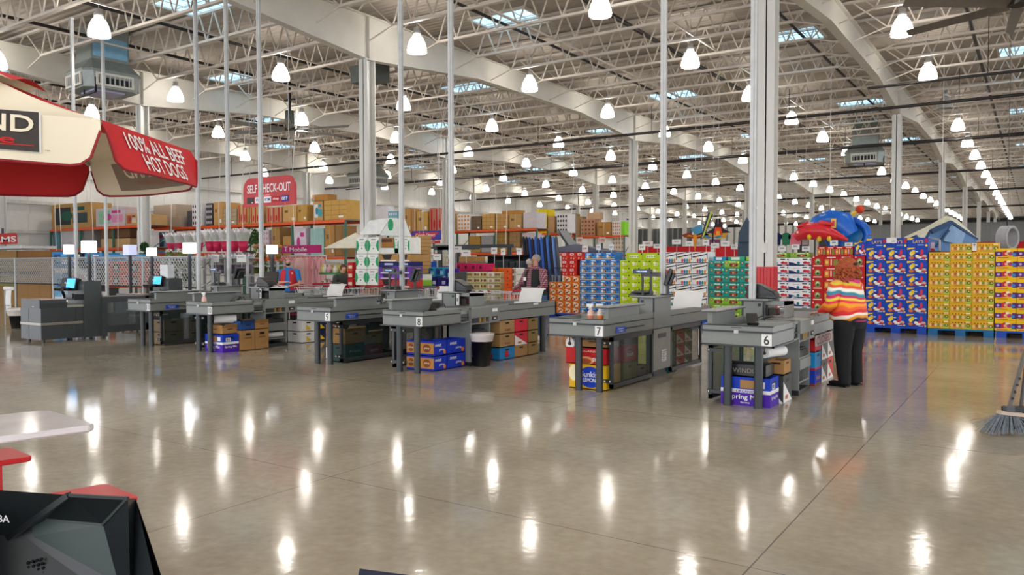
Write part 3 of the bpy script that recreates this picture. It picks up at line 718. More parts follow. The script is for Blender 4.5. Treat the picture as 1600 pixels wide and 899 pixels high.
def d_yel(q, w, h):
    rect(q, -.46*w, .34*w, .2*h, .62*h, col('D99A2E'))
    for k, c in enumerate(('F0C878', 'C2643A', 'F0D8A0', '8A9A3A', 'E6C890', '9AA84A')): disc(q, (-.38+.13*k)*w, (.4+.06*(k % 2))*h, .07*w, .2*h, col(c), E_*2)
    for k in range(5): disc(q, (-.34+.14*k)*w, .76*h, .03*w, .07*h, col('5A3A22'))
    poly(q, [(.2*w, 0), (.36*w, .55*h), (.5*w, .5*h), (.5*w, 0)], col('B4C83A')); disc(q, .38*w, .42*h, .09*w, .2*h, col('3A3A22'), E_*3); disc(q, .38*w, .42*h, .05*w, .12*h, col('D9C85A'), E_*4); rect(q, .26*w, .46*w, .8*h, .92*h, col('F6EEC8')); rect(q, -.3*w, .1*w, .08*h, .13*h, col('8A7A1C'))
def d_pur(q, w, h):
    rect(q, -.5*w, -.2*w, .25*h, .72*h, col('5A2A7E')); disc(q, -.36*w, .48*h, .07*w, .12*h, col('C9B4DE'), E_*2); poly(q, [(-.2*w, .25*h), (-.2*w, .72*h), (.0*w, .85*h), (.05*w, .3*h)], col('C82A3A')); disc(q, .0*w, .5*h, .08*w, .15*h, col('F0B890'), E_*2)
    rect(q, .3*w, .5*w, .2*h, .75*h, col('5A2A7E')); disc(q, .34*w, .42*h, .1*w, .14*h, col('3A8AC2'), E_*2); disc(q, .18*w, .5*h, .12*w, .2*h, col('B43A6A')); rect(q, -.4*w, .1*w, .08*h, .15*h, col('C23A2E')); disc(q, .1*w, .75*h, .1*w, .12*h, col('F2E8C8'))
KIND = {
 'orange': ('E8701C', d_orange, 'orange snack carton'), 'redc': ('C6201C', d_redc, 'red cracker carton'), 'blue': ('2E7CC4', d_blue, 'light blue cookie carton'),
 'lime': ('B9D41C', d_lime, 'lime green snack carton'), 'limetop': ('B4D01C', d_limetop, 'wide lime green carton'), 'white': ('ECEDEE', d_white, 'white and black drinks carton'),
 'teal': ('1F9A8C', mk_teal('BFE8D8', '14786E'), 'teal bar carton'), 'green': ('8CC03A', mk_teal('E8F0A0', '6AA02A'), 'leaf green bar carton'), 'navy': ('F0F0F2', d_navy, 'white and navy drinks carton'),
 'redA': ('C2141C', d_redA, 'red salad picture carton'), 'redB': ('BE141A', d_redB, 'red assorted packs carton'), 'mix': ('1646B4', d_mix, 'blue mixed chips carton'),
 'mixtop': ('1646B4', d_mixtop, 'blue chips carton with big lettering'), 'yellow': ('E3AE1E', d_yel, 'golden yellow cracker carton'), 'purple': ('F2C40E', d_pur, 'yellow and purple carton')}
_cm = {}
def place_carton(kind, x, y, z, w, d, h, label, group):
    key = (kind, round(w, 3), round(h, 3), round(d, 2))
    if key not in _cm:
        c = KIND[kind]; _cm[key] = carton(w, d, h, col(c[0]), c[1]).build('snack_carton')
        o = _cm[key]
    else:
        o = _cm[key].copy(); COL.objects.link(o)
    o.location = (x, y, z); tag(o, label, 'carton', group)
    return o
ZB = .145
def stack(kind, px0, px1, n, rows, py_top, side, base=None, skip=None, first=0, zbase=None, kindf=None, jit=.006, grp=None):
    """n columns of cartons between two picture columns on the stock line, rows layers up from the pallet"""
    a = atY(px0, 430, YS).x; b_ = atY(px1, 430, YS).x
    zt = atY((px0+px1)/2, py_top, YS).z; z0 = ZB if zbase is None else zbase
    w = (b_-a)/n; h = (zt-z0)/rows
    for c in range(n):
        for r_ in range(rows):
            if skip and skip(c, r_): continue
            kk = kindf(c, r_) if kindf else kind
            lay = rows-1-r_
            lab = '%s, %s column of %s, %s from top' % (KIND[kk][2], ORD[c], side, ORD[lay])
            place_carton(kk, a+(c+.5)*w, YS+random.uniform(-jit, jit)+.01*(r_ % 2), z0+r_*h, w, .5, h, lab, grp or (KIND[kk][2]+'s of '+side))
    return a, b_, z0, zt, w, h
stack('orange', 858, 905.5, 4, 6, 431, 'the orange stack', skip=lambda c, r: c < 2 and r == 5)
zo = atY(882, 431, YS).z
stack('redc', 877.5, 913.5, 3, 3, 394.5, 'the red pile on the orange stack', zbase=zo+.001, skip=lambda c, r: c == 2 and r < 2)
A = stack('blue', 906, 968, 4, 8, 405.5, 'the light blue stack')
place = atY(914, 400, YS).x
for k in range(3): place_carton('blue', place+A[4]*.5+k*A[4], YS, A[3]+.001, A[4], .5, A[5], 'light blue cookie carton, %s of the three topping the light blue stack' % ['leftmost', 'middle', 'rightmost'][k], 'cartons topping the blue stack')
A = stack('lime', 968.5, 1034, 4, 8, 406.5, 'the lime green stack')
for k in range(2): place_carton('limetop', A[0]+A[4]*(1.4+1.6*k)*1.0, YS, A[3]+.001, A[4]*1.58, .5, A[5]*1.02, 'wide lime green carton, %s of the two topping the lime stack' % ['left', 'right'][k], 'cartons topping the lime stack')
A = stack('white', 1034.5, 1106, 3, 6, 394, 'the white drinks stack')
A = stack('teal', 1108, 1180, 3, 8, 407.5, 'the teal and green stack', kindf=lambda c, r: 'green' if r < 3 or (c == 1 and r == 7) else 'teal')
for k, (c, w_) in enumerate((('1A8FB8', .3), ('2FAE82', .4), ('A8CC2A', .36))):
    q = MB().box(-w_/2, w_/2, 0, .4, 0, .1, col(c)); rect(q, -.3*w_, .2*w_, .02, .08, col('E8F0E8'))
    o = q.build('flat_carton', loc=(A[0]+.25+k*.42, YS+.03, A[3]+.001)); tag(o, ['blue', 'green', 'yellow green'][k]+' flat carton lying on top of the teal stack', 'carton')
B = stack('navy', 1198, 1267, 2, 8, 403, 'the white and navy stack')
for k in range(2): place_carton('green', B[0]+.25+.5*k, YS+.02, B[3]+.001, .42, .4, .12, 'leaf green carton, %s of two lying on the white and navy stack' % ['left', 'right'][k], 'cartons on the navy stack')
B = stack('redA', 1268, 1287, 1, 6, 400, 'the red stack edge', grp='red cartons left edge')
B2 = stack('redB', 1287, 1333.5, 2, 6, 400, 'the red stack middle')
B3 = stack('redA', 1334, 1351.5, 1, 6, 400, 'the red stack right edge')
a = atY(1277, 390, YS).x; w_ = (atY(1333, 390, YS).x-a)/4; h_ = atY(1300, 385.5, YS).z-B[3]
for k in range(4): place_carton('redB', a+(k+.5)*w_, YS+.01, B[3]+.001, w_, .45, h_, 'small red carton, %s along the top of the red stack' % ORD[k], 'cartons topping the red stack')
place_carton('mix', atY(1344, 390, YS).x, YS+.02, B3[3]+.001, .25, .4, .3, 'single blue chips carton on the red stack beside the blue one', 'odd cartons')
D = stack('mix', 1353, 1449.5, 3, 6, 387.2, 'the big blue stack')
for k in range(3): place_carton('mixtop', D[0]+(k+.5)*D[4], YS+.012, D[3]+.001, D[4], .5, atY(1400, 372.2, YS).z-D[3], 'blue carton with big letters, %s of the three topping the big blue stack' % ['leftmost', 'middle', 'rightmost'][k], 'cartons topping the big blue stack')
G = stack('yellow', 1450.5, 1554, 3, 9, 394, 'the golden yellow stack')
for k, px in enumerate((1501, 1543)): place_carton('yellow', atY(px, 386, YS).x, YS+.05, G[3]+.001, G[4]*1.0, .5, G[5]*1.02, 'golden yellow carton, %s of the two topping the golden stack' % ['left', 'right'][k], 'cartons topping the golden stack')
Hh = stack('purple', 1555.2, 1660, 3, 8, 388, 'the yellow and purple stack')
# pallets
def pallet(x0, x1, c, label):
    r = thing('pallet', label, 'pallet', ((x0+x1)/2, YS, 0)); w = (x1-x0)/2-.01; m = col(c, .5)
    q = MB()
    for k in range(6): q.box(-w, w, k*.19-.0, k*.19+.13, .125, .144, m)
    q.box(-w, w, 0, .05, .105, .125, m); q.box(-w, w, 1.06, 1.1, 0, .125, C('14161C'))  # near-black plank added at the back, standing in for shade under the load
    q.build('deck_boards_shade_plank', r)
    for k in (-1, 0, 1): MB().box(k*(w-.09)-.09, k*(w-.09)+.09, -.01, 1.05, 0, .105, m).build('stringer', r)
    return r
for i, (a, b_, c, t) in enumerate(((858, 905.5, '1C50B4', 'orange'), (906, 968, '1F55B8', 'light blue'), (968.5, 1034, '1C50B4', 'lime green'), (1034.5, 1106, '1C50B4', 'white drinks'), (1108, 1180, '1F55B8', 'teal'), (1198, 1267, '1F55B8', 'white and navy'), (1268, 1351.5, '1C50B4', 'red'), (1353, 1449.5, '1646AE', 'big blue'), (1450.5, 1555, '1F6A9E', 'golden yellow'), (1557, 1660, '1F4FB0', 'bright yellow and purple'))):
    pallet(atY(a, 430, YS).x, atY(b_, 430, YS).x, c, 'blue wooden pallet under the %s stack' % t)
# ================= boxes beneath the tills =================
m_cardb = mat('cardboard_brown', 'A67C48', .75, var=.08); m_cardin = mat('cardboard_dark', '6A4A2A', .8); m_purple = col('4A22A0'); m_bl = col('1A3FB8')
def crate(x, y, z, w, d, h, body, label, name='produce_box', band=None, texts=(), rz=0, hole=True, open_=True, side_texts=(), flaps=False, wedge=None, group=None):
    """an open produce carton: four walls, base, hand holes, print on front (-y) and right (+x) faces"""
    r = thing(name, label, 'box', (x, y, z), rz, group)
    t = .012; q = MB()
    q.box(-w/2, w/2, -d/2, -d/2+t, 0, h, body); q.box(-w/2, w/2, d/2-t, d/2, 0, h, body); q.box(-w/2, -w/2+t, -d/2+t, d/2-t, 0, h, body); q.box(w/2-t, w/2, -d/2+t, d/2-t, 0, h, body); q.box(-w/2, w/2, -d/2, d/2, 0, .01, body)
    if not open_: q.box(-w/2, w/2, -d/2, d/2, h-.01, h, body)
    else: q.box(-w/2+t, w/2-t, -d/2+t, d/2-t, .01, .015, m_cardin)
    for (zz0, zz1, m_) in (band or ()):
        q.box(-w/2-.002, w/2+.002, -d/2-.002, d/2+.002, zz0*h, zz1*h-.001, m_)
    if hole:
        q.box(-.05, .05, -d/2-.004, -d/2-.002, h*.74, h*.86, C('1A1410')); q.box(w/2+.002, w/2+.004, -.05, .05, h*.74, h*.86, C('1A1410'))
    if wedge:   # white wedge print on both faces
        for e, f in ((0, 0),):
            q.add([(-w/2, -d/2-.003, 0), (w/2, -d/2-.003, 0), (-w/2, -d/2-.003, h*.75)], [(0, 1, 2)], wedge); q.add([(w/2+.003, -d/2, 0), (w/2+.003, d/2, 0), (w/2+.003, -d/2, h*.8)], [(0, 1, 2)], wedge)
            q.box(w/2+.003, w/2+.005, -.1, 0, .12*h, .26*h, C('C2643A'))
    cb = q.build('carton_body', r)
    if flaps:
        q = MB()
        q.box(-w/2, w/2, -d/2-.01, -d/2, h-.01, h+.05, body, None); q.prism([(-w/2, -d/2, h), (-w/2, d/2, h), (-w/2-.06, d/2-.03, h+.06), (-w/2-.06, -d/2+.03, h+.06)], (.008, 0, 0), body); q.prism([(w/2, -d/2, h), (w/2, d/2, h), (w/2+.05, d/2-.03, h+.07), (w/2+.05, -d/2+.03, h+.07)], (-.008, 0, 0), body)
        q.build('flap', cb)
    if texts or side_texts:
        q = MB()
        for (s, u, v, hh, ww, m_) in texts: q.text(s, (u*w, -d/2-.006, v*h), (1, 0, 0), (0, 0, 1), hh, m_, ww)
        for (s, u, v, hh, ww, m_) in side_texts: q.text(s, (w/2+.006, u*d, v*h), (0, 1, 0), (0, 0, 1), hh, m_, ww)
        q.build('lettering', cb)
    return r
W_ = m_paper
def spring(x, y, w, d, label, rz=0):
    r = crate(x, y, 0, w, d, .31, m_bl, label, band=[(0, .45, m_purple), (.45, .58, W_)], texts=[('ORGANIC', 0, .51, .03, .2, m_purple), ('Spring Mix', 0, .29, .07, .36, W_), ('farms', 0, .12, .02, .1, W_)], side_texts=[('Spring Mix', 0, .3, .045, .25, W_)], hole=True)
    q = MB(); q.box(w*.22, w*.4, -d/2-.006, -d/2-.004, .2, .27, W_); q.box(w/2+.004, w/2+.006, -.1, 0, .19, .25, W_)
    for k in range(4): q.box(w/2+.006, w/2+.007, -.09+.02*k, -.08+.02*k, .2, .24, m_blk)
    q.build('shipping_label', r)
    q = MB(); q.box(-.1*w-.001, .18*w, -d/2-.006, -d/2-.0045, .19, .28, m_cardb); q.build('window', r)
    return r
# lane six
spring(-2.58, 8.5, .53, .33, 'blue and purple spring mix box on the floor behind the legs of lane six', 0)
crate(-2.6, 8.52, .312, .46, .3, .13, m_blk, 'black tray lettered in white on the spring mix box under lane six', band=None, texts=[('WINDOS', .05, .5, .05, .3, C('8A867E'))], hole=False)
crate(-2.37, 8.9, .302, .17, .28, .16, m_cardb, 'small open cardboard tray on the dark wedge crate under lane six', hole=True)
crate(-2.37, 8.88, 0, .19, .36, .3, C('3A3A38'), 'dark crate with white wedge standing right of the lane six spring mix box', wedge=W_)
crate(-2.47, 10.27, 0, .42, .32, .2, m_bl, 'blue crate with food picture at the bottom of the lane six pile', band=[(0, .15, C('8A3A2A'))], side_texts=[('fresh', 0, .5, .06, .2, C('E8A06A'))])
crate(-2.47, 10.27, .202, .42, .32, .22, C('1F8FD0'), 'bright blue crate in the middle of the lane six pile', band=[(0, .12, C('C2202A'))])
crate(-2.47, 10.27, .424, .42, .32, .15, C('C2202A'), 'red crate at the top of the lane six pile')
for i in range(2):
    for k in range(2):
        crate(-2.46, 10.63+.35*i, k*.29, .4, .34, .285, C('5A5750') if not (i == 1 and k == 0) else C('D8453E'), '%s carton with white wedge, %s beneath the lane six belt' % (['grey', 'grey', 'red', 'dark grey'][i*2+k], ['lower left', 'upper left', 'lower right', 'upper right'][i*2+k]), wedge=W_)
r = thing('closed_sign', 'pink lane closed sign board lettered CLO under the lane six belt', 'sign', (-2.47, 9.99, .58))
MB().box(.22, .23, .06, 1.0, -.075, .055, C('B8A8A4')).build('board', r)
MB().text('CLOSED', (.232, .5, -.01), (0, 1, 0), (0, 0, 1), .1, C('8A1A1E'), .8).build('lettering', r)
def roll(x0, y0, z, x1, y1, r, label, hang=True):
    t = thing('paper_roll', label, 'paper roll', (x0, y0, z))
    MB().cyl((0, 0, 0), (x1-x0, y1-y0, 0), r, r, 18, m_paper).build('paper', t)
    d = Vector((x1-x0, y1-y0, 0)).normalized()
    MB().cyl(tuple(-d*.008), tuple(-d*.001), r*.35, r*.35, 12, C('6A5236')).build('core', t)
    h = MB().cyl(tuple(-d*.03), (x1-x0+d.x*.04, y1-y0+d.y*.04, 0), .012, .012, 6, m_blk)
    if hang: h.bar((0, 0, .0), (0, 0, .70-z), .012, m_blk)
    h.build('holder', t)
    return t
roll(-2.40, 8.42, .575, -2.3, 8.78, .055, 'white paper roll hung under the right side of lane six')
roll(-4.80, 8.42, .545, -4.70, 8.8, .075, 'white paper roll hung above the crates at the left of lane seven')
roll(-12.0, 8.42, .565, -11.82, 8.74, .075, 'large white paper roll hanging under the middle of lane ten')
roll(-11.85, 9.36, .215, -11.8, 9.74, .05, 'white paper roll lying in the lowest shelf of lane ten', False)
# lane seven
_lem = crate(-4.53, 8.58, 0, .5, .4, .3, C('E8B81C'), 'yellow lemon box on the floor under lane seven', texts=[('Sunkist', .08, .62, .07, .26, W_), ('LEMONS', .08, .38, .05, .2, W_)], hole=False)
q = MB(); q.disc((.04, -.204, .15), .16, .13, m_bl, 20); q.disc((-.19, -.203, .19), .07, .1, C('F2E8C0'), 14); q.build('round_print', _lem)
_pc = crate(-4.56, 8.6, .302, .56, .42, .2, C('C01C20'), 'red crate with peach picture stacked on the lemon box under lane seven', texts=[('sweet', .3, .35, .06, .14, W_), ('ORGANIC', .05, .82, .025, .3, C('F0C8B8'))], hole=False)
q = MB(); q.disc((.0, -.214, .05), .12, .05, C('E8A070'), 16); q.disc((.0, -.216, .04), .08, .035, C('A8502A'), 14); q.build('peach_print', _pc)
crate(-4.5, 8.62, .505, .4, .34, .09, m_cardb, 'shallow cardboard tray on top of the red crate under lane seven')
crate(-4.46, 9.05, 0, .36, .4, .28, C('8A8A52'), 'olive crate behind the glass of lane seven'); crate(-4.46, 9.05, .282, .36, .42, .2, C('C8303A'), 'dark red crate on the olive crate behind the lane seven glass', texts=[('fresh', 0, .5, .05, .2, W_)], side_texts=[('fresh', 0, .5, .05, .2, W_)])
crate(-4.46, 9.42, 0, .36, .28, .2, C('8A8A90'), 'grey crate at the right behind the lane seven glass')
crate(-4.44, 10.4, 0, .34, .24, .56, C('2A8A96'), 'tall teal crate behind the far glass of lane seven')
for i in range(3):
    for k in range(2): crate(-4.44, 10.72+.32*k, i*.19, .34, .3, .185, C(['D84A54', '6A6760'][k]), '%s wedge carton behind the far glass of lane seven, %s layer up' % (['red', 'grey'][k], ORD[i]), wedge=W_)
# lane eight
for i in range(2):
    z = i*.215
    for nm, x, w in (('left', -7.52, .18), ('right', -7.22, .26)):
        o = crate(x, 8.68, z, w, .28, .21, C('1E38B8'), 'pineapple carton behind the lane eight legs, %s pile, %s' % (nm, ['bottom', 'top'][i]), side_texts=[('sweet', -.2, .75, .045, .14, W_), ('pina', .1, .4, .045, .12, W_)], hole=False)
        MB().box(-w/2+.005, w/2-.005, -.146, -.141, .035, .185, C('C88A3E')).build('front_print', o); MB().disc((0, -.148, .11), w*.28, .06, C('8A4A22'), 12).text('pine', (0, -.15, .11), (1, 0, 0), (0, 0, 1), .04, C('F0DCC0'), .1).build('front_picture', o)
        MB().disc((w/2+.005, .09, .05), .03, .03, C('E8803A'), 10, 'x').build('fruit_dot', o)
    o = crate(-7.22, 9.06, z, .26, .42, .21, C('1E38B8'), 'deep blue sweet pineapple carton nearest the bin, %s' % ['bottom', 'top'][i], side_texts=[('sweet', -.2, .75, .045, .16, W_), ('pina', .1, .4, .045, .13, W_)], hole=False)
    MB().disc((.135, .14, .05), .035, .035, C('E8803A'), 10, 'x').build('fruit_dot', o)
r = thing('waste_bin', 'black waste bin with clear liner standing beside lane eight', 'bin', (-6.86, 9.38, 0))
MB().lathe([(.12, .0), (.165, .46), (.17, .46)], 4, m_blk).build('tub', r); MB().lathe([(.17, .38), (.18, .44), (.195, .485), (.185, .5), (.145, .49), (.14, .4)], 9, mat('liner', 'D8D2D0', .3)).build('liner', r)
r.rotation_euler = (0, 0, PI/4)
for i, (cc, tx) in enumerate((('1F86C8', 'bright blue tomato'), ('B08C5C', 'brown'), ('B08C5C', 'brown'))):
    o = crate(-7.25, 10.3, [0, .2, .415][i], .44, .42, [.195, .21, .21][i], C(cc), '%s carton, %s of the pile under the lane eight belt' % (tx, ['bottom', 'middle', 'top'][i]), side_texts=[('fresh', 0, .3, .04, .15, C('8A3A22'))])
    if i == 0: MB().disc((-.02, -.216, .06), .1, .07, C('C8202A'), 12).build('tomato_print', o); MB().disc((.226, -.02, .09), .05, .06, C('C8202A'), 12, 'x').build('tomato_print', o)
for i in range(2): crate(-7.25, 10.71, .2+i*.215, .44, .38, .21, C('D8283A'), 'red and white carton, %s of the second pile under the lane eight belt' % ['lower', 'upper'][i], wedge=W_ if i == 0 else None)
crate(-7.25, 10.71, 0, .44, .38, .195, m_cardb, 'brown carton at the floor of the second pile under the lane eight belt')
for i in range(3): crate(-7.25, 11.08, i*.208, .44, .3, .2, C('8A7040'), 'olive brown carton with cut-out front, %s of the third pile under lane eight' % ['bottom', 'middle', 'top'][i])
# lane nine
crate(-9.04, 8.75, 0, .34, .4, .28, C('2B4A43'), 'dark green crate behind the lane nine glass', side_texts=[('Fresh', 0, .6, .04, .25, C('8A9A94'))]); crate(-9.04, 8.75, .282, .34, .42, .2, m_cardb, 'brown box heaped on the dark crate behind the lane nine glass', flaps=True)
crate(-9.04, 9.17, 0, .34, .4, .24, C('7A3A48'), 'maroon apple crate behind the lane nine glass', side_texts=[('apple', 0, .6, .06, .2, C('C8A8A8'))]); crate(-9.04, 9.17, .242, .34, .38, .16, C('8A7A5A'), 'tan tray on the maroon crate behind the lane nine glass', flaps=True)
crate(-9.06, 8.95, .56, .34, .3, .06, C('C9A8A4'), 'pale pink tray topping the pile behind the lane nine glass')
for i in range(3): crate(-9.42, 8.9, i*.19, .22, .3, .185, [W_, m_cardb, m_cardb][i], '%s carton, %s of the pile seen between the lane nine legs' % (['white', 'brown', 'tan'][i], ['bottom', 'middle', 'top'][i]))
# lane ten
spring(-11.9, 8.5, .49, .33, 'blue and purple spring mix box behind the front legs of lane ten')
crate(-11.92, 8.53, .312, .42, .3, .11, m_cardb, 'cardboard tray lying on the spring mix box under lane ten', flaps=True)
for i in range(2):
    crate(-11.78, 8.83+.3*i, 0, .34, .29, .36, m_cardb, 'brown printed carton on the floor by lane ten, %s' % ['nearer the legs', 'nearer the shelves'][i], side_texts=[('apple', 0, .62, .04, .15, C('5A3A1C'))], texts=[('apple', 0, .62, .04, .15, C('5A3A1C'))])
    crate(-11.78, 8.83+.3*i, .365, .34, .29, .11, [C('2A4A86'), m_cardb][i], '%s tray on the %s brown carton by lane ten' % (['blue edged', 'torn brown'][i], ['left', 'right'][i]), flaps=True)
for i in range(2):
    for k in range(2): crate(-11.97, 10.36+.36*k, i*.22, .4, .34, .215, [W_, C('1E2C5A')][k], '%s banana carton under the belt of lane ten, %s' % (['white', 'navy and yellow'][k], ['lower', 'upper'][i]), side_texts=[('◣', 0, .4, .1, .12, C('E8C21C'))])
crate(-11.97, 10.54, .442, .4, .6, .18, C('3A2A2A'), 'dark tray of bright packs topping the cartons under lane ten', band=[(.5, .9, C('C8466A'))])
# lane eleven
for i in range(2):
    for k in range(2): crate(-13.84, 8.7+.42*k, i*.24, .34, .38, .235, C('8A765A'), 'dim brown carton behind the lane eleven glass, %s %s' % (['lower', 'upper'][i], ['near', 'far'][k]))
# spray bottles
def bottle(x, y, z, label, liq, lab=None):
    r = thing('spray_bottle', label, 'bottle', (x, y, z))
    MB().lathe([(.0001, 0), (.04, 0), (.043, .02), (.043, .1), (.035, .14), (.018, .165), (.016, .18), (.0001, .18)], 14, mat('bottle_'+liq, liq, .3, alpha=1)).build('flask', r)
    MB().cyl((0, 0, .178), (0, 0, .2), .018, .018, 10, W_).box(-.055, .03, -.012, .012, .2, .235, W_).prism([(.0, -.008, .2), (-.03, -.008, .17), (-.035, -.008, .172), (-.012, -.008, .205)], (0, .016, 0), W_).build('trigger', r)
    MB().lathe([(.0435, .03), (.044, .031), (.044, .09), (.0435, .091)], 14, C(lab or 'E8E0D8')).build('label_band', r)
p = atY(923, 494, 8.6); bottle(p.x, 8.6, .801, 'left white spray bottle with pink liquid on lane seven', 'E8C4B4', 'D88A6A'); bottle(p.x+.1, 8.66, .801, 'right spray bottle with orange label on lane seven', 'E8D8CC', 'E8823A')
p = atY(319, 472, 8.38); bottle(p.x, 8.38, .801, 'white spray bottle with pink liquid on lane ten', 'E8C0B0', 'E8B8A4')
r = thing('wipes_tub', 'clear tub with teal band beside the lane nine card reader', 'tub', (-8.98, 9.3, .801)); MB().box(-.06, .06, -.06, .06, 0, .09, C('C9D4D4', .2)).build('tub_body', r); MB().box(-.061, -.03, -.062, -.06, 0, .09, C('2EA8A8')).build('teal_band', r)

# ================= self checkouts =================
m_sco = mat('sco_grey', '3E4446', .4, var=.03); m_scod = mat('sco_dark', '303537', .4); m_steel = mat('bump_strip', '9C978C', .35, metal=.4)
m_scr = mat('screen_blue', '3FA0E0', .2, emit=.9, var=0)
def sco(x, y, label, n):
    r = thing('self_checkout', label, 'self checkout', (x, y, 0))     # origin at right near bottom corner, runs to +y and -x
    q = MB(); q.box(-.82, 0, 0, .9, .06, .34, m_sco); q.box(-.80, -.02, .02, .9, .34, .4, m_sco); q.box(-.82, 0, 0, .9, .4, .68, m_sco); q.build('cabinet', r)
    q = MB(); q.box(-.825, .005, -.008, .0, .345, .395, m_steel); q.box(0, .008, -.008, .8, .345, .395, m_steel); q.box(-.828, -.82, 0, .8, .345, .395, m_steel)
    for yy in (.05, .25, .5, .72): q.cyl((.008, yy, .37), (.012, yy, .37), .008, .008, 6, C('6A665E'))
    q.build('bumper_strip', r)
    q = MB(); q.box(-.7, -.03, .0, .5, .68, .84, m_sco); q.box(-.74, -.0, -.02, .0, .68, .86, m_scod); q.box(-.03, .0, .0, .5, .68, .78, m_scod); q.box(-.68, -.1, .02, .4, .84, .85, C('D9B4AC')); q.box(-.3, -.22, -.024, -.02, .7, .715, C('BFC2C2')); q.build('bagging_shelf', r)
    q = MB(); q.box(-.62, .014, .82, 1.18, .05, 1.12, m_sco); q.prism([(-.62, .82, 1.12), (-.62, 1.18, 1.12), (-.62, 1.18, 1.19), (-.62, .95, 1.21), (-.62, .85, 1.19)], (.634, 0, 0), m_sco); q.box(-.35, 0.0, .5, .82, .68, .73, C('9A9A90')); q.build('tower', r)
    q = MB(); q.box(.0, .005, .03, .8, .5, .505, m_scod); q.box(-.5, -.49, -.003, 0, .08, .66, m_scod); q.box(.0, .004, 0.66, .665, .06, .66, m_scod); q.build('seams', r)
    # screen head facing the shopper (towards -y)
    h = MB(); R = Matrix.Rotation(math.radians(-14), 3, 'X')
    h.X = Matrix.Translation((-.33, .72, 1.0)) @ Matrix.Rotation(math.radians(18), 4, 'Z')
    h.box(-.22, .16, -.05, .1, .02, .26, m_blk, R); h.prism([(-.3, -.1, 0), (-.3, .12, 0), (-.3, .1, .1), (-.3, -.12, .05)], (.35, 0, 0), m_blk); shs = h.build('screen_housing', r, bevel=.012)
    h2 = MB(); h2.X = h.X; h2.box(-.06, .15, -.056, -.05, .05, .24, m_scr, R); h2.build('screen', shs)
    h3 = MB(); h3.X = h.X; h3.text('Open', (.045, -.12, .16), (1, 0, 0), (0, .25, 1), .045, C('DFF2FF'), .11); h3.build('screen_lettering', shs)
    q = MB(); q.box(-.3, .04, .62, .8, .82, .93, m_blk); q.tube([(-.4, .66, .85), (-.38, .6, .98), (-.3, .55, 1.02)], .03, m_blk, 6); q.box(-.1, .0, .6, .64, .85, .95, m_scod); q.build('scanner_unit', r)
    q = MB(); q.box(0.0, .05, 1.18, 1.28, .04, .85, m_sco); q.box(.0, .05, 1.28, 2.2, .75, .85, m_sco); q.box(.0, .05, 1.28, 2.2, .12, .26, m_sco); q.box(.0, .05, 2.12, 2.2, .12, .85, m_sco); q.box(-.6, 0, 1.2, 2.2, .82, .86, m_sco); q.build('bagging_frame', r)
    MB().box(.015, .025, 1.28, 2.12, .26, .75, mat('sco_glass', '586264', .1, alpha=.6, var=0)).build('frame_glass', r)
    q = MB(); q.box(-.3, -.05, 1.4, 1.8, .26, .5, m_paper); q.build('bag_stack', r)
    for (a, b_) in ((-.7, .1), (-.08, .08), (-.08, .85), (-.7, .85), (.02, 2.1)): MB().cyl((a, b_, 0), (a, b_, .07), .03, .03, 8, m_blk).build('foot', r)
    MB().cyl((-.45, 1.3, .92), (-.1, 1.3, .92), .05, .05, 14, m_paper).build('paper_roll', r)
    return r
sco(-16.02, 7.4, 'nearest self checkout at the left with blue screen and steel bumper strip', 1)
sco(-16.95, 9.85, 'second self checkout behind lane eleven showing Open on its screen', 2)
def light_pole(px, py, Y, col_, label, w=.24):
    p = atY(px, py, Y); r = thing('lane_light', label, 'lane light', (p.x, p.y, 0))
    MB().box(-.03, .03, -.03, .03, .0, p.z-w/2, C('3A3F44')).build('pole', r)
    MB().box(-w/2, w/2, -w/2.4, w/2.4, p.z-w/2, p.z+w/2, mat(*col_[:2], .3, emit=col_[2], var=0)).build('light_box', r)
LIT = ('light_box_lit', 'F4F8FF', 3.0); DIM = ('light_box_dim', 'B9BCD8', .35)
light_pole(139, 386, 9.3, LIT, 'lit square lane light on a dark pole behind the nearest self checkout', .26)
light_pole(108, 390, 10.0, LIT, 'smaller lit lane light left of the nearest self checkout tower', .22)
light_pole(203, 391, 11.4, DIM, 'dim violet lane light left of the second self checkout', .27)
light_pole(237, 394, 11.5, LIT, 'lit lane light above the second self checkout', .2)
light_pole(296, 388, 11.0, LIT, 'lit lane light between the second self checkout and the first pole', .24)
light_pole(425, 390, 12.2, LIT, 'lit lane light beside the masked worker', .2)
# bin and towel stand far left
p = gp(28, 514); r = thing('waste_bin', 'small black waste bin with clear liner at the left edge', 'bin', (p.x, p.y, 0)); MB().lathe([(.14, .01), (.2, .38), (.21, .38)], 4, m_blk).build('tub', r); MB().lathe([(.2, .32), (.22, .42), (.24, .44), (.2, .5), (.17, .42)], 9, mat('liner', 'D8D2D0', .3)).build('liner', r)
p = gp(12, 508); r = thing('towel_stand', 'white paper towel stand cut by the left edge', 'stand', (p.x, p.y, 0)); q = MB(); q.grid(lambda u, v: (-.05+.3*u, -.02*math.sin(v*PI), .3+.62*v), 1, 6, m_paper); q.cyl((-.1, 0, .93), (.28, 0, .93), .05, .05, 12, m_paper); q.build('paper', r); MB().bar((-.15, 0, .5), (.2, -.05, .5), .02, C('A0A0A0')).bar((-.12, 0, 0), (-.12, 0, .95), .03, C('A0A0A0')).build('stand', r)
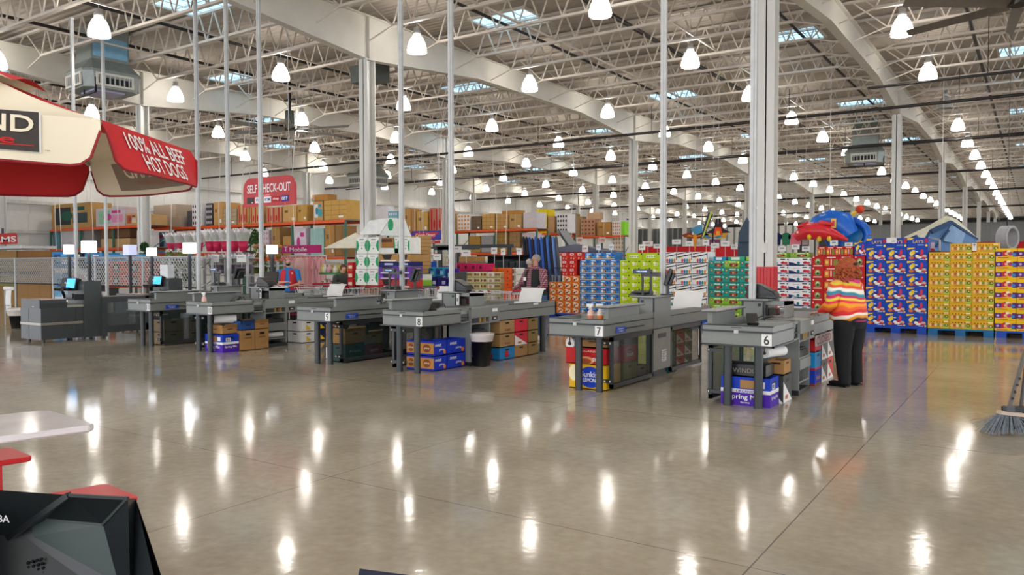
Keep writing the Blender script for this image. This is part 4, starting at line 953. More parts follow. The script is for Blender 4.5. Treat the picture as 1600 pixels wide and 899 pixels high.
# ================= people =================
def skin_body(name, nodes, edges, m, parent, root='pelvis', sub=2):
    """one continuous body grown over a jointed skeleton"""
    keys = list(nodes); me = bpy.data.meshes.new(name)
    keys.remove(root); keys = [root]+keys
    me.from_pydata([nodes[k][:3] for k in keys], [(keys.index(a), keys.index(b_)) for a, b_ in edges], [])
    o = bpy.data.objects.new(name, me); COL.objects.link(o); o.parent = parent
    md = o.modifiers.new('skin', 'SKIN')
    if not me.skin_vertices: me.attributes.new('skin_vertex', 'SKIN', 'POINT') if False else None
    sv = me.skin_vertices[0].data if me.skin_vertices else None
    if sv is None:
        bpy.context.view_layer.objects.active = o; o.select_set(True)
        bpy.ops.object.mode_set(mode='OBJECT'); sv = me.skin_vertices[0].data
    for i, k in enumerate(keys):
        r = nodes[k][3]; sv[i].radius = r if isinstance(r, tuple) else (r, r)
    sv[0].use_root = True
    md.use_smooth_shade = True
    sb = o.modifiers.new('sub', 'SUBSURF'); sb.levels = sub; sb.render_levels = sub
    me.materials.append(m)
    return o
def loft(rings, m, n=18, wr=.0, seed=1, closed=True):
    """rings: (centre, half width along a, half width along b, axis a, axis b)"""
    rnd = random.Random(seed); q = MB(); V = []
    ph = [rnd.uniform(0, 6) for _ in range(4)]
    for k, (c, ra, rb, a, b_) in enumerate(rings):
        c = Vector(c); a = Vector(a); b_ = Vector(b_)
        for i in range(n):
            t = 2*PI*i/n; w = 1+wr*(math.sin(3*t+ph[0]+k*.9)+.6*math.sin(5*t+ph[1]-k*1.3)+.5*math.sin(7*t+ph[2]+k*2.1))
            V.append(tuple(c+a*ra*w*math.cos(t)+b_*rb*w*math.sin(t)))
    F = [(k*n+i, k*n+(i+1) % n, (k+1)*n+(i+1) % n, (k+1)*n+i) for k in range(len(rings)-1) for i in range(n)]
    q.add(V, F, m, True)
    if closed: q.add(V, [tuple(range(n))[::-1], tuple(range((len(rings)-1)*n, len(rings)*n))], m)
    return q
AX, AY, AZ = (1, 0, 0), (0, 1, 0), (0, 0, 1)
def limb(pts, m, wr=.03, seed=1, n=12):
    """sleeve or trouser leg along joints: (point, radius)"""
    P = []
    for (p, r), (p2, r2) in zip(pts[:-1], pts[1:]):
        for t in (0, .33, .66): P.append((Vector(p).lerp(Vector(p2), t), r+(r2-r)*t))
    P.append((Vector(pts[-1][0]), pts[-1][1]))
    R = []; a = None
    for i, (p, r) in enumerate(P):
        d = (P[min(i+1, len(P)-1)][0]-P[max(i-1, 0)][0]).normalized()
        a = d.orthogonal().normalized() if a is None else (a-d*a.dot(d)).normalized()
        R.append((p, r, r, a, d.cross(a)))
    return loft(R, m, n, wr, seed)
def person(label, loc, rz, H, g, skin, P):
    """P: pose and clothes. local frame: faces -y, height H, girth g"""
    r = thing('person', label, 'person', loc, rz)
    h = H
    lean = P.get('lean', 0)
    def L_(x, y, z): return (x, y - lean*max(0, z-.5*h), z)
    hip, sh = .095*g, .19*g**.5
    nd = {'pelvis': (*L_(0, 0, .52*h), (.13*g, .11*g)), 'waist': (*L_(0, .0, .62*h), (.12*g, .1*g)), 'chest': (*L_(0, .01, .74*h), (.135*g**.5, .1*g)),
          'neck0': (*L_(0, .015, .82*h), (.06, .06)), 'neck': (*L_(0, .0, .855*h), (.05, .052)), 'head0': (*L_(0, -.01, .895*h), (.06, .075)), 'head1': (*L_(0, -.005, .945*h), (.07, .085)), 'head2': (*L_(0, .0, .975*h), (.05, .06))}
    ed = [('pelvis', 'waist'), ('waist', 'chest'), ('chest', 'neck0'), ('neck0', 'neck'), ('neck', 'head0'), ('head0', 'head1'), ('head1', 'head2')]
    arms = P['arms']
    for s_, t in ((-1, 'R'), (1, 'L')):
        nd['sh'+t] = (*L_(s_*sh, .01, .80*h), (.055, .055)); ed.append(('chest', 'sh'+t))
        el, wr, fd = arms[t]
        nd['el'+t] = (*el, (.042, .042)); nd['wr'+t] = (*wr, (.027, .024)); ed += [('sh'+t, 'el'+t), ('el'+t, 'wr'+t)]
        d = Vector(fd).normalized(); side = d.cross(Vector((0, 0, 1))); side = side.normalized() if side.length > .1 else Vector((1, 0, 0))
        nrm = side.cross(d)
        pm = Vector(wr)+d*.05; nd['pm'+t] = (*pm, (.032, .018)); ed.append(('wr'+t, 'pm'+t))
        for k, (o_, l_) in enumerate(((-.03, .06), (-.01, .07), (.01, .066), (.03, .052))):
            a = pm+d*.035+side*o_; b_ = a+d*l_*.55-nrm*.008; c = b_+d*l_*.35-nrm*.022
            nd['f%d%s' % (k, t)] = (*a, (.009, .009)); nd['g%d%s' % (k, t)] = (*b_, (.008, .008)); nd['h%d%s' % (k, t)] = (*c, (.007, .007))
            ed += [('pm'+t, 'f%d%s' % (k, t)), ('f%d%s' % (k, t), 'g%d%s' % (k, t)), ('g%d%s' % (k, t), 'h%d%s' % (k, t))]
        a = Vector(wr)+d*.03+side*.034*s_; b_ = a+d*.035+side*.02*s_-nrm*.01
        nd['t0'+t] = (*a, (.011, .011)); nd['t1'+t] = (*b_, (.009, .009)); ed += [('wr'+t, 't0'+t), ('t0'+t, 't1'+t)]
        nd['hp'+t] = (s_*hip, 0, .48*h, (.085*g, .085*g)); nd['kn'+t] = (s_*hip*1.05, -.015, .27*h, (.058, .06)); nd['an'+t] = (s_*hip*1.1, .02, .055*h, (.036, .038)); nd['to'+t] = (s_*hip*1.2, -.12, .02*h, (.035, .022))
        ed += [('pelvis', 'hp'+t), ('hp'+t, 'kn'+t), ('kn'+t, 'an'+t), ('an'+t, 'to'+t)]
    skin_body('body', nd, ed, skin, r)
    # trousers
    pm_ = P['trousers']
    for s_, t in ((-1, 'R'), (1, 'L')):
        limb([((s_*hip, .01, .53*h), .105*g), ((s_*hip, .015, .47*h), .108*g), ((s_*hip*1.05, .0, .28*h), .082*g), ((s_*hip*1.1, .03, .05*h), .068*g**.5), ((s_*hip*1.1, .03, .025*h), .07*g**.5)], pm_, .035, 3+s_).build('trouser_leg', r)
    loft([(L_(0, .005, z*h), rx*g, ry*g, AX, AY) for z, rx, ry in ((.46, .15, .12), (.5, .185, .14), (.55, .175, .135), (.6, .16, .125))], pm_, 20, .01).build('trouser_seat', r)
    for s_ in (-1, 1):
        q = MB(); q.ball((s_*hip*1.15, -.05, .035), .055, P['shoe'], 12, .75, .95, 2.5); q.box(s_*hip*1.15-.05, s_*hip*1.15+.05, -.17, .08, 0, .018, P['shoe']); q.build('shoe', r)
    # top
    tz = P['hem']; sm = P['shirt']
    prof = P.get('torso', ((tz, .19, .16), (.56, .185, .155), (.62, .175, .15), (.68, .175, .145), (.74, .18, .135), (.79, .185, .12), (.82, .15, .1), (.845, .08, .075), (.86, .06, .065)))
    loft([(L_(0, .005, z*h), rx*g**(.6 if z > .76 else 1), ry*g, AX, AY) for z, rx, ry in prof], sm, 28, P.get('wr', .018), 5, False).build(P.get('shirt_name', 'shirt'), r)
    for s_, t in ((-1, 'R'), (1, 'L')):
        S0 = Vector(nd['sh'+t][:3]); el, wr, fd = arms[t]; el = Vector(el); wr = Vector(wr)
        start = S0+Vector((-s_*.05, 0, -.02)); k = P.get('sleeve', 1)
        if k >= 1: pts = [(start, .075*g**.5), (S0+Vector((s_*.0, 0, -.01)), .08*g**.5), (el, .066*g**.5), (el.lerp(wr, .55), .056*g**.5), (el.lerp(wr, .95), .042)]
        else: pts = [(start, .075*g**.5), (S0, .08*g**.5), (S0.lerp(el, .75), .066*g**.5)]
        limb(pts, sm, .035, 8+s_).build('sleeve', r)
    hc = Vector(L_(0, -.0, .93*h))
    # face
    q = MB(); q.ball((hc.x, hc.y-.085, hc.z-.008), .014, skin, 8, 1.5); q.build('nose', r)
    for s_ in (-1, 1):
        MB().ball((hc.x+s_*.073, hc.y+.01, hc.z-.008), .022, skin, 8, 1.4, .4, .8).build('ear', r)
        q = MB(); q.ball((hc.x+s_*.031, hc.y-.076, hc.z+.008), .012, C('F2EEE8'), 8, .7); q.ball((hc.x+s_*.031, hc.y-.084, hc.z+.008), .006, C('2A1E18'), 6); q.build('eye', r)
    MB().ball((hc.x, hc.y-.075, hc.z-.05), .02, C('A85A50'), 8, .3, 1.2, .5).build('mouth', r)
    return r, nd, hc, L_
sk1 = mat('skin_light', 'D9A48A', .5, var=.05); sk2 = mat('skin_tan', 'C08A6A', .5, var=.05)
# serape stripes
def stripes(name, cols, freq, dist=.6, seed=0):
    m = mat(name, cols[0], .7, var=0); nt = m.node_tree; N = nt.nodes; L = nt.links; b = N['Principled BSDF']
    tc = N.new('ShaderNodeTexCoord'); nz = N.new('ShaderNodeTexNoise'); nz.inputs['Scale'].default_value = 3.0; nz.inputs['Detail'].default_value = 1
    L.new(tc.outputs['Object'], nz.inputs['Vector']); sp = N.new('ShaderNodeSeparateXYZ'); L.new(tc.outputs['Object'], sp.inputs[0])
    a = N.new('ShaderNodeMath'); a.operation = 'MULTIPLY_ADD'; a.inputs[1].default_value = dist; L.new(nz.outputs['Fac'], a.inputs[0])
    z = N.new('ShaderNodeMath'); z.operation = 'MULTIPLY'; z.inputs[1].default_value = freq; L.new(sp.outputs['Z'], z.inputs[0]); L.new(z.outputs[0], a.inputs[2])
    f = N.new('ShaderNodeMath'); f.operation = 'FRACT'; L.new(a.outputs[0], f.inputs[0])
    rp = N.new('ShaderNodeValToRGB'); rp.color_ramp.interpolation = 'LINEAR'
    e = rp.color_ramp.elements; k = len(cols)
    e[0].position = 0; e[0].color = (*lin(cols[0]), 1); e[1].position = 1; e[1].color = (*lin(cols[0]), 1)
    for i, c in enumerate(cols):
        for p in (i/k+.015, (i+1)/k-.015):
            q = e.new(min(.999, p)); q.color = (*lin(c), 1)
    L.new(f.outputs[0], rp.inputs['Fac']); L.new(rp.outputs['Color'], b.inputs['Base Color'])
    return m
serape = stripes('serape', ['E0282E', 'F0642A', 'F6A61E', 'E8324E', 'F2D84A', 'C81E5A', '1E8AA0', 'F4EEE0', 'E8562A', 'E0C23A', 'D8287A', '2A2A3A', 'F29A2A', 'F4EEE0'], 1.9, .5)
m_jean = mat('black_jeans', '0A0B0D', .85, var=.25, scale=5)
w, nd, hc, L_ = person('person with curly red hair in a striped rainbow hoodie, seen from behind at lane six', (-1.93, 10.42, 0), math.radians(-112), 1.58, 1.22, sk1,
    dict(arms={'R': ((-.30, -.10, 1.04), (-.22, -.30, .93), (.1, -1, -.1)), 'L': ((.31, -.04, 1.03), (.25, -.24, .92), (-.1, -1, -.1))}, lean=.12, trousers=m_jean, shoe=C('121214', .6), hem=.52, shirt=serape, shirt_name='striped_hoodie', wr=.03,
         torso=((.515, .165, .15), (.53, .2, .175), (.58, .2, .175), (.64, .195, .17), (.7, .19, .165), (.76, .19, .15), (.8, .18, .125), (.83, .15, .11), (.855, .1, .1), (.87, .08, .09))))
q = MB(); q.grid(lambda u, v: (.14*math.sin((u-.5)*PI*1.1)*(1-.3*v), L_(0, 0, 1.3)[1]+.06+.11*math.cos((u-.5)*PI*1.1)*(1-.2*v)+.03*math.sin(v*PI), 1.36-.2*v+.02*math.cos(u*6)), 14, 6, serape); q.build('hood', w)
# curly hair: many overlapping locks on one shell
hm = mat('red_hair', 'A04A1E', .6, var=.35, scale=30, bump=.8); q = MB(); rnd = random.Random(3)
q.ball((hc.x, hc.y+.05, hc.z+.0), .13, hm, 18, 1.15, 1.0, 1.0)
for k in range(190):
    t = rnd.uniform(0, 2*PI); ph = rnd.uniform(-.9, 1.45); 
    d = Vector((math.cos(t)*math.cos(ph), math.sin(t)*math.cos(ph), math.sin(ph)))
    if d.y < -.55: continue
    c = Vector((hc.x, hc.y+.045, hc.z-.01))+Vector((d.x*.125, d.y*.12, d.z*.14)); pts = []
    for j in range(7):
        a = j*1.5+k; pts.append(c+d*.005*j+Vector((math.cos(a)*.018, math.sin(a)*.018, -.016*j*(1-.0*k))))
    q.tube(pts, [.014, .016, .016, .015, .013, .01, .004], hm, 5)
for k in range(46):
    x = rnd.uniform(-.13, .13); y = hc.y+.07+rnd.uniform(-.06, .08); z0 = hc.z-.03-rnd.uniform(0, .08); pts = [Vector((x+math.cos(j*1.6+k)*.016, y+math.sin(j*1.6+k)*.016, z0-.026*j)) for j in range(7)]
    q.tube(pts, [.015, .017, .017, .015, .013, .01, .004], hm, 5)
q.build('curly_hair', w)
MB().ball((hc.x+.02, hc.y+.18, hc.z+.06), .03, m_blk, 8, .6).build('hair_clip', w)
# man in plaid
pm = mat('plaid', '7A3A4A', .8, var=0); nt = pm.node_tree; N = nt.nodes; L = nt.links; b = N['Principled BSDF']
tc = N.new('ShaderNodeTexCoord'); sp = N.new('ShaderNodeSeparateXYZ'); L.new(tc.outputs['Object'], sp.inputs[0]); prev = None
for ax, fr in (('X', 24), ('Z', 24)):
    a = N.new('ShaderNodeMath'); a.operation = 'MULTIPLY'; a.inputs[1].default_value = fr; L.new(sp.outputs[ax], a.inputs[0]); f = N.new('ShaderNodeMath'); f.operation = 'FRACT'; L.new(a.outputs[0], f.inputs[0])
    g_ = N.new('ShaderNodeMath'); g_.operation = 'GREATER_THAN'; g_.inputs[1].default_value = .78; L.new(f.outputs[0], g_.inputs[0])
    if prev is None: prev = g_.outputs[0]
    else:
        q = N.new('ShaderNodeMath'); q.operation = 'ADD'; L.new(prev, q.inputs[0]); L.new(g_.outputs[0], q.inputs[1]); prev = q.outputs[0]
rp = N.new('ShaderNodeValToRGB'); rp.color_ramp.elements[0].color = (*lin('6A2A3A'), 1); rp.color_ramp.elements[1].color = (*lin('E0C8CC'), 1); q = rp.color_ramp.elements.new(.5); q.color = (*lin('A87884'), 1)
q = N.new('ShaderNodeMath'); q.operation = 'MULTIPLY'; q.inputs[1].default_value = .5; L.new(prev, q.inputs[0]); L.new(q.outputs[0], rp.inputs['Fac']); L.new(rp.outputs['Color'], b.inputs['Base Color'])
p, nd, hc, L_ = person('person with grey hair and glasses in a plaid shirt and black vest behind lane eight', (-8.42, 13.35, 0), math.radians(-14), 1.72, 1.25, sk2,
    dict(arms={'R': ((-.34, -.08, 1.08), (-.3, -.34, .96), (0, -1, -.1)), 'L': ((.34, -.08, 1.08), (.3, -.34, .96), (0, -1, -.1))}, trousers=mat('blue_jeans', '2F5A7E', .7, var=.15), shoe=C('D8D8D4'), hem=.5, shirt=pm))
hcg = mat('grey_hair', '8C8A86', .7, var=.2, scale=25, bump=.4)
q = MB(); q.ball((hc.x, hc.y+.034, hc.z+.04), .09, hcg, 16, .95, .95, 1.0); q.build('hair', p)
def glasses(p, hc, m):
    q = MB()
    for s_ in (-1, 1):
        q.tube([(hc.x+s_*.034+.025*math.cos(t*PI/5), hc.y-.094, hc.z+.006+.018*math.sin(t*PI/5)) for t in range(11)], .003, m, 5); q.bar((hc.x+s_*.058, hc.y-.092, hc.z+.012), (hc.x+s_*.078, hc.y+.0, hc.z+.005), .004, m)
    q.bar((hc.x-.01, hc.y-.096, hc.z+.008), (hc.x+.01, hc.y-.096, hc.z+.008), .004, m); q.build('glasses', p)
glasses(p, hc, m_blk)
MB().ball((hc.x, hc.y-.08, hc.z-.032), .02, C('6A625A'), 8, .35, 1.6, .4).ball((hc.x, hc.y-.065, hc.z-.075), .03, C('8A8278'), 8, .6, 1, .6).build('moustache', p)
def vest(p, L_, h, g, m, gap, zb=.52):
    q = MB(); n = 22; rings = []
    prof = ((zb, .2, .168), (.6, .192, .165), (.68, .19, .16), (.74, .193, .148), (.79, .185, .13), (.825, .15, .108))
    V = []
    for z, rx, ry in prof:
        for i in range(n+1):
            t = -PI/2+gap*(1.25 if z < .7 else 1)+(2*PI-2*gap*(1.25 if z < .7 else 1))*i/n; c = L_(0, .005, z*h); V.append((c[0]+rx*1.04*g**(.6 if z > .76 else 1)*math.cos(t), c[1]+ry*1.05*g*math.sin(t), c[2]))
    k = n+1; F = [(j*k+i, j*k+i+1, (j+1)*k+i+1, (j+1)*k+i) for j in range(len(prof)-1) for i in range(n)]
    q.add(V, F, m, True); return q.build('vest', p)
vest(p, L_, 1.72, 1.25, mat('black_vest', '1A1D1C', .8), .27)
MB().box(-.1, -.03, -.235, -.225, 1.19, 1.26, m_paper).box(-.07, -.065, -.23, -.22, 1.26, 1.42, C('3A3A3A')).build('name_badge', p)
# worker in red vest with mask
p, nd, hc, L_ = person('person in a red vest, blue shirt and black face mask standing behind lane ten', (-15.72, 13.2, 0), math.radians(38), 1.68, 1.12, sk1,
    dict(arms={'R': ((-.27, -.06, 1.06), (-.02, -.28, 1.08), (1, -.2, .05)), 'L': ((.29, -.06, 1.03), (.1, -.27, .98), (-1, -.1, -.1))}, trousers=mat('grey_trousers', '3A4250', .7), shoe=m_blk, hem=.5, shirt=mat('blue_shirt', '1F7AC4', .7), sleeve=.5))
vest(p, L_, 1.68, 1.12, mat('red_vest', 'C41E2E', .7), .2)
MB().disc((.12, -.165, 1.3), .02, .02, W_, 8).build('vest_badge', p)
glasses(p, hc, C('6A5A4A'))
MB().ball((hc.x, hc.y-.05, hc.z-.04), .055, m_blk, 14, .8, 1.05, .85).build('face_mask', p)
MB().ball((hc.x, hc.y+.04, hc.z-.01), .082, mat('thin_hair', 'B89A84', .6), 14, .8, .95, .8).build('hair', p)
# crouching shopper further back
p, nd, hc, L_ = person('person with brown tied hair in a dark grey jacket bending over behind the masked worker', (-15.6, 14.9, 0), math.radians(60), 1.5, 1.0, sk1,
    dict(arms={'R': ((-.24, -.2, .98), (-.1, -.42, 1.0), (0, -1, 0)), 'L': ((.24, -.2, .98), (.1, -.42, 1.0), (0, -1, 0))}, lean=.35, trousers=m_jean, shoe=m_blk, hem=.5, shirt=mat('dark_jacket', '3C403A', .8)))
MB().ball((hc.x, hc.y+.03, hc.z+.03), .095, mat('brown_hair', '5A3A26', .7, var=.3, scale=25), 14, 1.0).ball((hc.x, hc.y+.1, hc.z+.09), .05, mat('brown_hair', '5A3A26', .7), 10).build('hair', p)
p, nd, hc, L_ = person('person with thin white hair seen only by the head beyond the plaid shopper', (-11.6, 18.1, 0), math.radians(190), 1.66, 1.0, sk2,
    dict(arms={'R': ((-.26, -.02, 1.0), (-.28, -.1, .8), (0, 0, -1)), 'L': ((.26, -.02, 1.0), (.28, -.1, .8), (0, 0, -1))}, trousers=m_jean, shoe=m_blk, hem=.5, shirt=mat('plum_shirt', '4A2A3A', .8)))
MB().ball((hc.x, hc.y+.02, hc.z+.03), .092, mat('white_hair', 'B8B2AC', .7, var=.2, scale=25), 14, .95).build('hair', p)
# ================= food court in the foreground =================
def vp(lat, dep, z): # from sideways offset and distance along the view to the store's own axes
    a = math.radians(33.95); return Vector((lat*math.cos(a)-dep*math.sin(a), lat*math.sin(a)+dep*math.cos(a), z))
m_cream = mat('canvas_cream', 'E6DCC4', .8, var=.04, scale=2); m_cred = mat('canvas_red', 'C01C22', .75, var=.05, scale=2); m_trim = mat('canvas_trim', '8E1422', .6); m_logo = mat('logo_grey', '3A3532', .7)
uc = (-3.33, 4.945); UR = 1.21
U0 = vp(uc[0], uc[1], 0)
r = thing('market_umbrella', 'large cream and red food court umbrella lettered 100% ALL BEEF HOT DOGS, upper left', 'umbrella', (U0.x, U0.y, 0), math.radians(33.95))
# local frame: x sideways, y along the view
ang0 = math.radians(-30)
cor = [(UR*math.cos(ang0+k*PI/3), UR*math.sin(ang0+k*PI/3)) for k in range(6)]   # corner 0 nearest right, corner 1 furthest right
ZR, ZA = 2.35, 2.74
cols_ = {0: m_cred, 1: m_cream, 2: m_cred, 3: m_cream, 4: m_cred, 5: m_cream}
for k in range(6):
    a = Vector((*cor[k], ZR)); b_ = Vector((*cor[(k+1) % 6], ZR)); ap = Vector((0, 0, ZA)); m = cols_[k]
    out = ((a+b_)/2); out.z = 0; out.normalize()
    q = MB()
    def pan(u, v, a=a, b_=b_, ap=ap, out=out):
        e = a.lerp(b_, u); p = ap.lerp(e, .12+.88*v); p.z -= .10*math.sin(v*PI)*math.sin(PI*u)*.8+.02*math.sin(v*PI); return tuple(p)
    q.grid(pan, 20, 20, m)
    q.build('panel', r)
    # valance hanging with rounded corners
    def val(u, v, a=a, b_=b_, out=out, sgn=0, d0=0):
        e = a.lerp(b_, u); ln = .27
        t = min(u, 1-u); cut = 0 if t > .12 else (1-math.sqrt(max(0, 1-((.12-t)/.12)**2)))*.75
        flare = .11*v*math.sin(PI*min(1, max(0, u)))+.035*v
        wav = .018*math.sin(u*9+k*2)*v
        return tuple(e+out*(flare+wav+d0)-Vector((0, 0, ln*v*(1-cut))))
    vq = MB(); vq.grid(lambda u, v: val(u, v), 24, 6, m); vq.tube([val(i/24, 1) for i in range(25)], .008, m_trim, 5)
    vo = vq.build('valance', r)
    ux = (b_-a).normalized()
    def on(vq_, txt, u0, v0, hgt, wid, mt, th=.004, w2=1):
        V, F = text_geo(txt); xs = [p[0] for p in V]; ys = [p[1] for p in V]; cx = (max(xs)+min(xs))/2; cy = (max(ys)+min(ys))/2
        P = []
        for p in V:
            u = u0+w2*(p[0]-cx)/(max(xs)-min(xs))*wid/(b_-a).length; v = v0-(p[1]-cy)/(max(ys)-min(ys))*hgt/.27
            P.append(tuple(Vector(val(u, v))+out*th))
        vq_.add(P, F, mt)
    def patch(vq_, u0, u1, v0, v1, mt, th):
        vq_.grid(lambda u, v: tuple(Vector(val(u0+(u1-u0)*u, v0+(v1-v0)*v))+out*th), 10, 4, mt)
    if k == 0:
        t = MB(); on(t, '100% ALL BEEF', .5, .3, .1, .8, W_, .008); on(t, 'HOT DOGS', .5, .72, .1, .58, W_, .008); t.build('lettering', vo)
    if k in (1, 5):
        # logo sits on lower panel and valance; inside view shows it through the cloth
        t = MB()
        if k == 5:
            def pb(u, v, th): return tuple(Vector(val(u, -.06+.98*v))+out*th)
            t.grid(lambda u, v: pb(.12+.64*u, .02+.84*v, .012), 20, 20, m_logo)
            t.grid(lambda u, v: pb(.113+.654*u, .01+.86*v, .009), 20, 20, m_paper)
            for txt, u0, v0, hh, ww, mt in (('KIRKLAND', .43, .29, .36, .62, m_cream), ('Signature', .44, .66, .24, .46, m_cred), ('—', .62, .74, .02, .24, m_cred), ('TM', .79, .82, .02, .02, m_logo)):
                V, F = text_geo(txt); xs = [p[0] for p in V]; ys = [p[1] for p in V]; cx = (max(xs)+min(xs))/2; cy = (max(ys)+min(ys))/2
                t.add([pb(u0+(p[0]-cx)/(max(xs)-min(xs))*ww, v0-(p[1]-cy)/(max(ys)-min(ys))*hh, .018) for p in V], F, mt)
        else:
            lg = mat('logo_through', '8A7C6C', .8)
            patch(t, .08, .78, .12, .86, lg, -.004)
            on(t, 'KIRKLAND', .43, .35, .1, .62, m_cream, -.009); on(t, 'Signature', .43, .68, .06, .45, C('A0705A'), -.009)
        t.build('logo', vo)
    MB().bar((0, 0, ZA-.06), tuple(a-Vector((0, 0, .02))), .018, C('B8B8B4'), .024).build('rib', r)
q = MB()
for k in range(6):
    a, b_ = Vector((*cor[k], 0))*.28, Vector((*cor[(k+1) % 6], 0))*.28
    q.grid(lambda u, v: tuple(Vector((0, 0, ZA+.06)).lerp(a.lerp(b_, u)+Vector((0, 0, ZA-.07+.04*math.sin(u*PI))), v)), 6, 3, cols_[k] if k % 2 else m_cred)
q.build('vent_cap', r)
MB().cyl((0, 0, .0), (0, 0, ZA+.1), .022, .022, 12, C('C8C8C8')).build('pole', r)
# white picnic table with red seats
A_ = vp(-2.09, 3.9, 0); d1 = (vp(-.74, -.67, 0)).normalized(); d2 = (vp(-.77, .63, 0)).normalized()
m_tab = mat('table_white', 'D9D4D6', .12, spec=.8); m_seat = mat('seat_red', 'C8141C', .35, var=.05)
r = thing('picnic_table', 'white topped food court table at the left edge', 'table', (A_.x, A_.y, 0))
def rr_(p, q_, a, b_, z0, z1, m, mb, off=Vector((0, 0, 0)), ch=.05):
    """slab spanned by a and b with clipped corners"""
    P = [p+a*ch, p+a*(1)-a*0-a.normalized()*0+Vector((0, 0, 0)), p+a+b_, p+b_, p+b_*ch] if False else None
    an = a.normalized()*ch; bn = b_.normalized()*ch
    pts = [p+an, p+a-an, p+a+bn, p+a+b_-bn, p+a+b_-an, p+b_+an, p+b_-bn, p+bn]
    mb.prism([(x.x, x.y, z0) for x in pts], (0, 0, z1-z0), m); return mb
rr_(Vector((0, 0, 0)), None, d1*1.25, d2*.64, .705, .74, m_tab, MB(), ch=.04).build('table_top', r, bevel=.008)
cc = d1*.62+d2*.32
MB().cyl((cc.x, cc.y, 0), (cc.x, cc.y, .705), .05, .05, 12, m_seat).cyl((cc.x, cc.y, 0), (cc.x, cc.y, .02), .25, .25, 16, m_seat).build('pedestal', r)
def seat(px, py, lab, off=(0, 0)):
    p = gp(px, py, .45); s = .36
    r = thing('red_seat', lab, 'seat', (p.x, p.y, 0))
    rr_(Vector((0, 0, 0)), None, d1*s, d2*s, .42, .45, m_seat, MB(), ch=.03).build('seat_top', r, bevel=.006)
    c = d1*s*.5+d2*s*.5
    MB().box(c.x-.06, c.x+.06, c.y-.06, c.y+.06, 0, .42, m_seat).box(c.x-.12, c.x+.12, c.y-.12, c.y+.12, 0, .02, m_seat).build('post', r)
    return r
seat(53, 713, 'red bench seat on a red post at the left edge below the table')
seat(220, 776, 'red seat half hidden by the black monitor in the corner')
# ================= black monitor seen from behind in the near corner =================
def dp(x, y, dep):
    d = ray(x, y); return Vector((np.array([0, 0, CH])+d*dep).tolist())
m_mon = mat('monitor_black', '1D2123', .35, var=.15, scale=20, bump=.03); m_mon2 = mat('monitor_green_grey', '3A4744', .5, var=.1)
o_ = dp(110, 850, .8)
r = thing('touch_monitor', 'black touch monitor seen from behind filling the lower left corner', 'monitor', tuple(o_))
q = MB()
def D(x, y, d): return tuple(dp(x, y, d)-o_)
# solid: front silhouette A.. at depth, thickness away from the camera
F1 = [(-60, 762, .80), (108, 774, .80), (212, 780, .82), (232, 838, .80), (262, 930, .77), (262, 990, .76), (-60, 990, .74)]
n = len(F1)
V = [D(x, y, d) for x, y, d in F1]+[D(x-6, y+4, d+.05) for x, y, d in F1]
q.add(V, [tuple(range(n, 2*n))[::-1]]+[(i, n+i, n+(i+1) % n, (i+1) % n) for i in range(n)], m_mon)
# top lip, sloping walls and the recessed back
P = {k: D(*v) for k, v in dict(a=(-60, 762, .80), b=(108, 774, .80), c=(200, 779, .80), c2=(212, 780, .82), d=(262, 990, .76), e=(161, 820, .83), f=(72, 812, .84), g=(205, 990, .82), h=(6, 847, .84), i=(60, 990, .83), j=(-60, 880, .83), k=(-60, 990, .80)).items()}
q.add([P['b'], P['c'], P['e'], P['f']], [(0, 1, 2, 3)], m_mon)
q.add([P['c'], P['c2'], P['d'], P['g'], P['e']], [(0, 1, 2, 3, 4)], m_mon)
q.add([P['a'], P['b'], P['h'], P['j']], [(0, 1, 2, 3)], m_mon)
q.add([P['j'], P['h'], P['i'], P['k']], [(0, 1, 2, 3)], m_mon)
q.add([P['b'], P['f'], P['h']], [(0, 1, 2)], m_mon)
q.build('casing', r)
q = MB(); q.add([P['f'], P['e'], P['g'], P['i'], P['h']], [(0, 1, 2, 3, 4)], m_mon2); q.build('back_panel', r)
q = MB()
for i in range(4):
    for j in range(6):
        c = Vector(D(44+i*7+j*1.2, 880+j*7-i*2, .825)); q.ball(tuple(c), .0018, C('05070A'), 6)
q.build('vent_holes', r)
q = MB(); ux = (Vector(D(20, 806, .80))-Vector(D(0, 805, .80))).normalized(); q.text('TOSHIBA', D(-13, 808, .805), ux, (0, 0, 1), .0075, C('C8C8C8'), .042, .004); q.build('lettering', r)
q = MB(); q.bar(P['b'], P['h'], .006, m_mon); q.bar(P['f'], P['e'], .003, C('4A524E')); q.bar(P['e'], P['c'], .003, C('3A423E')); q.bar(P['h'], P['i'], .003, C('4A524E')); q.bar(P['b'], P['c'], .003, m_mon); q.build('edge_lines', r)
MB().bar(tuple(dp(90, 990, .84)-o_), (dp(90, 990, .84)-o_).x*Vector((1, 0, 0))+Vector((0, (dp(90, 990, .84)-o_).y, -o_.z+.02)), .06, m_mon).build('stand', r)
o2 = dp(600, 900, .9)
r = MB().prism([tuple(dp(x, y, d)-o2) for x, y, d in ((562, 889, .9), (640, 899, .95), (660, 960, .95), (545, 960, .9))], (0, .02, -.01), mat('navy_plastic', '2A2F45', .35)).build('counter_corner', loc=tuple(o2))
tag(r, 'dark corner of a near device just showing at the bottom edge', 'device')
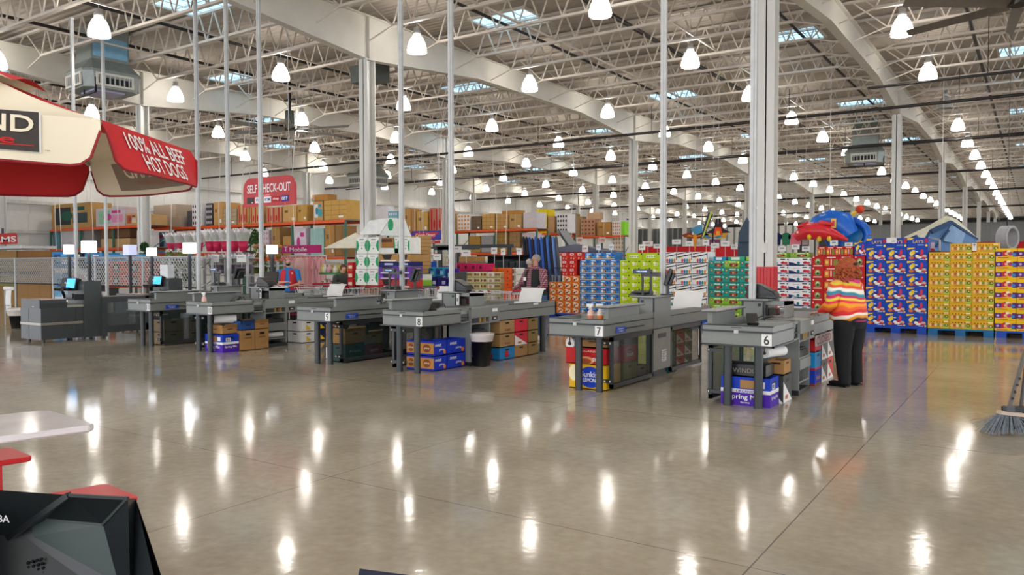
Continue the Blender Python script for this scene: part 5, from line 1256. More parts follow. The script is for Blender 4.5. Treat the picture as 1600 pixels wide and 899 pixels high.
# ================= broom and dustpan =================
p = gp(1573, 680); r = thing('broom', 'grey bristled broom leaning at the right edge', 'broom', (p.x, p.y, 0), math.radians(34))
bm = mat('bristles', '7A828A', .6, var=.3, scale=30)
q = MB(); rnd = random.Random(5)
for k in range(150):
    t = rnd.uniform(-1, 1); s_ = rnd.uniform(-1, 1); q.bar((t*.09, s_*.025, .19), (t*.2+rnd.uniform(-.02, .02)-.02, s_*.06, .005+rnd.uniform(0, .03)), .004, bm)
for k in range(14):
    s_ = rnd.choice((-1, 1)); q.bar((s_*.06, 0, .19), (s_*rnd.uniform(.2, .32)-.02, rnd.uniform(-.06, .06), .02+rnd.uniform(0, .12)), .003, bm)
q.build('bristles', r)
MB().box(-.1, .12, -.035, .035, .18, .21, C('C8B4A4'), Matrix.Rotation(.12, 3, 'Y')).box(-.02, .05, -.03, .03, .2, .26, C('5A5E62')).build('head', r)
q = MB(); q.bar((.01, 0, .22), (.38, .1, 1.35), .024, C('6A6662')); 
for k in range(4): q.ball((.04+.02*k, -.01, .33+.06*k), .014, C('3A3A3A'), 6)
q.build('handle', r)
p = gp(1605, 668); r = thing('dustpan', 'black lobby dustpan behind the broom', 'dustpan', (p.x, p.y, 0), math.radians(34))
MB().prism([(-.17, -.12, .005), (.17, -.12, .005), (.17, .12, .005), (-.17, .12, .005)], (0, 0, .012), m_blk).prism([(-.17, -.12, 0), (-.17, .12, 0), (-.17, .12, .16), (-.17, -.02, .14)], (.012, 0, 0), m_blk).box(-.17, .17, .11, .12, 0, .17, m_blk).prism([(-.17, .12, .17), (-.17, .0, .15), (.17, .0, .15), (.17, .12, .17)], (0, 0, .01), C('3A3F44')).build('pan', r)
MB().bar((.0, .11, .1), (.12, .16, .9), .02, m_blk).build('handle', r)
# ================= racking and goods around the hall =================
m_or = mat('rack_orange', 'E0561A', .4); m_gr = mat('rack_green', '3E6A5C', .5); m_wire = mat('wire_grey', '8E9296', .4, metal=.3); m_wrap = mat('stretch_wrap', 'DADAD6', .25, alpha=.35, var=0)
def rack(x0, x1, y, label, levels=(1.95, 3.1), h=3.6, d=1.1, rz=0, loc=None):
    r = thing('pallet_rack', label, 'rack', ((x0+x1)/2, y, 0) if loc is None else loc, rz); w = (x1-x0)/2
    nb = max(1, round((x1-x0)/2.6))
    for i in range(nb+1):
        x = -w+i*2*w/nb; q = MB()
        for yy in (.04, d-.04): q.box(x-.04, x+.04, yy-.04, yy+.04, 0, h-.45, m_gr)
        for k in range(3): q.bar((x, .04, .3+k*.9), (x, d-.04, 1.0+k*.9), .03, m_gr)
        q.build('upright', r)
    for z in levels:
        for yy in (-.02, d-.03): MB().box(-w, w, yy, yy+.05, z, z+.11, m_or).build('beam', r)
        MB().box(-w, w, .03, d-.03, z+.10, z+.115, m_wire).build('deck', r)
    return r
_gn = [0]
def goods(px0, px1, py0, py1, Y, h, label, d=.8, draw=None, cat='carton', name='shipping_carton', wrap=False, base=None, plane='Y', group=None):
    """a carton, front face spanning two picture columns on the shelf line Y"""
    a = atY(px0, py1, Y); b_ = atY(px1, py1, Y); t = atY((px0+px1)/2, py0, Y).z; z0 = atY((px0+px1)/2, py1, Y).z if base is None else base
    w = b_.x-a.x; H_ = t-z0
    r = thing(name, label, cat, ((a.x+b_.x)/2, Y, z0), group=group)
    q = MB(); m = C(h, .7, var=.07) if isinstance(h, str) else h
    q.box(-w/2, w/2, 0, d, 0, H_, m)
    if draw: draw(q, w, H_)
    q.build('carton_body', r, bevel=.01)
    if wrap: MB().box(-w/2-.01, w/2+.01, -.01, d+.01, .0, H_*.98, m_wrap).build('stretch_wrap', r)
    return r
def p_tape(q, w, h):
    rect(q, -.02*w, .02*w, 0, h, C('C9AE7A', .4), -.004); rect(q, -.35*w, -.1*w, .55*h, .7*h, C('7A5A34'), -.005); rect(q, .2*w, .38*w, .1*h, .25*h, m_paper, -.005)
def p_lines(q, w, h):
    for k in (.25, .5, .75): rect(q, -.5*w, .5*w, k*h-.008, k*h+.008, C('8A6A3E'), -.004)
    for k in (-.17, .17): rect(q, k*w-.008, k*w+.008, 0, h, C('8A6A3E'), -.005)
    rect(q, .15*w, .35*w, .1*h, .2*h, m_paper, -.006)
def p_red(q, w, h):
    for k in (-.35, .0, .33): rect(q, (k-.05)*w, (k+.05)*w, .05*h, .95*h, C('C2202A'), -.004); 
    for k in (-.17, .17): disc(q, k*w, .3*h, .06*w, .2*h, C('C2202A'), -.005)
def p_grid(c1):
    def f(q, w, h):
        for i in range(4):
            for j in range(4): disc(q, (-.36+.24*i)*w, (.14+.24*j)*h, .07*w, .07*h, C(c1), -.004)
    return f
def p_pic(c1, c2, c3):
    def f(q, w, h):
        rect(q, -.4*w, .0*w, .15*h, .85*h, C(c1), -.004); rect(q, .05*w, .42*w, .2*h, .6*h, C(c2), -.004); disc(q, -.1*w, .5*h, .15*w, .2*h, C(c3), -.006); rect(q, .05*w, .35*w, .7*h, .85*h, C(c3), -.005)
    return f
def stand_table(px0, px1, Y, py, d, label, h='6A6E70'):
    a, b_ = atY(px0, py, Y).x, atY(px1, py, Y).x; z = atY((px0+px1)/2, py, Y).z-.004
    r = thing('display_table', label, 'table', ((a+b_)/2, Y, 0)); w = (b_-a)/2; m = C(h, .5)
    MB().box(-w, w, 0, d, z-.05, z, m).build('table_top', r)
    for x in (-w+.03, w-.03):
        for y in (.03, d-.03): MB().box(x-.025, x+.025, y-.025, y+.025, 0, z-.05, m).build('leg', r)
# --- left end rack (along the wall, facing the tills) and the long rack behind the flowers
p0 = atX(80, 354, -34.6); p1 = atX(232, 356, -34.6)
rack(atY(78, 355, 18.8).x, atY(231, 355, 18.8).x, 18.8, 'orange and green pallet rack at the far left below the umbrella', levels=(2.15, 3.1))
rack(-34.4, -27.9, 21.0, 'long orange pallet rack behind the flower shelves, left half', levels=(1.9, 3.1))
rack(-27.8, -21.8, 21.0, 'long orange pallet rack above the magenta sign, right half', levels=(1.7, 3.1))
def shelf_goods(items, Y, zb, tag_, where):
    for i, it in enumerate(items):
        px0, px1, py0, h, dr = it[:5]
        goods(px0, px1, py0, 0, Y, h, '%s, %s from the left %s' % (it[5], ORD[i], where), d=.9, draw=dr, base=zb, wrap=(len(it) > 6))
T1 = 3.225
# far left rack boxes: laid on a line facing the camera
for i, (px0, px1, py0, py1, h, dr, lb) in enumerate(((81, 142, 318, 351, 'B98F55', p_pic('2A3438', '39484A', '1A5A4A'), 'wide kraft carton with dark pictures'), (150, 196, 325, 352, 'C9B9BC', p_pic('8ABF9A', 'D88AB0', 'C23A8A'), 'pale carton with pink and green print'), (197, 214, 334, 352, 'C09A6A', p_pic('B0522A', 'D9C9A8', '8A3A3A'), 'small kraft carton'), (216, 228, 335, 353, 'BF9A66', None, 'small plain carton'))):
    goods(px0, px1, py0, py1, 18.9, h, '%s on the far left rack top, %s from left' % (lb, ORD[i]), draw=dr, d=1.0, base=T1)
for i, (px0, px1, py0, py1, h, lb) in enumerate(((83, 93, 356, 381, '5F8E9A', 'teal wrapped pallet load'), (96, 118, 357, 381, 'C4C4C6', 'grey wrapped pallet load'), (124, 147, 357, 381, '8C8884', 'dark wrapped pallet load'), (157, 203, 358, 372, '6A4C32', 'deep brown panel'), (158, 203, 373, 384, 'C2A070', 'pile of long flat cartons'))):
    goods(px0, px1, py0, py1, 18.95, h, '%s on the middle level of the far left rack' % lb, d=.7, base=2.27 if i != 3 else None)
goods(214, 229, 360, 386, 18.95, 'E0DCDC', 'white carton tower with pink dots left of the flowers', draw=p_grid('B8A8B4'), d=.6, base=2.27)
goods(233, 258, 363, 385, 21.1, '8AA8C4', 'pale blue printed carton left of the flowers', draw=p_pic('5A7EA8', '3A4A6A', 'C8508A'), d=.6, base=2.02)
TOP = [(232, 283, 341, 'B48F5E', p_lines, 'wide wrapped kraft load', 1), (241, 275, 320, None, None, ''), ]
goods(234, 283, 339, 356, 21.05, 'B89468', 'wide wrapped kraft load on the rack top behind the first pole', wrap=True, d=1.0, base=T1)
goods(241, 275, 320, 339, 21.1, 'C29C6A', 'upper wrapped kraft carton topping the wide load', wrap=True, d=.9, base=atY(258, 339, 21.05).z+.005)
items = [(287, 294, 330, '4A4A50', None, 'narrow dark carton'), (295, 310, 318, 'DCDADC', p_grid('2A2A30'), 'white carton with dark pictures'), (317, 327, 318, '3C3A40', p_grid('D0CCD0'), 'black and white carton'), (329, 343, 316, 'BC925A', p_tape, 'kraft carton'), (344, 365, 327, 'AC9A80', p_lines, 'grey brown carton'),
         (367, 384, 319, 'C09A62', p_red, 'tall kraft carton with red print'), (386, 404, 323, 'C29C64', p_red, 'tall kraft carton with red stripes'), (412, 436, 324, 'B88A62', p_red, 'kraft carton with red bands'), (438, 459, 321, 'C8A062', p_tape, 'pair of tall kraft cartons'), (461, 476, 320, 'BC9248', p_tape, 'golden kraft carton'), (486, 501, 315, 'BC925E', p_pic('D8D8D8', '3A9AA8', '2A8AA0'), 'kraft carton with teal label'), (503, 539, 313, 'C29A52', p_lines, 'large strapped kraft crate')]
for i, (a, b_, t, h, dr, lb) in enumerate(items): goods(a, b_, t, 0, 21.1, h, '%s on the long rack top, %s from the left' % (lb, ORD[i]), draw=dr, base=T1, d=.95)
goods(488, 512, 304, 314, 21.6, 'A8783E', 'second level kraft box peeping above the strapped crate', d=.5)
for i, (a, b_, t, bt, h, dr, lb) in enumerate(((402, 420, 360, 392, 'D9C6CC', p_grid('B8A0A8'), 'white and pink carton'), (425, 437, 355, 384, 'AC8450', p_tape, 'kraft carton'), (442, 459, 369, 384, 'B88C50', None, 'low kraft carton'), (459, 478, 357, 384, 'DCD0DA', p_pic('E0D8E0', 'D0C4D0', 'C83A8A'), 'white carton with pink mark'), (485, 506, 357, 392, '9CC4BC', None, 'pale green wrapped load'), (508, 523, 352, 392, 'B4874C', p_tape, 'tall kraft carton'), (524, 534, 352, 390, '9A7444', None, 'brown carton edge'))):
    goods(a, b_, t, bt, 21.1, h, '%s on the long rack mid level, %s from the left' % (lb, ORD[i]), draw=dr, d=.8, base=1.83 if a > 470 else (2.02 if a < 410 else 2.02 if False else 1.83))
tag(MB().box(-.3, .3, 0, .03, -.2, .2, W_).text('100', (0, -.005, 0), (1, 0, 0), (0, 0, 1), .26, C('C2202A'), .46).build('aisle_sign', loc=tuple(atY(575, 364, 22))), 'white aisle sign with red 100 left of the green leaf boxes', 'sign')
# --- racks in the middle distance
def rackrow(pxa, pxb, Y, label, **k):
    a, b_ = atY(pxa, 370, Y).x, atY(pxb, 370, Y).x; return rack(a, b_, Y, label, **k)
rackrow(556, 838, 31.6, 'orange pallet rack in the middle distance behind the blue banner', levels=(1.95, 3.1))
rackrow(838, 884, 37.4, 'orange pallet rack end right of the grey wrapped load', levels=(1.95, 3.1))
rackrow(884, 975, 43.0, 'far orange pallet rack left of the dark back wall', levels=(1.95, 3.1))
mid = [(566, 577, 342, 'C8BCB4', p_grid('8A8078'), 'pale carton'), (579, 586, 338, 'B08850', None, 'narrow kraft carton'), (630, 640, 326, 'B88E54', p_tape, 'kraft carton'), (641, 648, 331, 'B48850', None, 'kraft carton edge'), (649, 667, 331, 'C29C4E', p_tape, 'golden kraft carton'), (669, 693, 325, 'B87A62', p_red, 'red printed kraft carton'), (695, 699, 333, 'A88858', None, 'narrow brown carton'),
       (713, 733, 335, 'E4E0DC', p_grid('D88A3A'), 'white dotted carton'), (735, 750, 338, '6A5A4A', p_lines, 'dark mixed load'), (752, 772, 334, 'C09858', p_lines, 'kraft carton'), (774, 793, 335, 'B98E56', p_lines, 'kraft carton with labels'), (795, 814, 335, 'B48E5A', p_tape, 'wrapped kraft carton'), (817, 838, 332, 'C4BEC0', None, 'grey wrapped load')]
for i, (a, b_, t, h, dr, lb) in enumerate(mid): goods(a, b_, t, 0, 31.7, h, '%s on top of the middle distance rack, %s from the left' % (lb, ORD[i]), draw=dr, base=T1, d=.9)
goods(784, 812, 329, 336, 32.2, 'A8783E', 'kraft cartons stacked behind, above the middle distance rack', d=.5)
goods(587, 606, 322, 345, 31.7, 'DCDCE2', 'white plastic wrapped pack above the leaf boxes', base=T1, d=.5); goods(607, 621, 330, 348, 31.7, '7FB4CC', 'pale blue bottle packs above the leaf boxes', draw=p_grid('E0ECF2'), d=.5, base=T1)
for i, (a, b_, t, bt, h, lb) in enumerate(((733, 750, 369, 385, 'B88E44', 'golden carton'), (752, 771, 368, 385, 'A8A8AA', 'silver wrapped packs'), (773, 792, 363, 385, 'BC9450', 'kraft carton'), (796, 812, 362, 385, 'AC8A5E', 'wrapped kraft carton'), (816, 835, 364, 372, 'D8C8CC', 'pink and white carton'))): goods(a, b_, t, bt, 31.8, h, '%s on the lower level of the middle distance rack, %s from left' % (lb, ORD[i]), base=2.08, d=.7, draw=p_lines if i in (2, 3) else None)
for i, (a, b_, t, h, dr, lb) in enumerate(((838, 854, 327, 'E0C81C', p_lines, 'bright yellow carton'), (856, 866, 338, 'B48E68', None, 'tan wrapped carton'), (870, 887, 334, 'D8D8DA', p_grid('1A1A1E'), 'white carton with black pictures'))): goods(a, b_, t, 0, 37.5, h, '%s on the rack end in mid distance' % lb, draw=dr, base=T1, d=.9)
for i, (a, b_, t, h, dr, lb) in enumerate(((888, 896, 334, '8C7444', None, 'brown carton'), (897, 906, 338, '9A8058', None, 'olive kraft carton'), (907, 930, 343, 'B4886A', p_grid('7A4A3A'), 'reddish brown dotted carton'), (933, 955, 347, 'B48446', p_tape, 'orange kraft carton'), (957, 971, 346, 'E0DCD6', p_grid('C87A3A'), 'white carton with orange rings'), (971, 977, 346, '8ED83A', None, 'lime green carton edge'))): goods(a, b_, t, 0, 43.1, h, '%s on the far rack, %s from the left' % (lb, ORD[i]), draw=dr, base=T1, d=.9)
goods(918, 937, 332, 343, 43.6, 'C0A080', 'kraft cartons on a second layer of the far rack', d=.5)
goods(957, 976, 370, 0, 43.2, 'DCD8D2', 'white dotted carton below the beam of the far rack', draw=p_grid('C88A4A'), d=.7, base=2.08)
# --- banners and signs
def sign(px0, px1, py0, py1, Y, body, label, texts=(), name='sign', th=.03, extra=None, hang=True):
    a = atY(px0, py1, Y); b_ = atY(px1, py0, Y); w = b_.x-a.x; h = b_.z-a.z
    r = thing(name, label, 'sign', ((a.x+b_.x)/2, Y, (a.z+b_.z)/2))
    q = MB().box(-w/2, w/2, 0, th, -h/2, h/2, body)
    if extra: extra(q, w, h)
    bo_ = q.build('board', r)
    zc = r.location.z
    if name == 'price_card' and 18.6 < Y < 18.72: pass
    elif name == 'price_card': MB().box(-.008, .008, th, th+.012, -zc, h/2, C('C8CACC')).build('stem', r)
    elif hang:
        for sx in (-.4, .4): MB().cyl((sx*w, th/2, h/2-.01), (sx*w, th/2, ZD-zc), .006, .006, 4, C('C8CACC')).build('wire', r)
    if texts:
        q = MB()
        for (s, u, v, hh, ww, m_) in texts: q.text(s, (u*w, -.012, v*h), (1, 0, 0), (0, 0, 1), hh*h, m_, ww*w)
        q.build('lettering', bo_)
    return r
m_ban = mat('banner_blue', '3A3FA8', .6); m_banr = mat('banner_red', 'C8323A', .6); m_mag = mat('magenta', 'B8156E', .5)
sign(643, 689, 360, 376, 24, m_ban, 'blue and red banner lettered Costco Direct above the cyan boxes', [('Costco Direct', -.02, .05, .32, .66, W_)], 'banner', extra=lambda q, w, h: poly(q, [(-.42*w, .32*h), (.42*w, .32*h), (.26*w, -.3*h), (-.3*w, -.3*h)], m_banr, -.006))
sign(656, 687, 376, 381, 24, m_banr, 'narrow red strip hanging under the blue banner', [('members', 0, 0, .5, .5, W_)])
sign(654, 662, 373, 384, 23.9, W_, 'small white poster pinned beside the red strip', [('%', 0, 0, .6, .6, m_banr)])
sign(415, 498, 383, 396.5, 17, m_mag, 'magenta shop sign lettered T Mobile over the pink clothes', [('T', -.1, .05, .62, .07, W_), ('Mobile', .13, -.02, .55, .32, W_)], 'shop_sign', .12)
# self checkout sign
r = thing('hanging_sign', 'red hanging sign with rounded top lettered SELF CHECK-OUT', 'sign', (-14.96, 12, 3.24), 0)
wS, hS = .93, .34; pts = [(-wS, -hS), (wS, -hS)]
for k in range(9): t = k*PI/16; pts.append((wS-.27+.27*math.cos(t), hS-.27+.0+.27*math.sin(t)))
for k in range(9): t = PI/2+k*PI/16; pts.append((-wS+.27+.27*math.cos(t), hS-.27+.27*math.sin(t)))
MB().prism([(x, 0, z) for x, z in pts], (0, .04, 0), mat('sign_red', 'B8141C', .45)).build('board', r)
q = MB(); q.text('SELF CHECK-OUT', (0, -.004, .08), (1, 0, 0), (0, 0, 1), .2, W_, 1.55); q.text('we accept', (-.1, -.004, -.09), (1, 0, 0), (0, 0, 1), .025, W_, .3); q.build('lettering', r)
for k, (s, bgc, fc) in enumerate((('', '3A3632', '3A3632'), ('VISA', 'F0F0F4', '24408E'), ('ATM', 'F0F0F4', '24408E'), ('shop', 'B8141C', 'F4F4F4'), ('EBT', '2A2C8E', 'F0F0F4'))):
    x = -.66+.31*k; q = MB().box(x-.125, x+.125, -.008, 0, -.26, -.12, C(bgc))
    if s: q.text(s, (x, -.011, -.19), (1, 0, 0), (0, 0, 1), .07, C(fc), .2)
    else: q.box(x+.05, x+.1, -.01, -.008, -.25, -.23, W_)
    q.build('card_badge', r)
for s_ in (-.7, .7): MB().cyl((s_, .02, hS-.02), (s_, .02, ZD-3.24), .006, .006, 5, C('C8C8C8')).build('hanging_wire', r)
q = gp(0, 362, 2.0)
# red sign cut by left edge lettered MS + white counter
a = atY(-22, 383, 13.6); b_ = atY(25, 364, 13.6)
r = thing('hanging_sign', 'red sign ending in the letters MS at the left edge above the fence', 'sign', ((a.x+b_.x)/2, 13.6, (a.z+b_.z)/2)); w_ = (b_.x-a.x)/2; h_ = (b_.z-a.z)/2
MB().prism([(-w_, 0, -h_), (w_, 0, -h_), (w_, 0, h_-.12), (w_-.04, 0, h_-.04), (w_-.12, 0, h_), (-w_, 0, h_)], (0, .04, 0), mat('sign_red', 'B8141C', .45)).build('board', r)
MB().text('EXAMS', (-.3, -.004, -.02), (1, 0, 0), (0, 0, 1), h_*1.05, W_, w_*2.5).build('lettering', r)
MB().box(-.04, .04, .05, .1, -h_, h_*2, C('4A4A6A')).build('post', r)
o = MB().box(-1.5, 1.5, 0, 1.2, 0, .1, C('C9CCCE')).build('canopy_roof', loc=(atY(10, 388, 13.4).x-.3, 13.4, atY(10, 389, 13.4).z)); tag(o, 'pale flat canopy edge under the red sign at the left', 'canopy')
# --- chain link fence
YF = 12.0; fx0, fx1 = atY(-30, 402, YF).x, atY(309, 404, YF).x
r = thing('chain_link_fence', 'grey chain link fence behind the self checkouts', 'fence', ((fx0+fx1)/2, YF, 0)); w_ = (fx1-fx0)/2; m_gal = mat('galvanised', 'A8ABAC', .4, metal=.3)
q = MB(); q.cyl((-w_, 0, 1.72), (w_, 0, 1.72), .028, .028, 8, m_gal); q.cyl((-w_, 0, .92), (w_, 0, .92), .02, .02, 8, C('2A2C30')); q.build('rail', r)
for k in range(6): MB().cyl((-w_+.02+k*(2*w_-.04)/5, 0, 0), (-w_+.02+k*(2*w_-.04)/5, 0, 1.74), .035, .035, 8, m_gal).build('post', r)
q = MB(); s_ = .13; n = int(2*w_/s_)
for k in range(-9, n+1):
    for sg in (1, -1):
        x0 = -w_+k*s_; z0, z1 = .93, 1.7; x1 = x0+(z1-z0)
        a, b_ = max(x0, -w_), min(x1, w_)
        if b_ <= a: continue
        za, zb = z0+(a-x0), z0+(b_-x0)
        if sg < 0: za, zb = z1-(a-x0), z1-(b_-x0)
        q.bar((a, .0, za), (b_, .0, zb), .015, m_gal)
q.build('mesh_infill', r)
# goods behind the fence
k = 0
for (a, b_, t, bt, h, lb, dr) in ((-8, 27, 392, 482, '9C7A4C', 'big brown carton with green stripes at the left edge behind the fence', None), (28, 80, 392, 404, '8A6034', 'long brown lid carton behind the fence', None), (28, 80, 405, 482, 'A68050', 'big plain brown carton with black bands behind the fence', p_lines)):
    goods(a, b_, t, bt, 13.6, h, lb, d=1.0, draw=dr)
q = MB()
a0 = atY(-8, 400, 13.58); 
for zz in (1.55, 1.35, 1.05, .75): q.box(0, 1.6, 0, .012, zz, zz+.07, C('7A8A4A'))
q.box(.1, 1.4, 0, .012, 1.18, 1.3, C('26221E')); q.box(1.9, 3.4, 0, .012, 1.15, 1.28, C('26221E')); tag(q.build('pallet_strap', loc=(a0.x+.05, 13.58, 0)), 'green and black printed bands on the brown cartons behind the fence', 'band')
for i, (a, b_, t, bt, h, lb, dr) in enumerate(((82, 108, 394, 418, '3E8ED0', 'bright blue television carton', p_pic('1A4A8A', 'D8E8F4', '5AB0E8')), (82, 112, 419, 472, 'E4E8EC', 'white and blue box', p_pic('7AB4DC', 'B8D4E8', '3A80C0')), (110, 128, 394, 420, '2A2E3A', 'dark box with blue picture', p_pic('2E7AC8', '1A2A4A', 'E8E8E8')), (114, 136, 421, 472, 'D8DCE4', 'white printed box', p_pic('8A6AA0', '4A5A8A', 'C8A0A8')), (128, 160, 396, 411, '3E8AC8', 'blue boxed television', p_pic('5AA8E0', '1A4A8A', 'E0E8F0')), (137, 158, 412, 472, '4A4A4E', 'black and white box', p_pic('22262A', 'C8B8B0', '3A4A7A')))):
    goods(a, b_, t, bt, 13.3+.05*i, h, '%s behind the fence, left of the orange cartons' % lb, d=.6, draw=dr)
for i in range(2):
    for j in range(2):
        goods(165+28*j, 193+29*j, 409+20*i, 428.6+21*i, 13.2, 'D8501C', 'orange power tool carton behind the fence, %s %s' % (['upper', 'lower'][i], ['left', 'right'][j]), d=.6, draw=lambda q, w, h: (rect(q, -.1*w, .3*w, .15*h, .85*h, C('2E2826'), -.004), disc(q, .1*w, .5*h, .1*w, .2*h, C('B8A090'), -.006), rect(q, -.45*w, -.2*w, .7*h, .85*h, C('2A1A14'), -.004)))
goods(168, 222, 398, 408, 13.3, '5AA8E0', 'light blue boxes on top of the orange cartons', d=.5, draw=p_pic('3A80C0', 'E8EEF2', '1A3A6A'))
# --- flower and plant shelving
def shelving(px0, px1, Y, label, levels, h):
    a, b_ = atY(px0, 400, Y).x, atY(px1, 400, Y).x; r = thing('metal_shelving', label, 'shelving', ((a+b_)/2, Y, 0)); w = (b_-a)/2; m = C('B8BCC0', .35)
    for x in (-w, 0, w): MB().box(x-.03, x+.03, 0, .06, 0, h, m).box(x-.03, x+.03, .5, .56, 0, h, m).build('upright', r)
    for z in levels: MB().box(-w, w, 0, .56, z-.03, z, m).build('shelf', r)
    return r
shelving(224, 306, 13.4, 'pale metal plant shelving behind the fence', (.4, .95, 1.42, 1.72), 1.78)
shelving(318, 385, 14.6, 'metal flower rack carrying the red potted bunches', (.4, 1.2, 1.72), 1.75)
shelving(388, 432, 15.5, 'metal shelving with orange flowers left of the masked worker', (.5, .95, 1.5), 1.6)
m_leaf = [mat('leaf_a', '3E6A2A', .6, var=.3, scale=15), mat('leaf_b', '2C5424', .6, var=.3, scale=15), mat('leaf_c', '6A8A3A', .6, var=.3, scale=15)]
def tuft(q, c, rx, rz, n, m, sz=.05, rnd=random):
    for _ in range(n):
        t, u = rnd.uniform(0, 2*PI), rnd.uniform(-.3, 1); rr = math.sqrt(max(0, 1-u*u))*rnd.uniform(.5, 1)
        p = Vector((c[0]+rx*rr*math.cos(t), c[1]+rx*rr*math.sin(t), c[2]+rz*u)); d = Vector((rnd.uniform(-1, 1), rnd.uniform(-1, 1), rnd.uniform(-.4, 1))).normalized()*sz; e = d.orthogonal().normalized()*sz*.4
        q.add([tuple(p-d), tuple(p+e), tuple(p+d), tuple(p-e)], [(0, 1, 2, 3)], m)
def bouquet(px, py, Y, s, potc, flc, label, wrap=True, group=None):
    p = atY(px, py, Y); r = thing('potted_flowers', label, 'flowers', (p.x, Y+.2, p.z), group=group)
    MB().lathe([(.0001, 0), (.09*s, 0), (.14*s, .26*s), (.13*s, .26*s)], 10, C(potc, .4)).build('pot', r)
    rn = random.Random(int(px*7)); q = MB(); tuft(q, (0, 0, .36*s), .14*s, .14*s, 60, m_leaf[2], .05*s, rn); q.build('leaves', r)
    q = MB(); tuft(q, (0, 0, .50*s), .17*s, .09*s, 46, C(flc), .045*s, rn); q.build('blooms', r)
    if wrap:
        q = MB(); q.lathe([(.13*s, .24*s), (.19*s, .42*s), (.24*s, .56*s)], 9, mat('cellophane', 'F2EEF2', .2, alpha=.35, var=0)); 
        for k in range(9): t = k*2*PI/9; q.add([(.2*s*math.cos(t), .2*s*math.sin(t), .46*s), (.27*s*math.cos(t+.2), .27*s*math.sin(t+.2), .6*s), (.2*s*math.cos(t+.5), .2*s*math.sin(t+.5), .5*s)], [(0, 1, 2)], m_paper)
        q.build('wrapper', r)
for i, px in enumerate((258, 272, 287, 302, 320, 331, 344, 357, 371)): bouquet(px, 393, 14.3, 1.15 if i > 3 else 1.0, 'B8204A', 'E0B8BE', 'wrapped flower bunch in a red pot on the upper flower shelf, %s from the left' % ORD[i])
for i, px in enumerate((256, 272, 288)): bouquet(px, 417, 13.5, .9, '5A6A3A', 'E8E8D8', 'white flowered green plant on the pale shelving, %s of the middle shelf' % ['left', 'centre', 'right'][i], False)
for i, px in enumerate((248, 264, 281, 297)): bouquet(px, 440, 13.5, .9, '4A5A34', 'B8A878', 'leafy potted plant on the lowest pale shelf, %s from the left' % ORD[i], False)
for i, px in enumerate((325, 338, 352, 366, 378)): bouquet(px, 428, 14.7, 1.05, '6A5A6A', 'A08AA4', 'mauve wrapped flower bunch below the red potted ones, %s from the left' % ORD[i])
for i, px in enumerate((393, 404, 416, 427)): bouquet(px, 405, 15.6, .75, '7A6A2A', ['E0782A', 'D8A020'][i % 2], 'orange flowered pot on the upper shelf left of the worker, %s from the left' % ORD[i], False)
for i, px in enumerate((393, 405, 417, 429)): bouquet(px, 428, 15.6, .8, '6A7A2A', 'D8602A', 'orange tulip pot on the lower shelf left of the worker, %s from the left' % ORD[i], False)
def bush(px, py0, py1, wpx, Y, m, label, dots=None):
    p = atY(px, py1, Y); t = atY(px, py0, Y); h = t.z-p.z; w = wpx*Y/1215*.6; r = thing('leafy_plant', label, 'plant', (p.x, Y, p.z)); rn = random.Random(px)
    q = MB(); tuft(q, (0, 0, h*.5), w, h*.5, 420, m, .08, rn); q.build('foliage', r)
    if dots: q = MB(); tuft(q, (0, 0, h*.5), w, h*.45, 40, C(dots), .04, rn); q.build('blooms', r)
    if p.z > .4: MB().cyl((0, 0, -p.z), (0, 0, -.25), .1, .1, 12, C('8A8E90')).build('plant_stand', r)
    MB().lathe([(.0001, 0-.25), (.14, -.25), (.17, 0), (.0001, 0)], 10, C('3A3A30')).cyl((0, 0, 0), (0, 0, h*.6), .02, .01, 6, m_leaf[1]).build('pot', r)
bush(392, 358, 392, 40, 16.2, m_leaf[0], 'large green bushy plant above the orange flowers', 'E0B8C8')
bush(364, 360, 378, 26, 16.4, mat('leaf_d', '5C9A30', .6, var=.3, scale=15), 'bright green leafy plant behind the red potted bunches')
bush(226, 381, 396, 14, 13.6, m_leaf[1], 'spiky dark plant on the pale shelving left end')
for i, px in enumerate((336, 375)): sign(px-6 if i == 0 else px-5, px+6 if i == 0 else px+9, 398, 410, 14.2, W_, 'white price card on the flower rack, %s one' % ['left', 'right'][i], [('flowers', 0, .2, .15, .7, C('6A6A7A'))], 'price_card', .01)
stand_table(249, 263, 11.6, 435, .2, 'small dark table by the fence behind the second self checkout')
goods(250, 262, 414, 435, 11.6, 'E4E6EA', 'white tissue pack stood by the fence behind the second self checkout', d=.2)
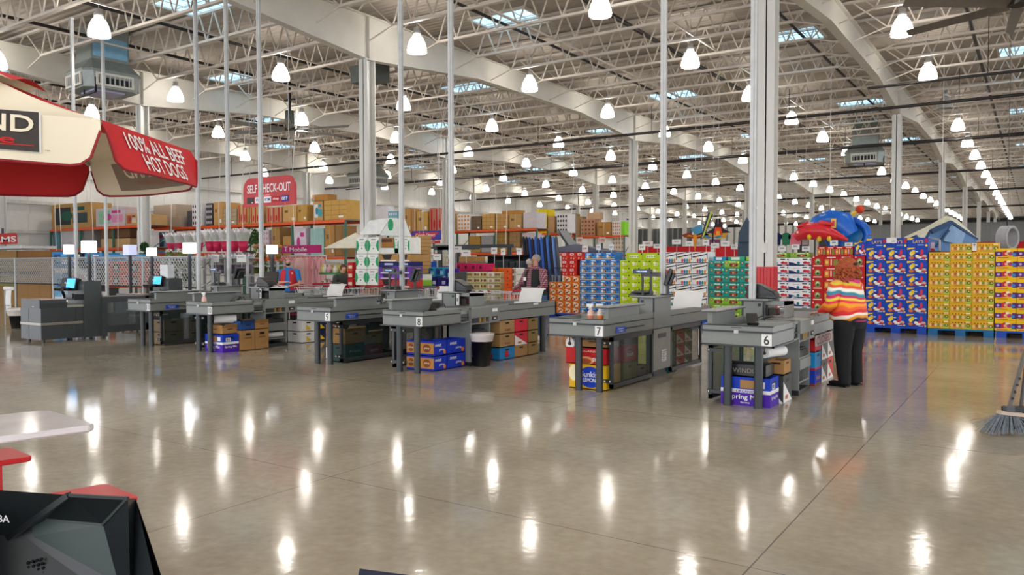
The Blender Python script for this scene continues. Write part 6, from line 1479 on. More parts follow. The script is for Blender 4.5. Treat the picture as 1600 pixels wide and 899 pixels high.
# --- clothes rail with pink outfits
a, b_ = atY(433, 398, 17).x, atY(506, 398, 17).x
r = thing('clothes_rail', 'chrome clothes rail under the magenta sign', 'clothes rail', ((a+b_)/2, 17.1, 0)); w_ = (b_-a)/2; zr = atY(470, 400, 17.1).z
MB().cyl((-w_, 0, zr), (w_, 0, zr), .02, .02, 8, C('D8D8DC', .2)).build('rail', r)
for s_ in (-1, 1): MB().cyl((s_*w_, 0, 0), (s_*w_, 0, zr), .02, .02, 8, C('D8D8DC', .2)).box(s_*w_-.02, s_*w_+.02, -.3, .3, 0, .03, C('D8D8DC', .2)).build('leg', r)
rn = random.Random(11)
for i in range(16):
    x = (a+b_)/2-w_+.1+i*(2*w_-.2)/15; c = 'A8C4DC' if i == 1 else rn.choice(('E0A8AC', 'E8BCB8', 'D88A90', 'ECC8C4', 'C89098'))
    t = thing('hanging_outfit', '%s child outfit on the rail, %s' % ('pale blue' if i == 1 else 'pink', ORD[i]+' from the left'), 'clothes', (x, 16.98, zr), rn.uniform(-.5, .5))
    MB().prism([(-.05, 0, -.06), (.05, 0, -.06), (.12, 0, -.14), (.19, 0, -.42), (.12, 0, -.42), (.1, 0, -.28), (.16, 0, -.9-rn.uniform(0, .25)), (-.16, 0, -.92), (-.1, 0, -.28), (-.12, 0, -.42), (-.19, 0, -.42), (-.12, 0, -.14)], (0, .05, 0), C(c, .8)).build('garment', t)
    MB().tube([(0, .02, .02), (.015, .02, -.01), (0, .02, -.05)], .006, C('C8C8C8')).bar((-.1, .02, -.1), (0, .02, -.05), .01, C('C8C8C8')).bar((.1, .02, -.1), (0, .02, -.05), .01, C('C8C8C8')).build('hanger', t)
# --- gift carousel and carts
p = atY(523, 445, 16); r = thing('display_carousel', 'green tiered round stand of small gift packs left of the leaf boxes', 'display', (p.x, 16.3, 0)); m = C('2E7A3A', .4)
for z in (.75, 1.22): MB().cyl((0, 0, z), (0, 0, z+.05), .68, .68, 24, m).build('tray', r)
MB().cyl((0, 0, 0), (0, 0, 1.3), .06, .06, 10, C('D8D8D8')).cyl((0, 0, 0), (0, 0, .04), .5, .5, 20, m).build('post', r)
rn = random.Random(4)
for z in (.8, 1.27):
    for k in range(17):
        t = k*2*PI/17; R_ = .55; c = rn.choice(('C8B48A', 'A87848', 'E0D8C8', 'D8C05A', 'B86A4A', 'D8A8B4')); hh = rn.uniform(.2, .3)
        o = MB().lathe([(.0001, 0), (.07, 0), (.075, hh*.6), (.03, hh*.8), (.06, hh)], 8, C(c)).build('gift_pack', loc=(p.x+R_*math.cos(t), 16.3+R_*math.sin(t), z)); tag(o, 'small wrapped gift pack on the %s tier of the green carousel, %s round the ring' % (['lower', 'upper'][z > 1], ORD[k]), 'gift pack', 'gift packs on the carousel')
def cart(x, y, rz, label, hc_='B0202A'):
    r = thing('shopping_cart', label, 'shopping cart', (x, y, 0), rz); m = C('B4B6B8', .3, metal=.6) if False else mat('cart_wire', 'B4B6B8', .3, metal=.6)
    q = MB(); z0, z1 = .55, .98
    for k in range(9):
        t = k/8; q.bar((-.26+.52*t, -.45, z0), (-.3+.6*t, -.5, z1), .007, m); q.bar((-.26+.52*t, .4, z0+.04), (-.3+.6*t, .5, z1), .007, m)
    for k in range(12):
        t = k/11
        for s_ in (-1, 1): q.bar((s_*.26, -.45+.85*t, z0), (s_*.3, -.5+1.0*t, z1), .007, m)
        q.bar((-.26, -.45+.85*t, z0), (.26, -.45+.85*t, z0), .006, m)
    for z, f in ((z0, .0), (.7, .35), (.84, .7), (z1, 1)):
        e = .26+.04*f; g_ = .45+.05*f
        for a_, b_ in (((-e, -g_, z), (e, -g_, z)), ((e, -g_, z), (e, g_, z)), ((e, g_, z), (-e, g_, z)), ((-e, g_, z), (-e, -g_, z))): q.bar(a_, b_, .012, m)
    q.build('basket', r)
    MB().cyl((-.3, -.56, 1.02), (.3, -.56, 1.02), .022, .022, 8, C(hc_)).bar((-.3, -.5, .98), (-.3, -.56, 1.02), .02, m).bar((.3, -.5, .98), (.3, -.56, 1.02), .02, m).box(-.3, .3, .49, .52, .93, .99, C(hc_)).build('handle', r)
    q = MB()
    for s_ in (-1, 1): q.tube([(s_*.26, -.45, .98), (s_*.26, -.4, .3), (s_*.26, .35, .18)], .014, m, 6)
    q.bar((-.26, .35, .18), (.26, .35, .18), .02, m); q.build('frame', r)
    for a_ in (-.35, .33):
        for s_ in (-1, 1): MB().cyl((s_*.26-.015, a_, .06), (s_*.26+.015, a_, .06), .06, .06, 12, m_blk).build('wheel', r)
    return r
for i, (px, py, Y, rz) in enumerate(((480, 447, 13.9, 1.55), (497, 455, 12.7, 1.5), (556, 455, 12.8, 1.6))): 
    q_ = atY(px, py, Y); cart(q_.x, Y+.0, rz, 'wire shopping cart with red handle behind lanes nine and ten, %s from the left' % ORD[i])
q_ = atY(671, 455, 13.0); cart(q_.x, 13.0, 1.45, 'wire shopping cart with red rim loaded behind the lane eight register')
q_ = atY(800, 455, 12.6); cart(q_.x-.2, 12.45, 1.5, 'wire shopping cart in front of the plaid shopper')
stand_table(556, 593, 13.5, 462, .5, 'low display table carrying the leaf box tower'); stand_table(593, 642, 13.5, 456, .5, 'display table beneath the purple produce boxes')
stand_table(641.5, 656, 15.6, 427.6, .5, 'narrow table beneath the tall kraft pile'); stand_table(640.5, 660, 14.5, 447, .5, 'small table under the white and green cartons')
stand_table(655, 704, 16.0, 447, .45, 'table under the cyan and navy carton heap'); stand_table(710, 758, 17.0, 424, .5, 'table under the pink tray cartons'); stand_table(728, 784, 16.2, 471, .45, 'table beneath the food trays')
stand_table(786, 808, 16.0, 471.5, .45, 'table under the orange pumpkin cartons'); stand_table(763, 804, 17.4, 425, .5, 'table behind the food trays'); stand_table(716, 744, 18.5, 410, .5, 'high table under the plain brown box'); stand_table(542, 552, 14.0, 448.6, .3, 'narrow stand under the red packs')
# --- leaf boxes tower, produce boxes
m_lf = C('1E9A5E', .5)
def leafbox(px0, px1, py0, py1, Y, label):
    def dr(q, w, h):
        poly(q, [(-.5*w, .14*h), (-.34*w, .25*h), (-.24*w, .5*h), (-.34*w, .75*h), (-.5*w, .84*h)], m_lf, -.004); poly(q, [(.5*w, .14*h), (.34*w, .25*h), (.24*w, .5*h), (.34*w, .75*h), (.5*w, .84*h)], m_lf, -.004)
        rect(q, -.2*w, .2*w, .84*h, .89*h, C('5A5E58'), -.004); 
        for i in range(3):
            for j in range(2): disc(q, (-.14+.14*i)*w, (.5+.16*j)*h, .025*w, .03*h, C('8A8E88'), -.004)
        disc(q, 0, .32*h, .05*w, .05*h, C('4A4E48'), -.004)
    return goods(px0, px1, py0, py1, Y, 'ECEEE8', label, d=.4, draw=dr, name='leaf_box', cat='box')
for j, (a, b_) in enumerate(((557, 574), (575, 592))):
    for i, (t, bt) in enumerate(((371, 397), (397.5, 421), (421.5, 446))): leafbox(a-i*.8, b_-i*.8, t, bt, 13.5, 'white box with green leaf print, %s column, %s row of the leaf tower' % (['left', 'right'][j], ['top', 'middle', 'bottom'][i]))
leafbox(616, 623, 371, 397, 13.55, 'white leaf box edge showing left of the lane nine pole'); leafbox(628, 640, 371, 397, 13.55, 'white leaf box right of the lane nine pole')
p = atY(561, 371, 13.5); b_ = atY(622, 371, 13.5); r = thing('open_carton', 'white open carton with green leaf lying tilted on top of the leaf tower', 'box', (p.x, 13.5, p.z+.01)); w_ = b_.x-p.x
MB().prism([(0, 0, .05), (w_*.55, 0, .05), (w_*.8, 0, .42), (w_*.28, 0, .38)], (0, .5, 0), C('E8EAE6')).prism([(w_*.55, -.01, .02), (w_*.98, -.01, .0), (w_*.82, -.01, .42)], (0, .5, 0), C('DDE2DC')).build('carton_body', r); q = MB(); q.disc((w_*.83, -.02, .26), .09, .14, m_lf, 12); q.build('leaf_print', r)
goods(592.5, 615, 372, 387, 13.6, 'A8743A', 'open brown tray between the leaf boxes', d=.4, draw=lambda q, w, h: rect(q, -.4*w, .4*w, .55*h, .9*h, C('5A3416'), -.004)); goods(592, 627, 387.5, 397, 13.55, 'E4E6E2', 'long white tray below the open brown tray', d=.4, draw=p_lines if False else None)
for i, (t, bt, h, dr, lb) in enumerate(((398, 409, 'B08850', None, 'brown produce box with dark window'), (409.5, 416.5, '1F2A66', None, 'navy banded produce tray'), (417, 428, '6A3AA8', None, 'purple produce box, upper'), (428.5, 436, '7A44B8', None, 'purple produce box, lower'), (436.5, 450, 'B8383A', None, 'red apple box'), (450.5, 456, 'A87A44', None, 'brown produce tray'))):
    for j, (a, b_) in enumerate(((592, 622), (627, 641))):
        goods(a, b_, t, bt, 13.5, h, '%s, %s of the lane nine pole' % (lb, ['left', 'right'][j]), d=.45, draw=(lambda q, w, h: (poly(q, [(-.34*w, .95*h), (.2*w, .95*h), (.1*w, .3*h), (-.22*w, .3*h)], C('120E14'), -.004), rect(q, -.4*w, .4*w, .05*h, .2*h, W_, -.004))) if i not in (1,) else (lambda q, w, h: rect(q, -.2*w, .25*w, .3*h, .7*h, C('C8D0E8'), -.004)), name='produce_box', cat='box')
for i in range(3): goods(565+9*i, 573.5+9*i, 447, 462, 13.55, 'A87A44', 'brown produce box under the leaf tower, %s from the left' % ORD[i], d=.4, name='produce_box', cat='box', draw=lambda q, w, h: rect(q, -.2*w, .2*w, .6*h, .8*h, C('2A1A10'), -.004))
for i in range(10): goods(642, 655, 368.5+5.9*i, 374.1+5.9*i, 15.6, 'B8905A', 'flat kraft carton in the tall pile right of the leaf tower, %s from the top' % ORD[i], d=.5, draw=lambda q, w, h: rect(q, .1*w, .45*w, .2*h, .75*h, m_paper, -.004))
goods(641, 659, 429, 438, 14.6, 'DCE0D8', 'white carton at the foot of the kraft pile', d=.4, draw=p_pic('C8C8B8', 'A8C88A', '8AB84A')); goods(648, 659, 438, 447, 14.5, '8CB83A', 'light green carton at the foot of the kraft pile', d=.4)
cy = ('3AA0D0', p_pic('1A4A9A', '8AD0EC', '1A3A7A'))
for i, (a, b_, t, bt, lb) in enumerate(((655, 667, 409, 418, 'deep blue'), (656, 664, 422, 432, 'cyan'), (665, 679, 418, 433, 'cyan'), (680, 694, 418, 432, 'cyan'), (661, 670, 433, 447, 'cyan'), (669, 682, 434, 447, 'navy'), (683, 697, 434, 447, 'navy'), (696, 703, 420, 437, 'violet'))):
    goods(a, b_, t, bt, 16.0, {'deep blue': '1A4AA8', 'cyan': '3AA0D0', 'navy': '24207A', 'violet': '4A2A9A'}[lb], '%s carton in the heap right of the kraft pile, %s' % (lb, ORD[i]), d=.4, draw=cy[1] if lb != 'navy' else p_pic('24207A', 'C8C8E8', '24207A'))
# pink trays, food trays, orange stack
for i in range(4): goods(711+11.5*i, 722+11.5*i, 411+.4*i, 424, 17.0, 'C8205A', 'pink tray carton on the table behind lane eight, %s from the left' % ORD[i], d=.5, draw=lambda q, w, h: disc(q, 0, .5*h, .2*w, .25*h, C('5A1230'), -.004))
goods(717, 743, 401, 410, 18.5, 'A87E48', 'plain brown box above the pink trays', d=.5)
for i in range(5):
    for j in range(5):
        x0 = 729+10.8*j; goods(x0, x0+10.4, 425.5+9.1*i, 434+9.1*i, 16.2, ['DCCB9A', 'E4D8B4'][(i+j) % 2] if j not in (3,) else 'E4DCD4', 'shallow tray of %s, row %s from top, %s from left' % ('white printed packs' if j == 3 else 'brown jars', ORD[i], ORD[j]), d=.4, name='food_tray', cat='tray', group='food trays behind lane eight',
            draw=(lambda q, w, h: ([disc(q, (-.3+.2*k)*w, .55*h, .08*w, .28*h, C('6A3A16'), -.004) for k in range(4)], rect(q, -.5*w, .5*w, 0, .2*h, C('AAB45A'), -.006))) if j != 3 else (lambda q, w, h: (disc(q, 0, .5*h, .25*w, .25*h, C('C88A6A'), -.004), rect(q, -.5*w, .5*w, 0, .2*h, C('AAB45A'), -.006))))
for i in range(5): goods(787+ (0), 799, 419+10.5*i, 429+10.5*i, 16.0, 'E05A1E', 'bright orange pumpkin carton behind the food trays, %s from the top' % ORD[i], d=.4, draw=lambda q, w, h: (disc(q, .0, .5*h, .12*w, .15*h, C('8A2A10'), -.004)))
for i in range(3): goods(764+13*i, 776+13*i, 419, 425, 17.4, 'E0641E' if i < 2 else 'D8D0C8', '%s flat carton at the back of the food table, %s' % (['orange', 'orange', 'white'][i], ORD[i]), d=.4)
for i in range(4): goods(800, 807, 419+10.5*i, 429+10.5*i, 16.05, 'D8D4CC', 'white printed carton beside the orange pumpkin pile, %s from the top' % ORD[i], d=.4, draw=p_pic('4A4A4A', 'B8A890', '8A6A4A'))
# dark furniture-like display (chairs, suitcases) behind
a, b_ = atY(745, 400, 19.5), atY(815, 400, 19.5)
r = thing('display_shelf', 'dark shelf of coffee makers and grey cases behind the food trays', 'shelf', ((a.x+b_.x)/2, 19.5, 0)); w_ = (b_.x-a.x)/2
for z in (1.15, 1.75): MB().box(-w_, w_, 0, .6, z, z+.04, m_blk).build('shelf', r)
MB().box(-w_, w_, .58, .6, 0, 1.8, C('15171A')).build('back_panel', r)
for i in range(7):
    x = a.x+.15+i*(b_.x-a.x-.3)/6; hh = [.3, .36, .28, .44, .46, .4, .42][i]
    q = MB()
    if i < 3: q.box(-.11, .11, 0, .25, 0, hh, m_blk).box(-.08, .08, -.005, 0, .05, hh*.6, C('C8C4BC', .25)).build('coffee_maker', loc=(x, 19.55, 1.19))
    else: q.box(-.13, .13, 0, .3, 0, hh, C('454B50')).box(-.09, .09, -.01, 0, .05, hh-.05, C('353A3E')).build('suitcase', loc=(x, 19.55, 1.19))
    o = COL.objects[-1]; tag(o, '%s on the dark display shelf, %s from the left' % ('black and steel coffee maker' if i < 3 else 'dark grey case', ORD[i]), 'coffee maker' if i < 3 else 'case')
for i, (px, py, w_) in enumerate(((666, 394, 22), (712, 390, 18), (772, 392, 9), (786, 394, 7), (811, 393, 8), (683, 402, 12), (728, 396, 14))): sign(px-w_/2, px+w_/2, py-5, py+5, 16.6 if i < 2 else 18.3, W_, 'white price card over the goods behind lane eight, %s of them' % ORD[i], [('save', 0, .1, .2, .5, C('4A4A6A'))], 'price_card', .01)
zh = atY(738, 388, 22).z; o = MB().box(-1.7, 1.7, 0, .1, 0, .12, C('3A3F42')).box(-1.6, -1.5, .0, .1, -zh, 0, C('3A3F42')).box(1.5, 1.6, .0, .1, -zh, 0, C('3A3F42')).build('dark_header_bar', loc=(atY(738, 386, 22).x, 22, atY(738, 388, 22).z)); tag(o, 'dark grey header bar across the display behind the lane eight pole', 'header')
for i, px in enumerate((687, 715)):
    p = atY(px, 400, 18.8); o = MB().box(-.05, .05, 0, .08, 0, 2.0, C('3F4346')).box(-.8, .8, 0, .05, 1.95, 2.05, C('3F4346')).build('display_stand', loc=(p.x, 18.8, 0)); tag(o, 'dark metal display frame beneath the blue banner, %s' % ['left', 'right'][i], 'frame')
for i, (px, h) in enumerate(((667, 'B8B8BC'), (676, '9AA0A8'), (700, 'D0CCC4'), (706, '6A6E74'))): goods(px-5, px+5, 398, 416, 18.9, h, 'small appliance box in the display under the banner, %s from the left' % ORD[i], d=.3, draw=p_pic('C8B88A', '5A5E6A', 'D8D8DC'))
stand_table(660, 712, 18.9, 416, .35, 'dark table of appliance boxes under the blue banner')
# tall blue bags leaning
for i in range(12):
    px = 823+4.6*i; p = atY(px+6, 432, 19.8); t = atY(px-1, 370+random.uniform(-2, 3), 20.2)
    c = ['1E222A', '1A1E26', '2A4A96', '23262E', '3A62B8', '24345E', '3A66C0', '20242C', '4A72C4', '1E2430', '6A8AC8', '4A4E56'][i]
    r = thing('folded_canopy_bag', '%s tall canopy bag leaning in the rack behind the plaid shopper, %s from the left' % ('blue' if c[4:] > '90' else 'dark', ORD[i]), 'bag', (p.x, 19.8, 0)); v = Vector((t.x-p.x, .25, t.z))
    MB().tube([(0, 0, .05), tuple(v*.3), tuple(v*.7), tuple(v*.97), tuple(v)], [.045, .055, .055, .05, .02], C(c, .6), 8).build('bag', r)
    MB().box(-.07, .07, -.11, -.1, 0, .28, C('9AA8C0')).build('label', r).location = tuple(v*.38)
r = thing('cart_frame', 'black wire frame trolley by the blue canopy bags', 'trolley', (atY(868, 440, 19.4).x, 19.4, 0)); 
for x in (-.2, .2): MB().tube([(x, 0, 0), (x, 0, 1.3), (x, .1, 1.4)], .02, m_blk, 6).build('post', r)
MB().bar((-.2, .1, 1.4), (.2, .1, 1.4), .03, m_blk).bar((-.2, 0, .8), (.2, 0, .8), .03, m_blk).build('crossbar', r)
# lounger and canopy shapes above the orange stack
p = atY(905, 392, 22); r = thing('gazebo_display', 'dark blue display gazebo top above the red and blue cartons', 'gazebo', (p.x, 22, 0)); zt = p.z
MB().add([(-1.3, -.8, zt-.05), (1.3, -.8, zt-.05), (1.3, .8, zt-.05), (-1.3, .8, zt-.05), (-.1, 0, zt+.22)], [(0, 1, 4), (1, 2, 4), (2, 3, 4), (3, 0, 4)], C('26304E')).build('canopy', r)
for x in (-1.2, 1.2): MB().box(x-.03, x+.03, -.75, -.69, 0, zt-.05, C('8A8E90')).build('leg', r)
p = atY(893, 385, 23.9); r = thing('folding_lounger', 'grey folding lounger propped above the stacks', 'lounger', (p.x, 23.9, p.z-.2)); MB().prism([(-.6, 0, .75), (-.5, 0, .78), (.0, 0, .12), (.7, 0, .1), (.7, 0, .05), (-.05, 0, .04)], (0, .6, 0), C('7A7E80')).build('sling', r); MB().bar((-.5, .02, .7), (.1, .02, -.1), .04, C('A8ACAE')).bar((.5, .3, .05), (.5, .3, .2-p.z), .04, C('A8ACAE')).build('frame', r)
for i, (px, w_) in enumerate(((914, 9), (935, 7), (955, 7), (1003, 10))): sign(px-w_/2, px+w_/2, 382 if i else 384, 391 if i else 394, 19.26, W_, 'white price card above the light blue and lime stacks, %s from left' % ORD[i], [('9.99', 0, 0, .3, .6, C('3A3A5A'))], 'price_card', .01)
for i, px in enumerate((905, 941)): sign(px-5, px+5, 371, 380, 42, W_, 'small white aisle sign with red 100 on the far rack, %s one' % ['left', 'right'][i], [('100', 0, 0, .55, .8, C('C2202A'))], 'aisle_sign', .02)
# --- right background: red low wall of signs, back partitions
def bslab(px0, px1, py0, py1, Y, h, label, name='partition_panel', ribs=0):
    a = atY(px0, py1, Y); b_ = atY(px1, py0, Y); q = MB().box(a.x, b_.x, Y, Y+.3, 0, b_.z, C(h, .6))
    for k in range(ribs): x = a.x+(k+.5)*(b_.x-a.x)/ribs; q.box(x-.08, x+.08, Y-.06, Y, 0, b_.z, C('7A7C7C', .6))
    return tag(q.build(name), label, 'partition')
bslab(985, 1080, 356, 400, 78, '55595A', 'dark grey ribbed partition beyond the lane seven pole', ribs=12)
bslab(1097, 1165, 355, 400, 70, 'C9C8C4', 'white partition behind the hanging kites', ribs=6)
bslab(1200, 1245, 352, 400, 70, 'D2D0CA', 'white partition left of the inflatable slide', ribs=4)
bslab(1335, 1640, 345, 400, 85, '77787A', 'grey ribbed partition behind the tent', ribs=24)
bslab(995, 1170, 384, 400, 42, 'C41E26', 'low red partition behind the white drinks stack')
bslab(1440, 1640, 377, 400, 44, 'C01C24', 'low red partition behind the golden stack')
for i, (px, py, w_, hh) in enumerate(((1012, 381, 16, 8), (1027, 385, 12, 7), (1057, 378, 14, 8), (1077, 381, 12, 8), (1103, 379, 10, 9), (1117, 384, 13, 8), (1133, 381, 14, 9), (1147, 386, 10, 8), (1153, 383, 9, 7), (1113, 389, 6, 9))): sign(px-w_/2, px+w_/2, py-hh/2, py+hh/2, 24+i*.2, W_ if i not in (0,) else C('E8D8D4'), 'white price card hovering above the drinks and teal stacks, %s from the left' % ORD[i], [('sale', 0, .1, .3, .5, C('5A5A7A'))], 'price_card', .02)
# hanging shirts
for i, (px, c, cc, w_) in enumerate(((1212, '18204E', 'navy', 13), (1228, '2E7A5A', 'green', 10), (1243, 'E0788A', 'pink', 14), (1258, 'B8A8A4', 'beige', 8))):
    t = atY(px, 364, 25); b_ = atY(px, 383, 25); h = t.z-b_.z; w2 = w_*Vector((t.x, 25)).length/1215*.5*1.45
    r = thing('hanging_shirt', '%s garment hanging above the white and navy stack' % cc, 'clothes', (t.x, 25, t.z)); MB().prism([(-w2*.4, 0, 0), (w2*.4, 0, 0), (w2, 0, -.08), (w2*.95, 0, -.2), (w2*.75, 0, -.18), (w2*.7, 0, -h), (-w2*.7, 0, -h), (-w2*.75, 0, -.18), (-w2*.95, 0, -.2), (-w2, 0, -.08)], (0, .04, 0), C(c, .8)).build('garment', r)
    MB().cyl((0, .02, 0), (0, .02, ZD-t.z), .006, .006, 4, C('C8C8C8')).build('hanging_wire', r)
for i, px in enumerate((1205, 1222, 1243, 1259, 1303, 1326)): sign(px-6, px+6, 382+(i % 2)*3-(6 if i > 3 else 0), 390+(i % 2)*3-(6 if i > 3 else 0), 22+.2*i, W_, 'white price card in front of the hanging garments and slide, %s from the left' % ORD[i], [('save', 0, .1, .3, .5, C('5A5A7A'))], 'price_card', .02)
# dark tall paddle board left of the wide column
p = atY(1166, 392, 22); t = atY(1167, 340, 22); r = thing('paddle_board', 'dark slate paddle board standing left of the wide column', 'board', (p.x, 22, 0)); h = t.z
MB().prism([(-.0, 0, h), (-.22, 0, h*.85), (-.28, 0, h*.5), (-.25, 0, 0), (.25, 0, 0), (.28, 0, h*.5), (.2, 0, h*.85)], (0, .1, 0), C('3A4A5A')).build('board', r); MB().bar((-.25, -.01, h*.55), (.25, -.01, h*.55), .04, C('23303C')).bar((-.2, -.01, h*.75), (.2, -.01, h*.75), .04, C('23303C')).build('straps', r)
# kites
def kite(px, py, Y, s, kind, cols, label):
    p = atY(px, py, Y); r = thing('kite', label, 'kite', tuple(p)); q = MB(); a, b_, c = [C(x, .6) for x in cols]
    if kind == 'butterfly':
        for sg in (-1, 1):
            q.prism([(0, 0, .1*s), (sg*.5*s, 0, .32*s), (sg*.72*s, 0, .22*s), (sg*.6*s, 0, -.0*s), (sg*.2*s, 0, -.08*s)], (0, .02, 0), a); q.prism([(0, -.004, 0), (sg*.3*s, -.004, .14*s), (sg*.5*s, -.004, .08*s), (sg*.25*s, -.004, -.02*s)], (0, .02, 0), b_); q.prism([(0, 0, -.05*s), (sg*.3*s, 0, -.08*s), (sg*.35*s, 0, -.3*s), (sg*.15*s, 0, -.36*s)], (0, .02, 0), c)
        q.bar((0, -.01, .25*s), (0, -.01, -.3*s), .05*s, C('2A1A2A'))
    elif kind == 'bird':
        for sg in (-1, 1): q.prism([(0, 0, .05*s), (sg*.35*s, 0, .2*s), (sg*.7*s, 0, .1*s), (sg*.55*s, 0, -.02*s), (sg*.1*s, 0, -.1*s)], (0, .02, 0), a); q.prism([(0, -.004, .0), (sg*.3*s, -.004, .1*s), (sg*.45*s, -.004, .03*s)], (0, .02, 0), b_)
        q.prism([(-.07*s, -.006, .2*s), (.07*s, -.006, .2*s), (.1*s, -.006, -.1*s), (0, -.006, -.75*s), (-.1*s, -.006, -.1*s)], (0, .03, 0), b_)
    elif kind == 'delta':
        q.prism([(-.1*s, 0, .45*s), (.1*s, 0, .45*s), (.22*s, 0, .0), (.6*s, 0, -.2*s), (.3*s, 0, -.22*s), (-.3*s, 0, -.22*s), (-.6*s, 0, -.2*s), (-.22*s, 0, 0)], (0, .02, 0), a); q.prism([(-.14*s, -.004, .05*s), (.14*s, -.004, .05*s), (.2*s, -.004, -.3*s), (-.2*s, -.004, -.3*s)], (0, .02, 0), b_); q.prism([(-.08*s, -.006, -.12*s), (.08*s, -.006, -.12*s), (.1*s, -.006, -.32*s), (-.1*s, -.006, -.32*s)], (0, .02, 0), c)
    else:
        q.prism([(.3*s, 0, .6*s), (.5*s, 0, .5*s), (.1*s, 0, -.5*s), (-.05*s, 0, -.55*s)], (0, .02, 0), a); q.prism([(.0, -.004, .1*s), (-.5*s, -.004, -.1*s), (-.25*s, -.004, -.35*s), (.05*s, -.004, -.25*s)], (0, .02, 0), b_); q.prism([(.4*s, -.004, .62*s), (.48*s, -.004, .6*s), (.1*s, -.004, -.45*s), (.02*s, -.004, -.5*s)], (0, .02, 0), c); q.prism([(.0, 0, .15*s), (.5*s, 0, -.1*s), (.15*s, 0, .0)], (0, .02, 0), C('2A3A4A'))
    q.build('sail', r); MB().cyl((0, 0, .2*s), (0, 0, ZD-p.z), .005, .005, 4, C('E0E0E0')).build('hanging_line', r)
kite(1086, 370, 26, 0.72, 'bird', ('8A3A1E', 'E0902A', '5A2A1A'), 'orange and brown bird kite hanging above the white drinks stack')
kite(1114, 372, 26, 0.72, 'butterfly', ('D8A83A', '3A8AB0', '7A3A6A'), 'multicoloured butterfly kite hanging right of the bird kite')
kite(1096, 354, 25, 0.78, 'swallow', ('2E4A5E', '4A8AB0', 'C8C84A'), 'blue and yellow swallow kite tilted above the butterfly kite')
kite(1122, 357, 25, 0.72, 'delta', ('2A2226', 'D84A1E', 'F0A01E'), 'black kite with orange panel hanging beside the wide column')
# inflatable slide: blue pools with red animal and yellow bar
p = atY(1296, 368, 25); r = thing('inflatable_playset', 'blue inflatable pool slide with a red animal float and yellow bar above the red stack', 'inflatable', tuple(p)); k = 25.5/1215
mb_ = mat('vinyl_blue', '1264C8', .3); mcy = mat('vinyl_cyan', '1A86CC', .3); mr_ = mat('vinyl_red', 'D0202C', .3); my_ = mat('vinyl_yellow', 'E8C020', .3)
def K(dx, dy, d=0): return (dx*k*1.12, d, -dy*k)
q = MB(); q.grid(lambda u, v: (Vector(K(18+23*v*math.cos(2*PI*u)*1.0, 0+22*v*math.sin(2*PI*u), .5))), 24, 4, mcy)
q.tube([K(18+24*math.cos(2*PI*t/24), 22*math.sin(2*PI*t/24), .45) for t in range(25)], .12, mb_, 8); q.build('pool', r)
q = MB(); q.tube([K(-24, -4), K(-14, -14), K(0, -18), K(14, -14), K(24, 2)], [.22, .32, .42, .45, .3], mb_, 12); q.tube([K(4, -16, -.1), K(10, -2, -.1), K(20, 4, -.1)], [.3, .3, .25], mb_, 10); q.build('slide_body', r)
MB().box(K(6, 0)[0], K(12, 0)[0], -.5, -.44, .2, .48, my_).box(K(7.5, 0)[0], K(10.5, 0)[0], -.52, -.5, .25, .42, mr_).build('badge', r)
q = MB(); q.tube([K(-37, 3, -.5), K(-30, -2, -.5), K(-20, -6, -.5), K(-4, -5, -.5), K(10, 0, -.5), K(26, 8, -.5)], [.14, .2, .27, .28, .16, .04], mr_, 12); q.tube([K(-26, -4, -.5), K(-24, -17, -.55), K(-34, -12, -.6)], [.12, .1, .05], mr_, 8); q.tube([K(-12, -8, -.5), K(-4, -17, -.6), K(8, -15, -.6)], [.12, .1, .05], mr_, 8); q.build('animal_float', r)
q = MB()
for dx, dy in ((-18, 5), (-6, 8), (6, 8)): q.ball(K(dx, dy-2, -.72), .07, my_, 8, 1.3)
q.ball(K(-33, -4, -.66), .04, W_, 8); q.build('animal_spots', r)
MB().tube([K(12, -19), K(34, -34)], .05, my_, 8).ball(K(36, -36), .13, C('C8401E'), 10).build('spray_bar', r)
MB().tube([K(20, 22, .3), K(32, 14, .3), K(36, 8, .3)], .05, my_, 6).build('yellow_trim', r)
MB().prism([K(-12, 18, .6), K(20, 14, .6), K(14, 40, .6), K(-12, 40, .6)], (0, .1, 0), mcy).build('base_panel', r)
MB().cyl((0, 0, .4), (0, 0, ZD-p.z), .008, .008, 4, W_).build('hanging_line', r)
# tent
p = atY(1460, 386, 27); k = 27/1215*1.04; r = thing('display_tent', 'cream and blue camping tent shown above the blue and golden stacks', 'tent', (p.x, 27, p.z)); mt = mat('tent_cream', 'DEDCC8', .7); mtb = mat('tent_blue', '5C84B4', .7); mtd = mat('tent_dark', '2C4A70', .7)
def K(dx, dy, d=0): return (dx*k, d, dy*k)
ridge0, ridge1 = K(-4, 36, .9), K(12, 43, .9)
q = MB()
q.add([K(-47, 0, 0), K(-38, 15, .5), K(-14, 27, .6), K(10, 43, .9), K(18, 34, .3), K(8, 24, .1), K(-5, 22, 0), K(-10, 10, -.1), K(-20, 14, -.05)], [(0, 1, 2, 8), (2, 3, 6, 8), (3, 4, 5, 6), (8, 6, 7)], mt)
q.add([K(10, 43, .9), K(22, 38, 1.2), K(48, 10, 1.4), K(18, 34, .3)], [(0, 1, 2, 3)], mt); q.build('fly_sheet', r)
q = MB(); q.add([K(-47, 0, 0), K(-20, 14, -.05), K(-10, 10, -.1), K(-4, 0, -.1)], [(0, 1, 2, 3)], mtb); q.add([K(-5, 22, 0), K(18, 34, .3), K(48, 10, 1.0), K(34, -6, .6), K(2, -6, 0), K(-10, 10, -.1)], [(0, 1, 2, 3, 4, 5)], mtb); q.add([K(18, 30, .28), K(10, 8, .1), K(30, 2, .4), K(34, 18, .6)], [(0, 1, 2, 3)], C('8AA8CC', .7)); q.build('tent_wall', r)
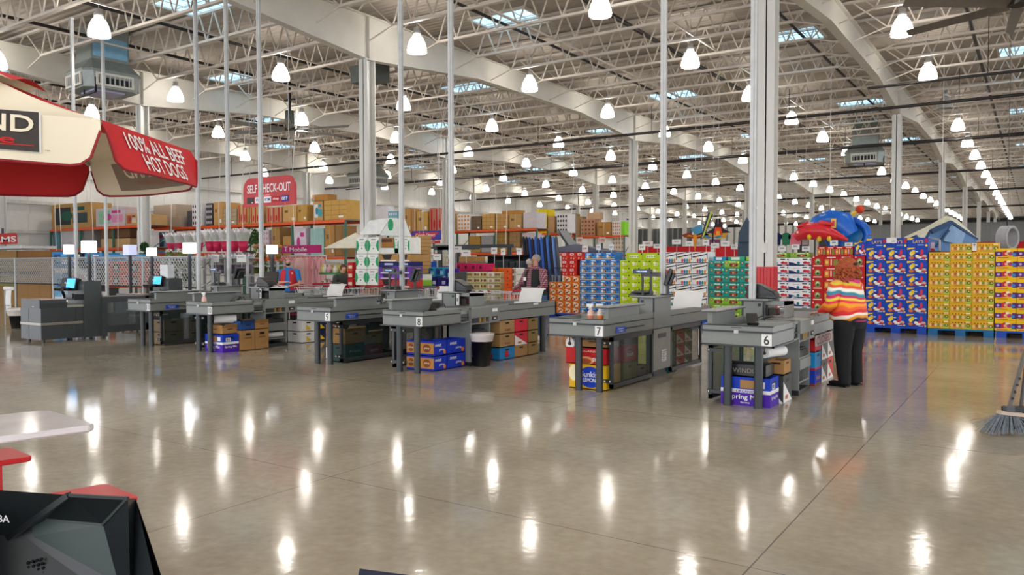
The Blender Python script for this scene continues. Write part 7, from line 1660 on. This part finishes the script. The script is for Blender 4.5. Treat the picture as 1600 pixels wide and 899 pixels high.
q = MB(); q.bar(K(-44, 2, -.02), K(-20, 14, -.1), .12, mtd); q.bar(K(-4, 20, -.05), K(18, 32, .25), .14, mtd); q.bar(K(18, 33, .25), K(46, 10, 1.0), .07, mtd); q.bar(K(-10, 10, -.12), K(-5, 21, -.05), .06, mtd); q.bar(K(2, 0, -.02), K(16, 22, .2), .05, mtd); q.build('tent_piping', r)
MB().cyl(K(5, 36, .8), (K(5, 0)[0], .8, ZD-p.z), .01, .01, 4, W_).build('hanging_line', r)
# ring float
p = atY(1574, 372, 21); r = thing('ring_float', 'grey ribbed inflatable ring hanging at the right', 'inflatable', tuple(p), math.radians(-40)); r.scale = (.8, .8, .8); q = MB(); m = C('A8AAB0', .5); V = []
n = 24
for i in range(n):
    t = 2*PI*i/n
    for (rr, xx) in ((.31, -.2), (.345, -.17), (.345, .17), (.31, .2), (.27, .17), (.27, -.17)): V.append((xx, rr*.7*math.cos(t), rr*math.sin(t)))
q.add(V, [(i*6+j, i*6+(j+1) % 6, ((i+1) % n)*6+(j+1) % 6, ((i+1) % n)*6+j) for i in range(n) for j in range(6)], m, False); q.build('ring', r)
MB().box(-.02, .02, -.01, .01, .33, .48, m_blk).cyl((0, 0, .48), (0, 0, (ZD-p.z)/.8), .006, .006, 4, m_blk).build('strap', r)
# tap-like glass display between blue and golden stacks
p = atY(1460, 392, 19.3); r = thing('gadget_stand', 'small metal and glass stand with a card between the blue and golden stacks', 'stand', (p.x, 19.3, 0)); zt = p.z
MB().box(-.12, .12, 0, .1, 0, zt, C('5A5A5E')).bar((-.1, 0, zt), (-.1, 0, zt+.3), .03, C('C8CCD0', .2)).bar((.1, 0, zt), (.1, 0, zt+.24), .03, C('C8CCD0', .2)).bar((-.1, 0, zt+.28), (.1, 0, zt+.24), .04, C('8A8E92', .2)).box(-.12, .0, -.02, -.01, zt+.05, zt+.18, C('F0D8DC')).build('stand', r)
sign(1519, 1526, 380, 392, 18.7, W_, 'white card with a black emblem between the two topping golden cartons', [('9', 0, .25, .35, .5, m_blk)], 'price_card', .01)
sign(1385, 1401, 371.5, 380, 18.66, W_, 'white price card pinned on the lettered blue carton', [('4.99', .2, -.2, .25, .4, C('3A3A5A'))], 'price_card', .01)
# white column mounted patio umbrella behind
p = atY(545, 385, 17.5); r = thing('patio_umbrella', 'cream patio umbrella edge behind the tall left column', 'umbrella', (p.x+.3, 17.5, 0)); zt = p.z
MB().lathe([(1.0, zt-.08), (.0001, zt+.42)], 8, C('DCD8C8', .7)).build('canopy', r); MB().cyl((0, 0, 0), (0, 0, zt+.4), .025, .025, 8, C('B8B8B8')).build('pole', r)
# red rack by column 557
for i in range(3): goods(543, 551, 410+13*i, 422.5+13*i, 14.0, 'C02028', 'narrow red printed pack left of the padded column, %s' % ['top', 'middle', 'bottom'][i], d=.3, draw=lambda q, w, h: rect(q, -.3*w, .4*w, .2*h, .6*h, C('E8C8B0'), -.004))
# hanging cords
rn = random.Random(21)
for i, (px, Y, z0) in enumerate(((88, 16, 2.0), (96, 17, 1.9), (145, 17, 1.9), (184, 18, 1.9), (267, 19, 2.1), (343, 19, 2.8), (380, 19, 2.5), (460, 20, 2.4), (690, 24, 2.4), (775, 28, 2.3), (790, 28, 2.2), (893, 28, 2.4), (1032, 30, 2.3), (970, 34, 2.4))):
    a = atY(px, 380, Y).x; q = MB(); q.tube([(a+.25*math.sin(t*.7+i)*(1-t/8.), Y, ZD-(ZD-z0)*t/8) for t in range(9)], .012, C('E4E2DA')); tag(q.build('pull_rope'), 'thin pale rope hanging from the roof, %s from the left' % ORD[i], 'rope')
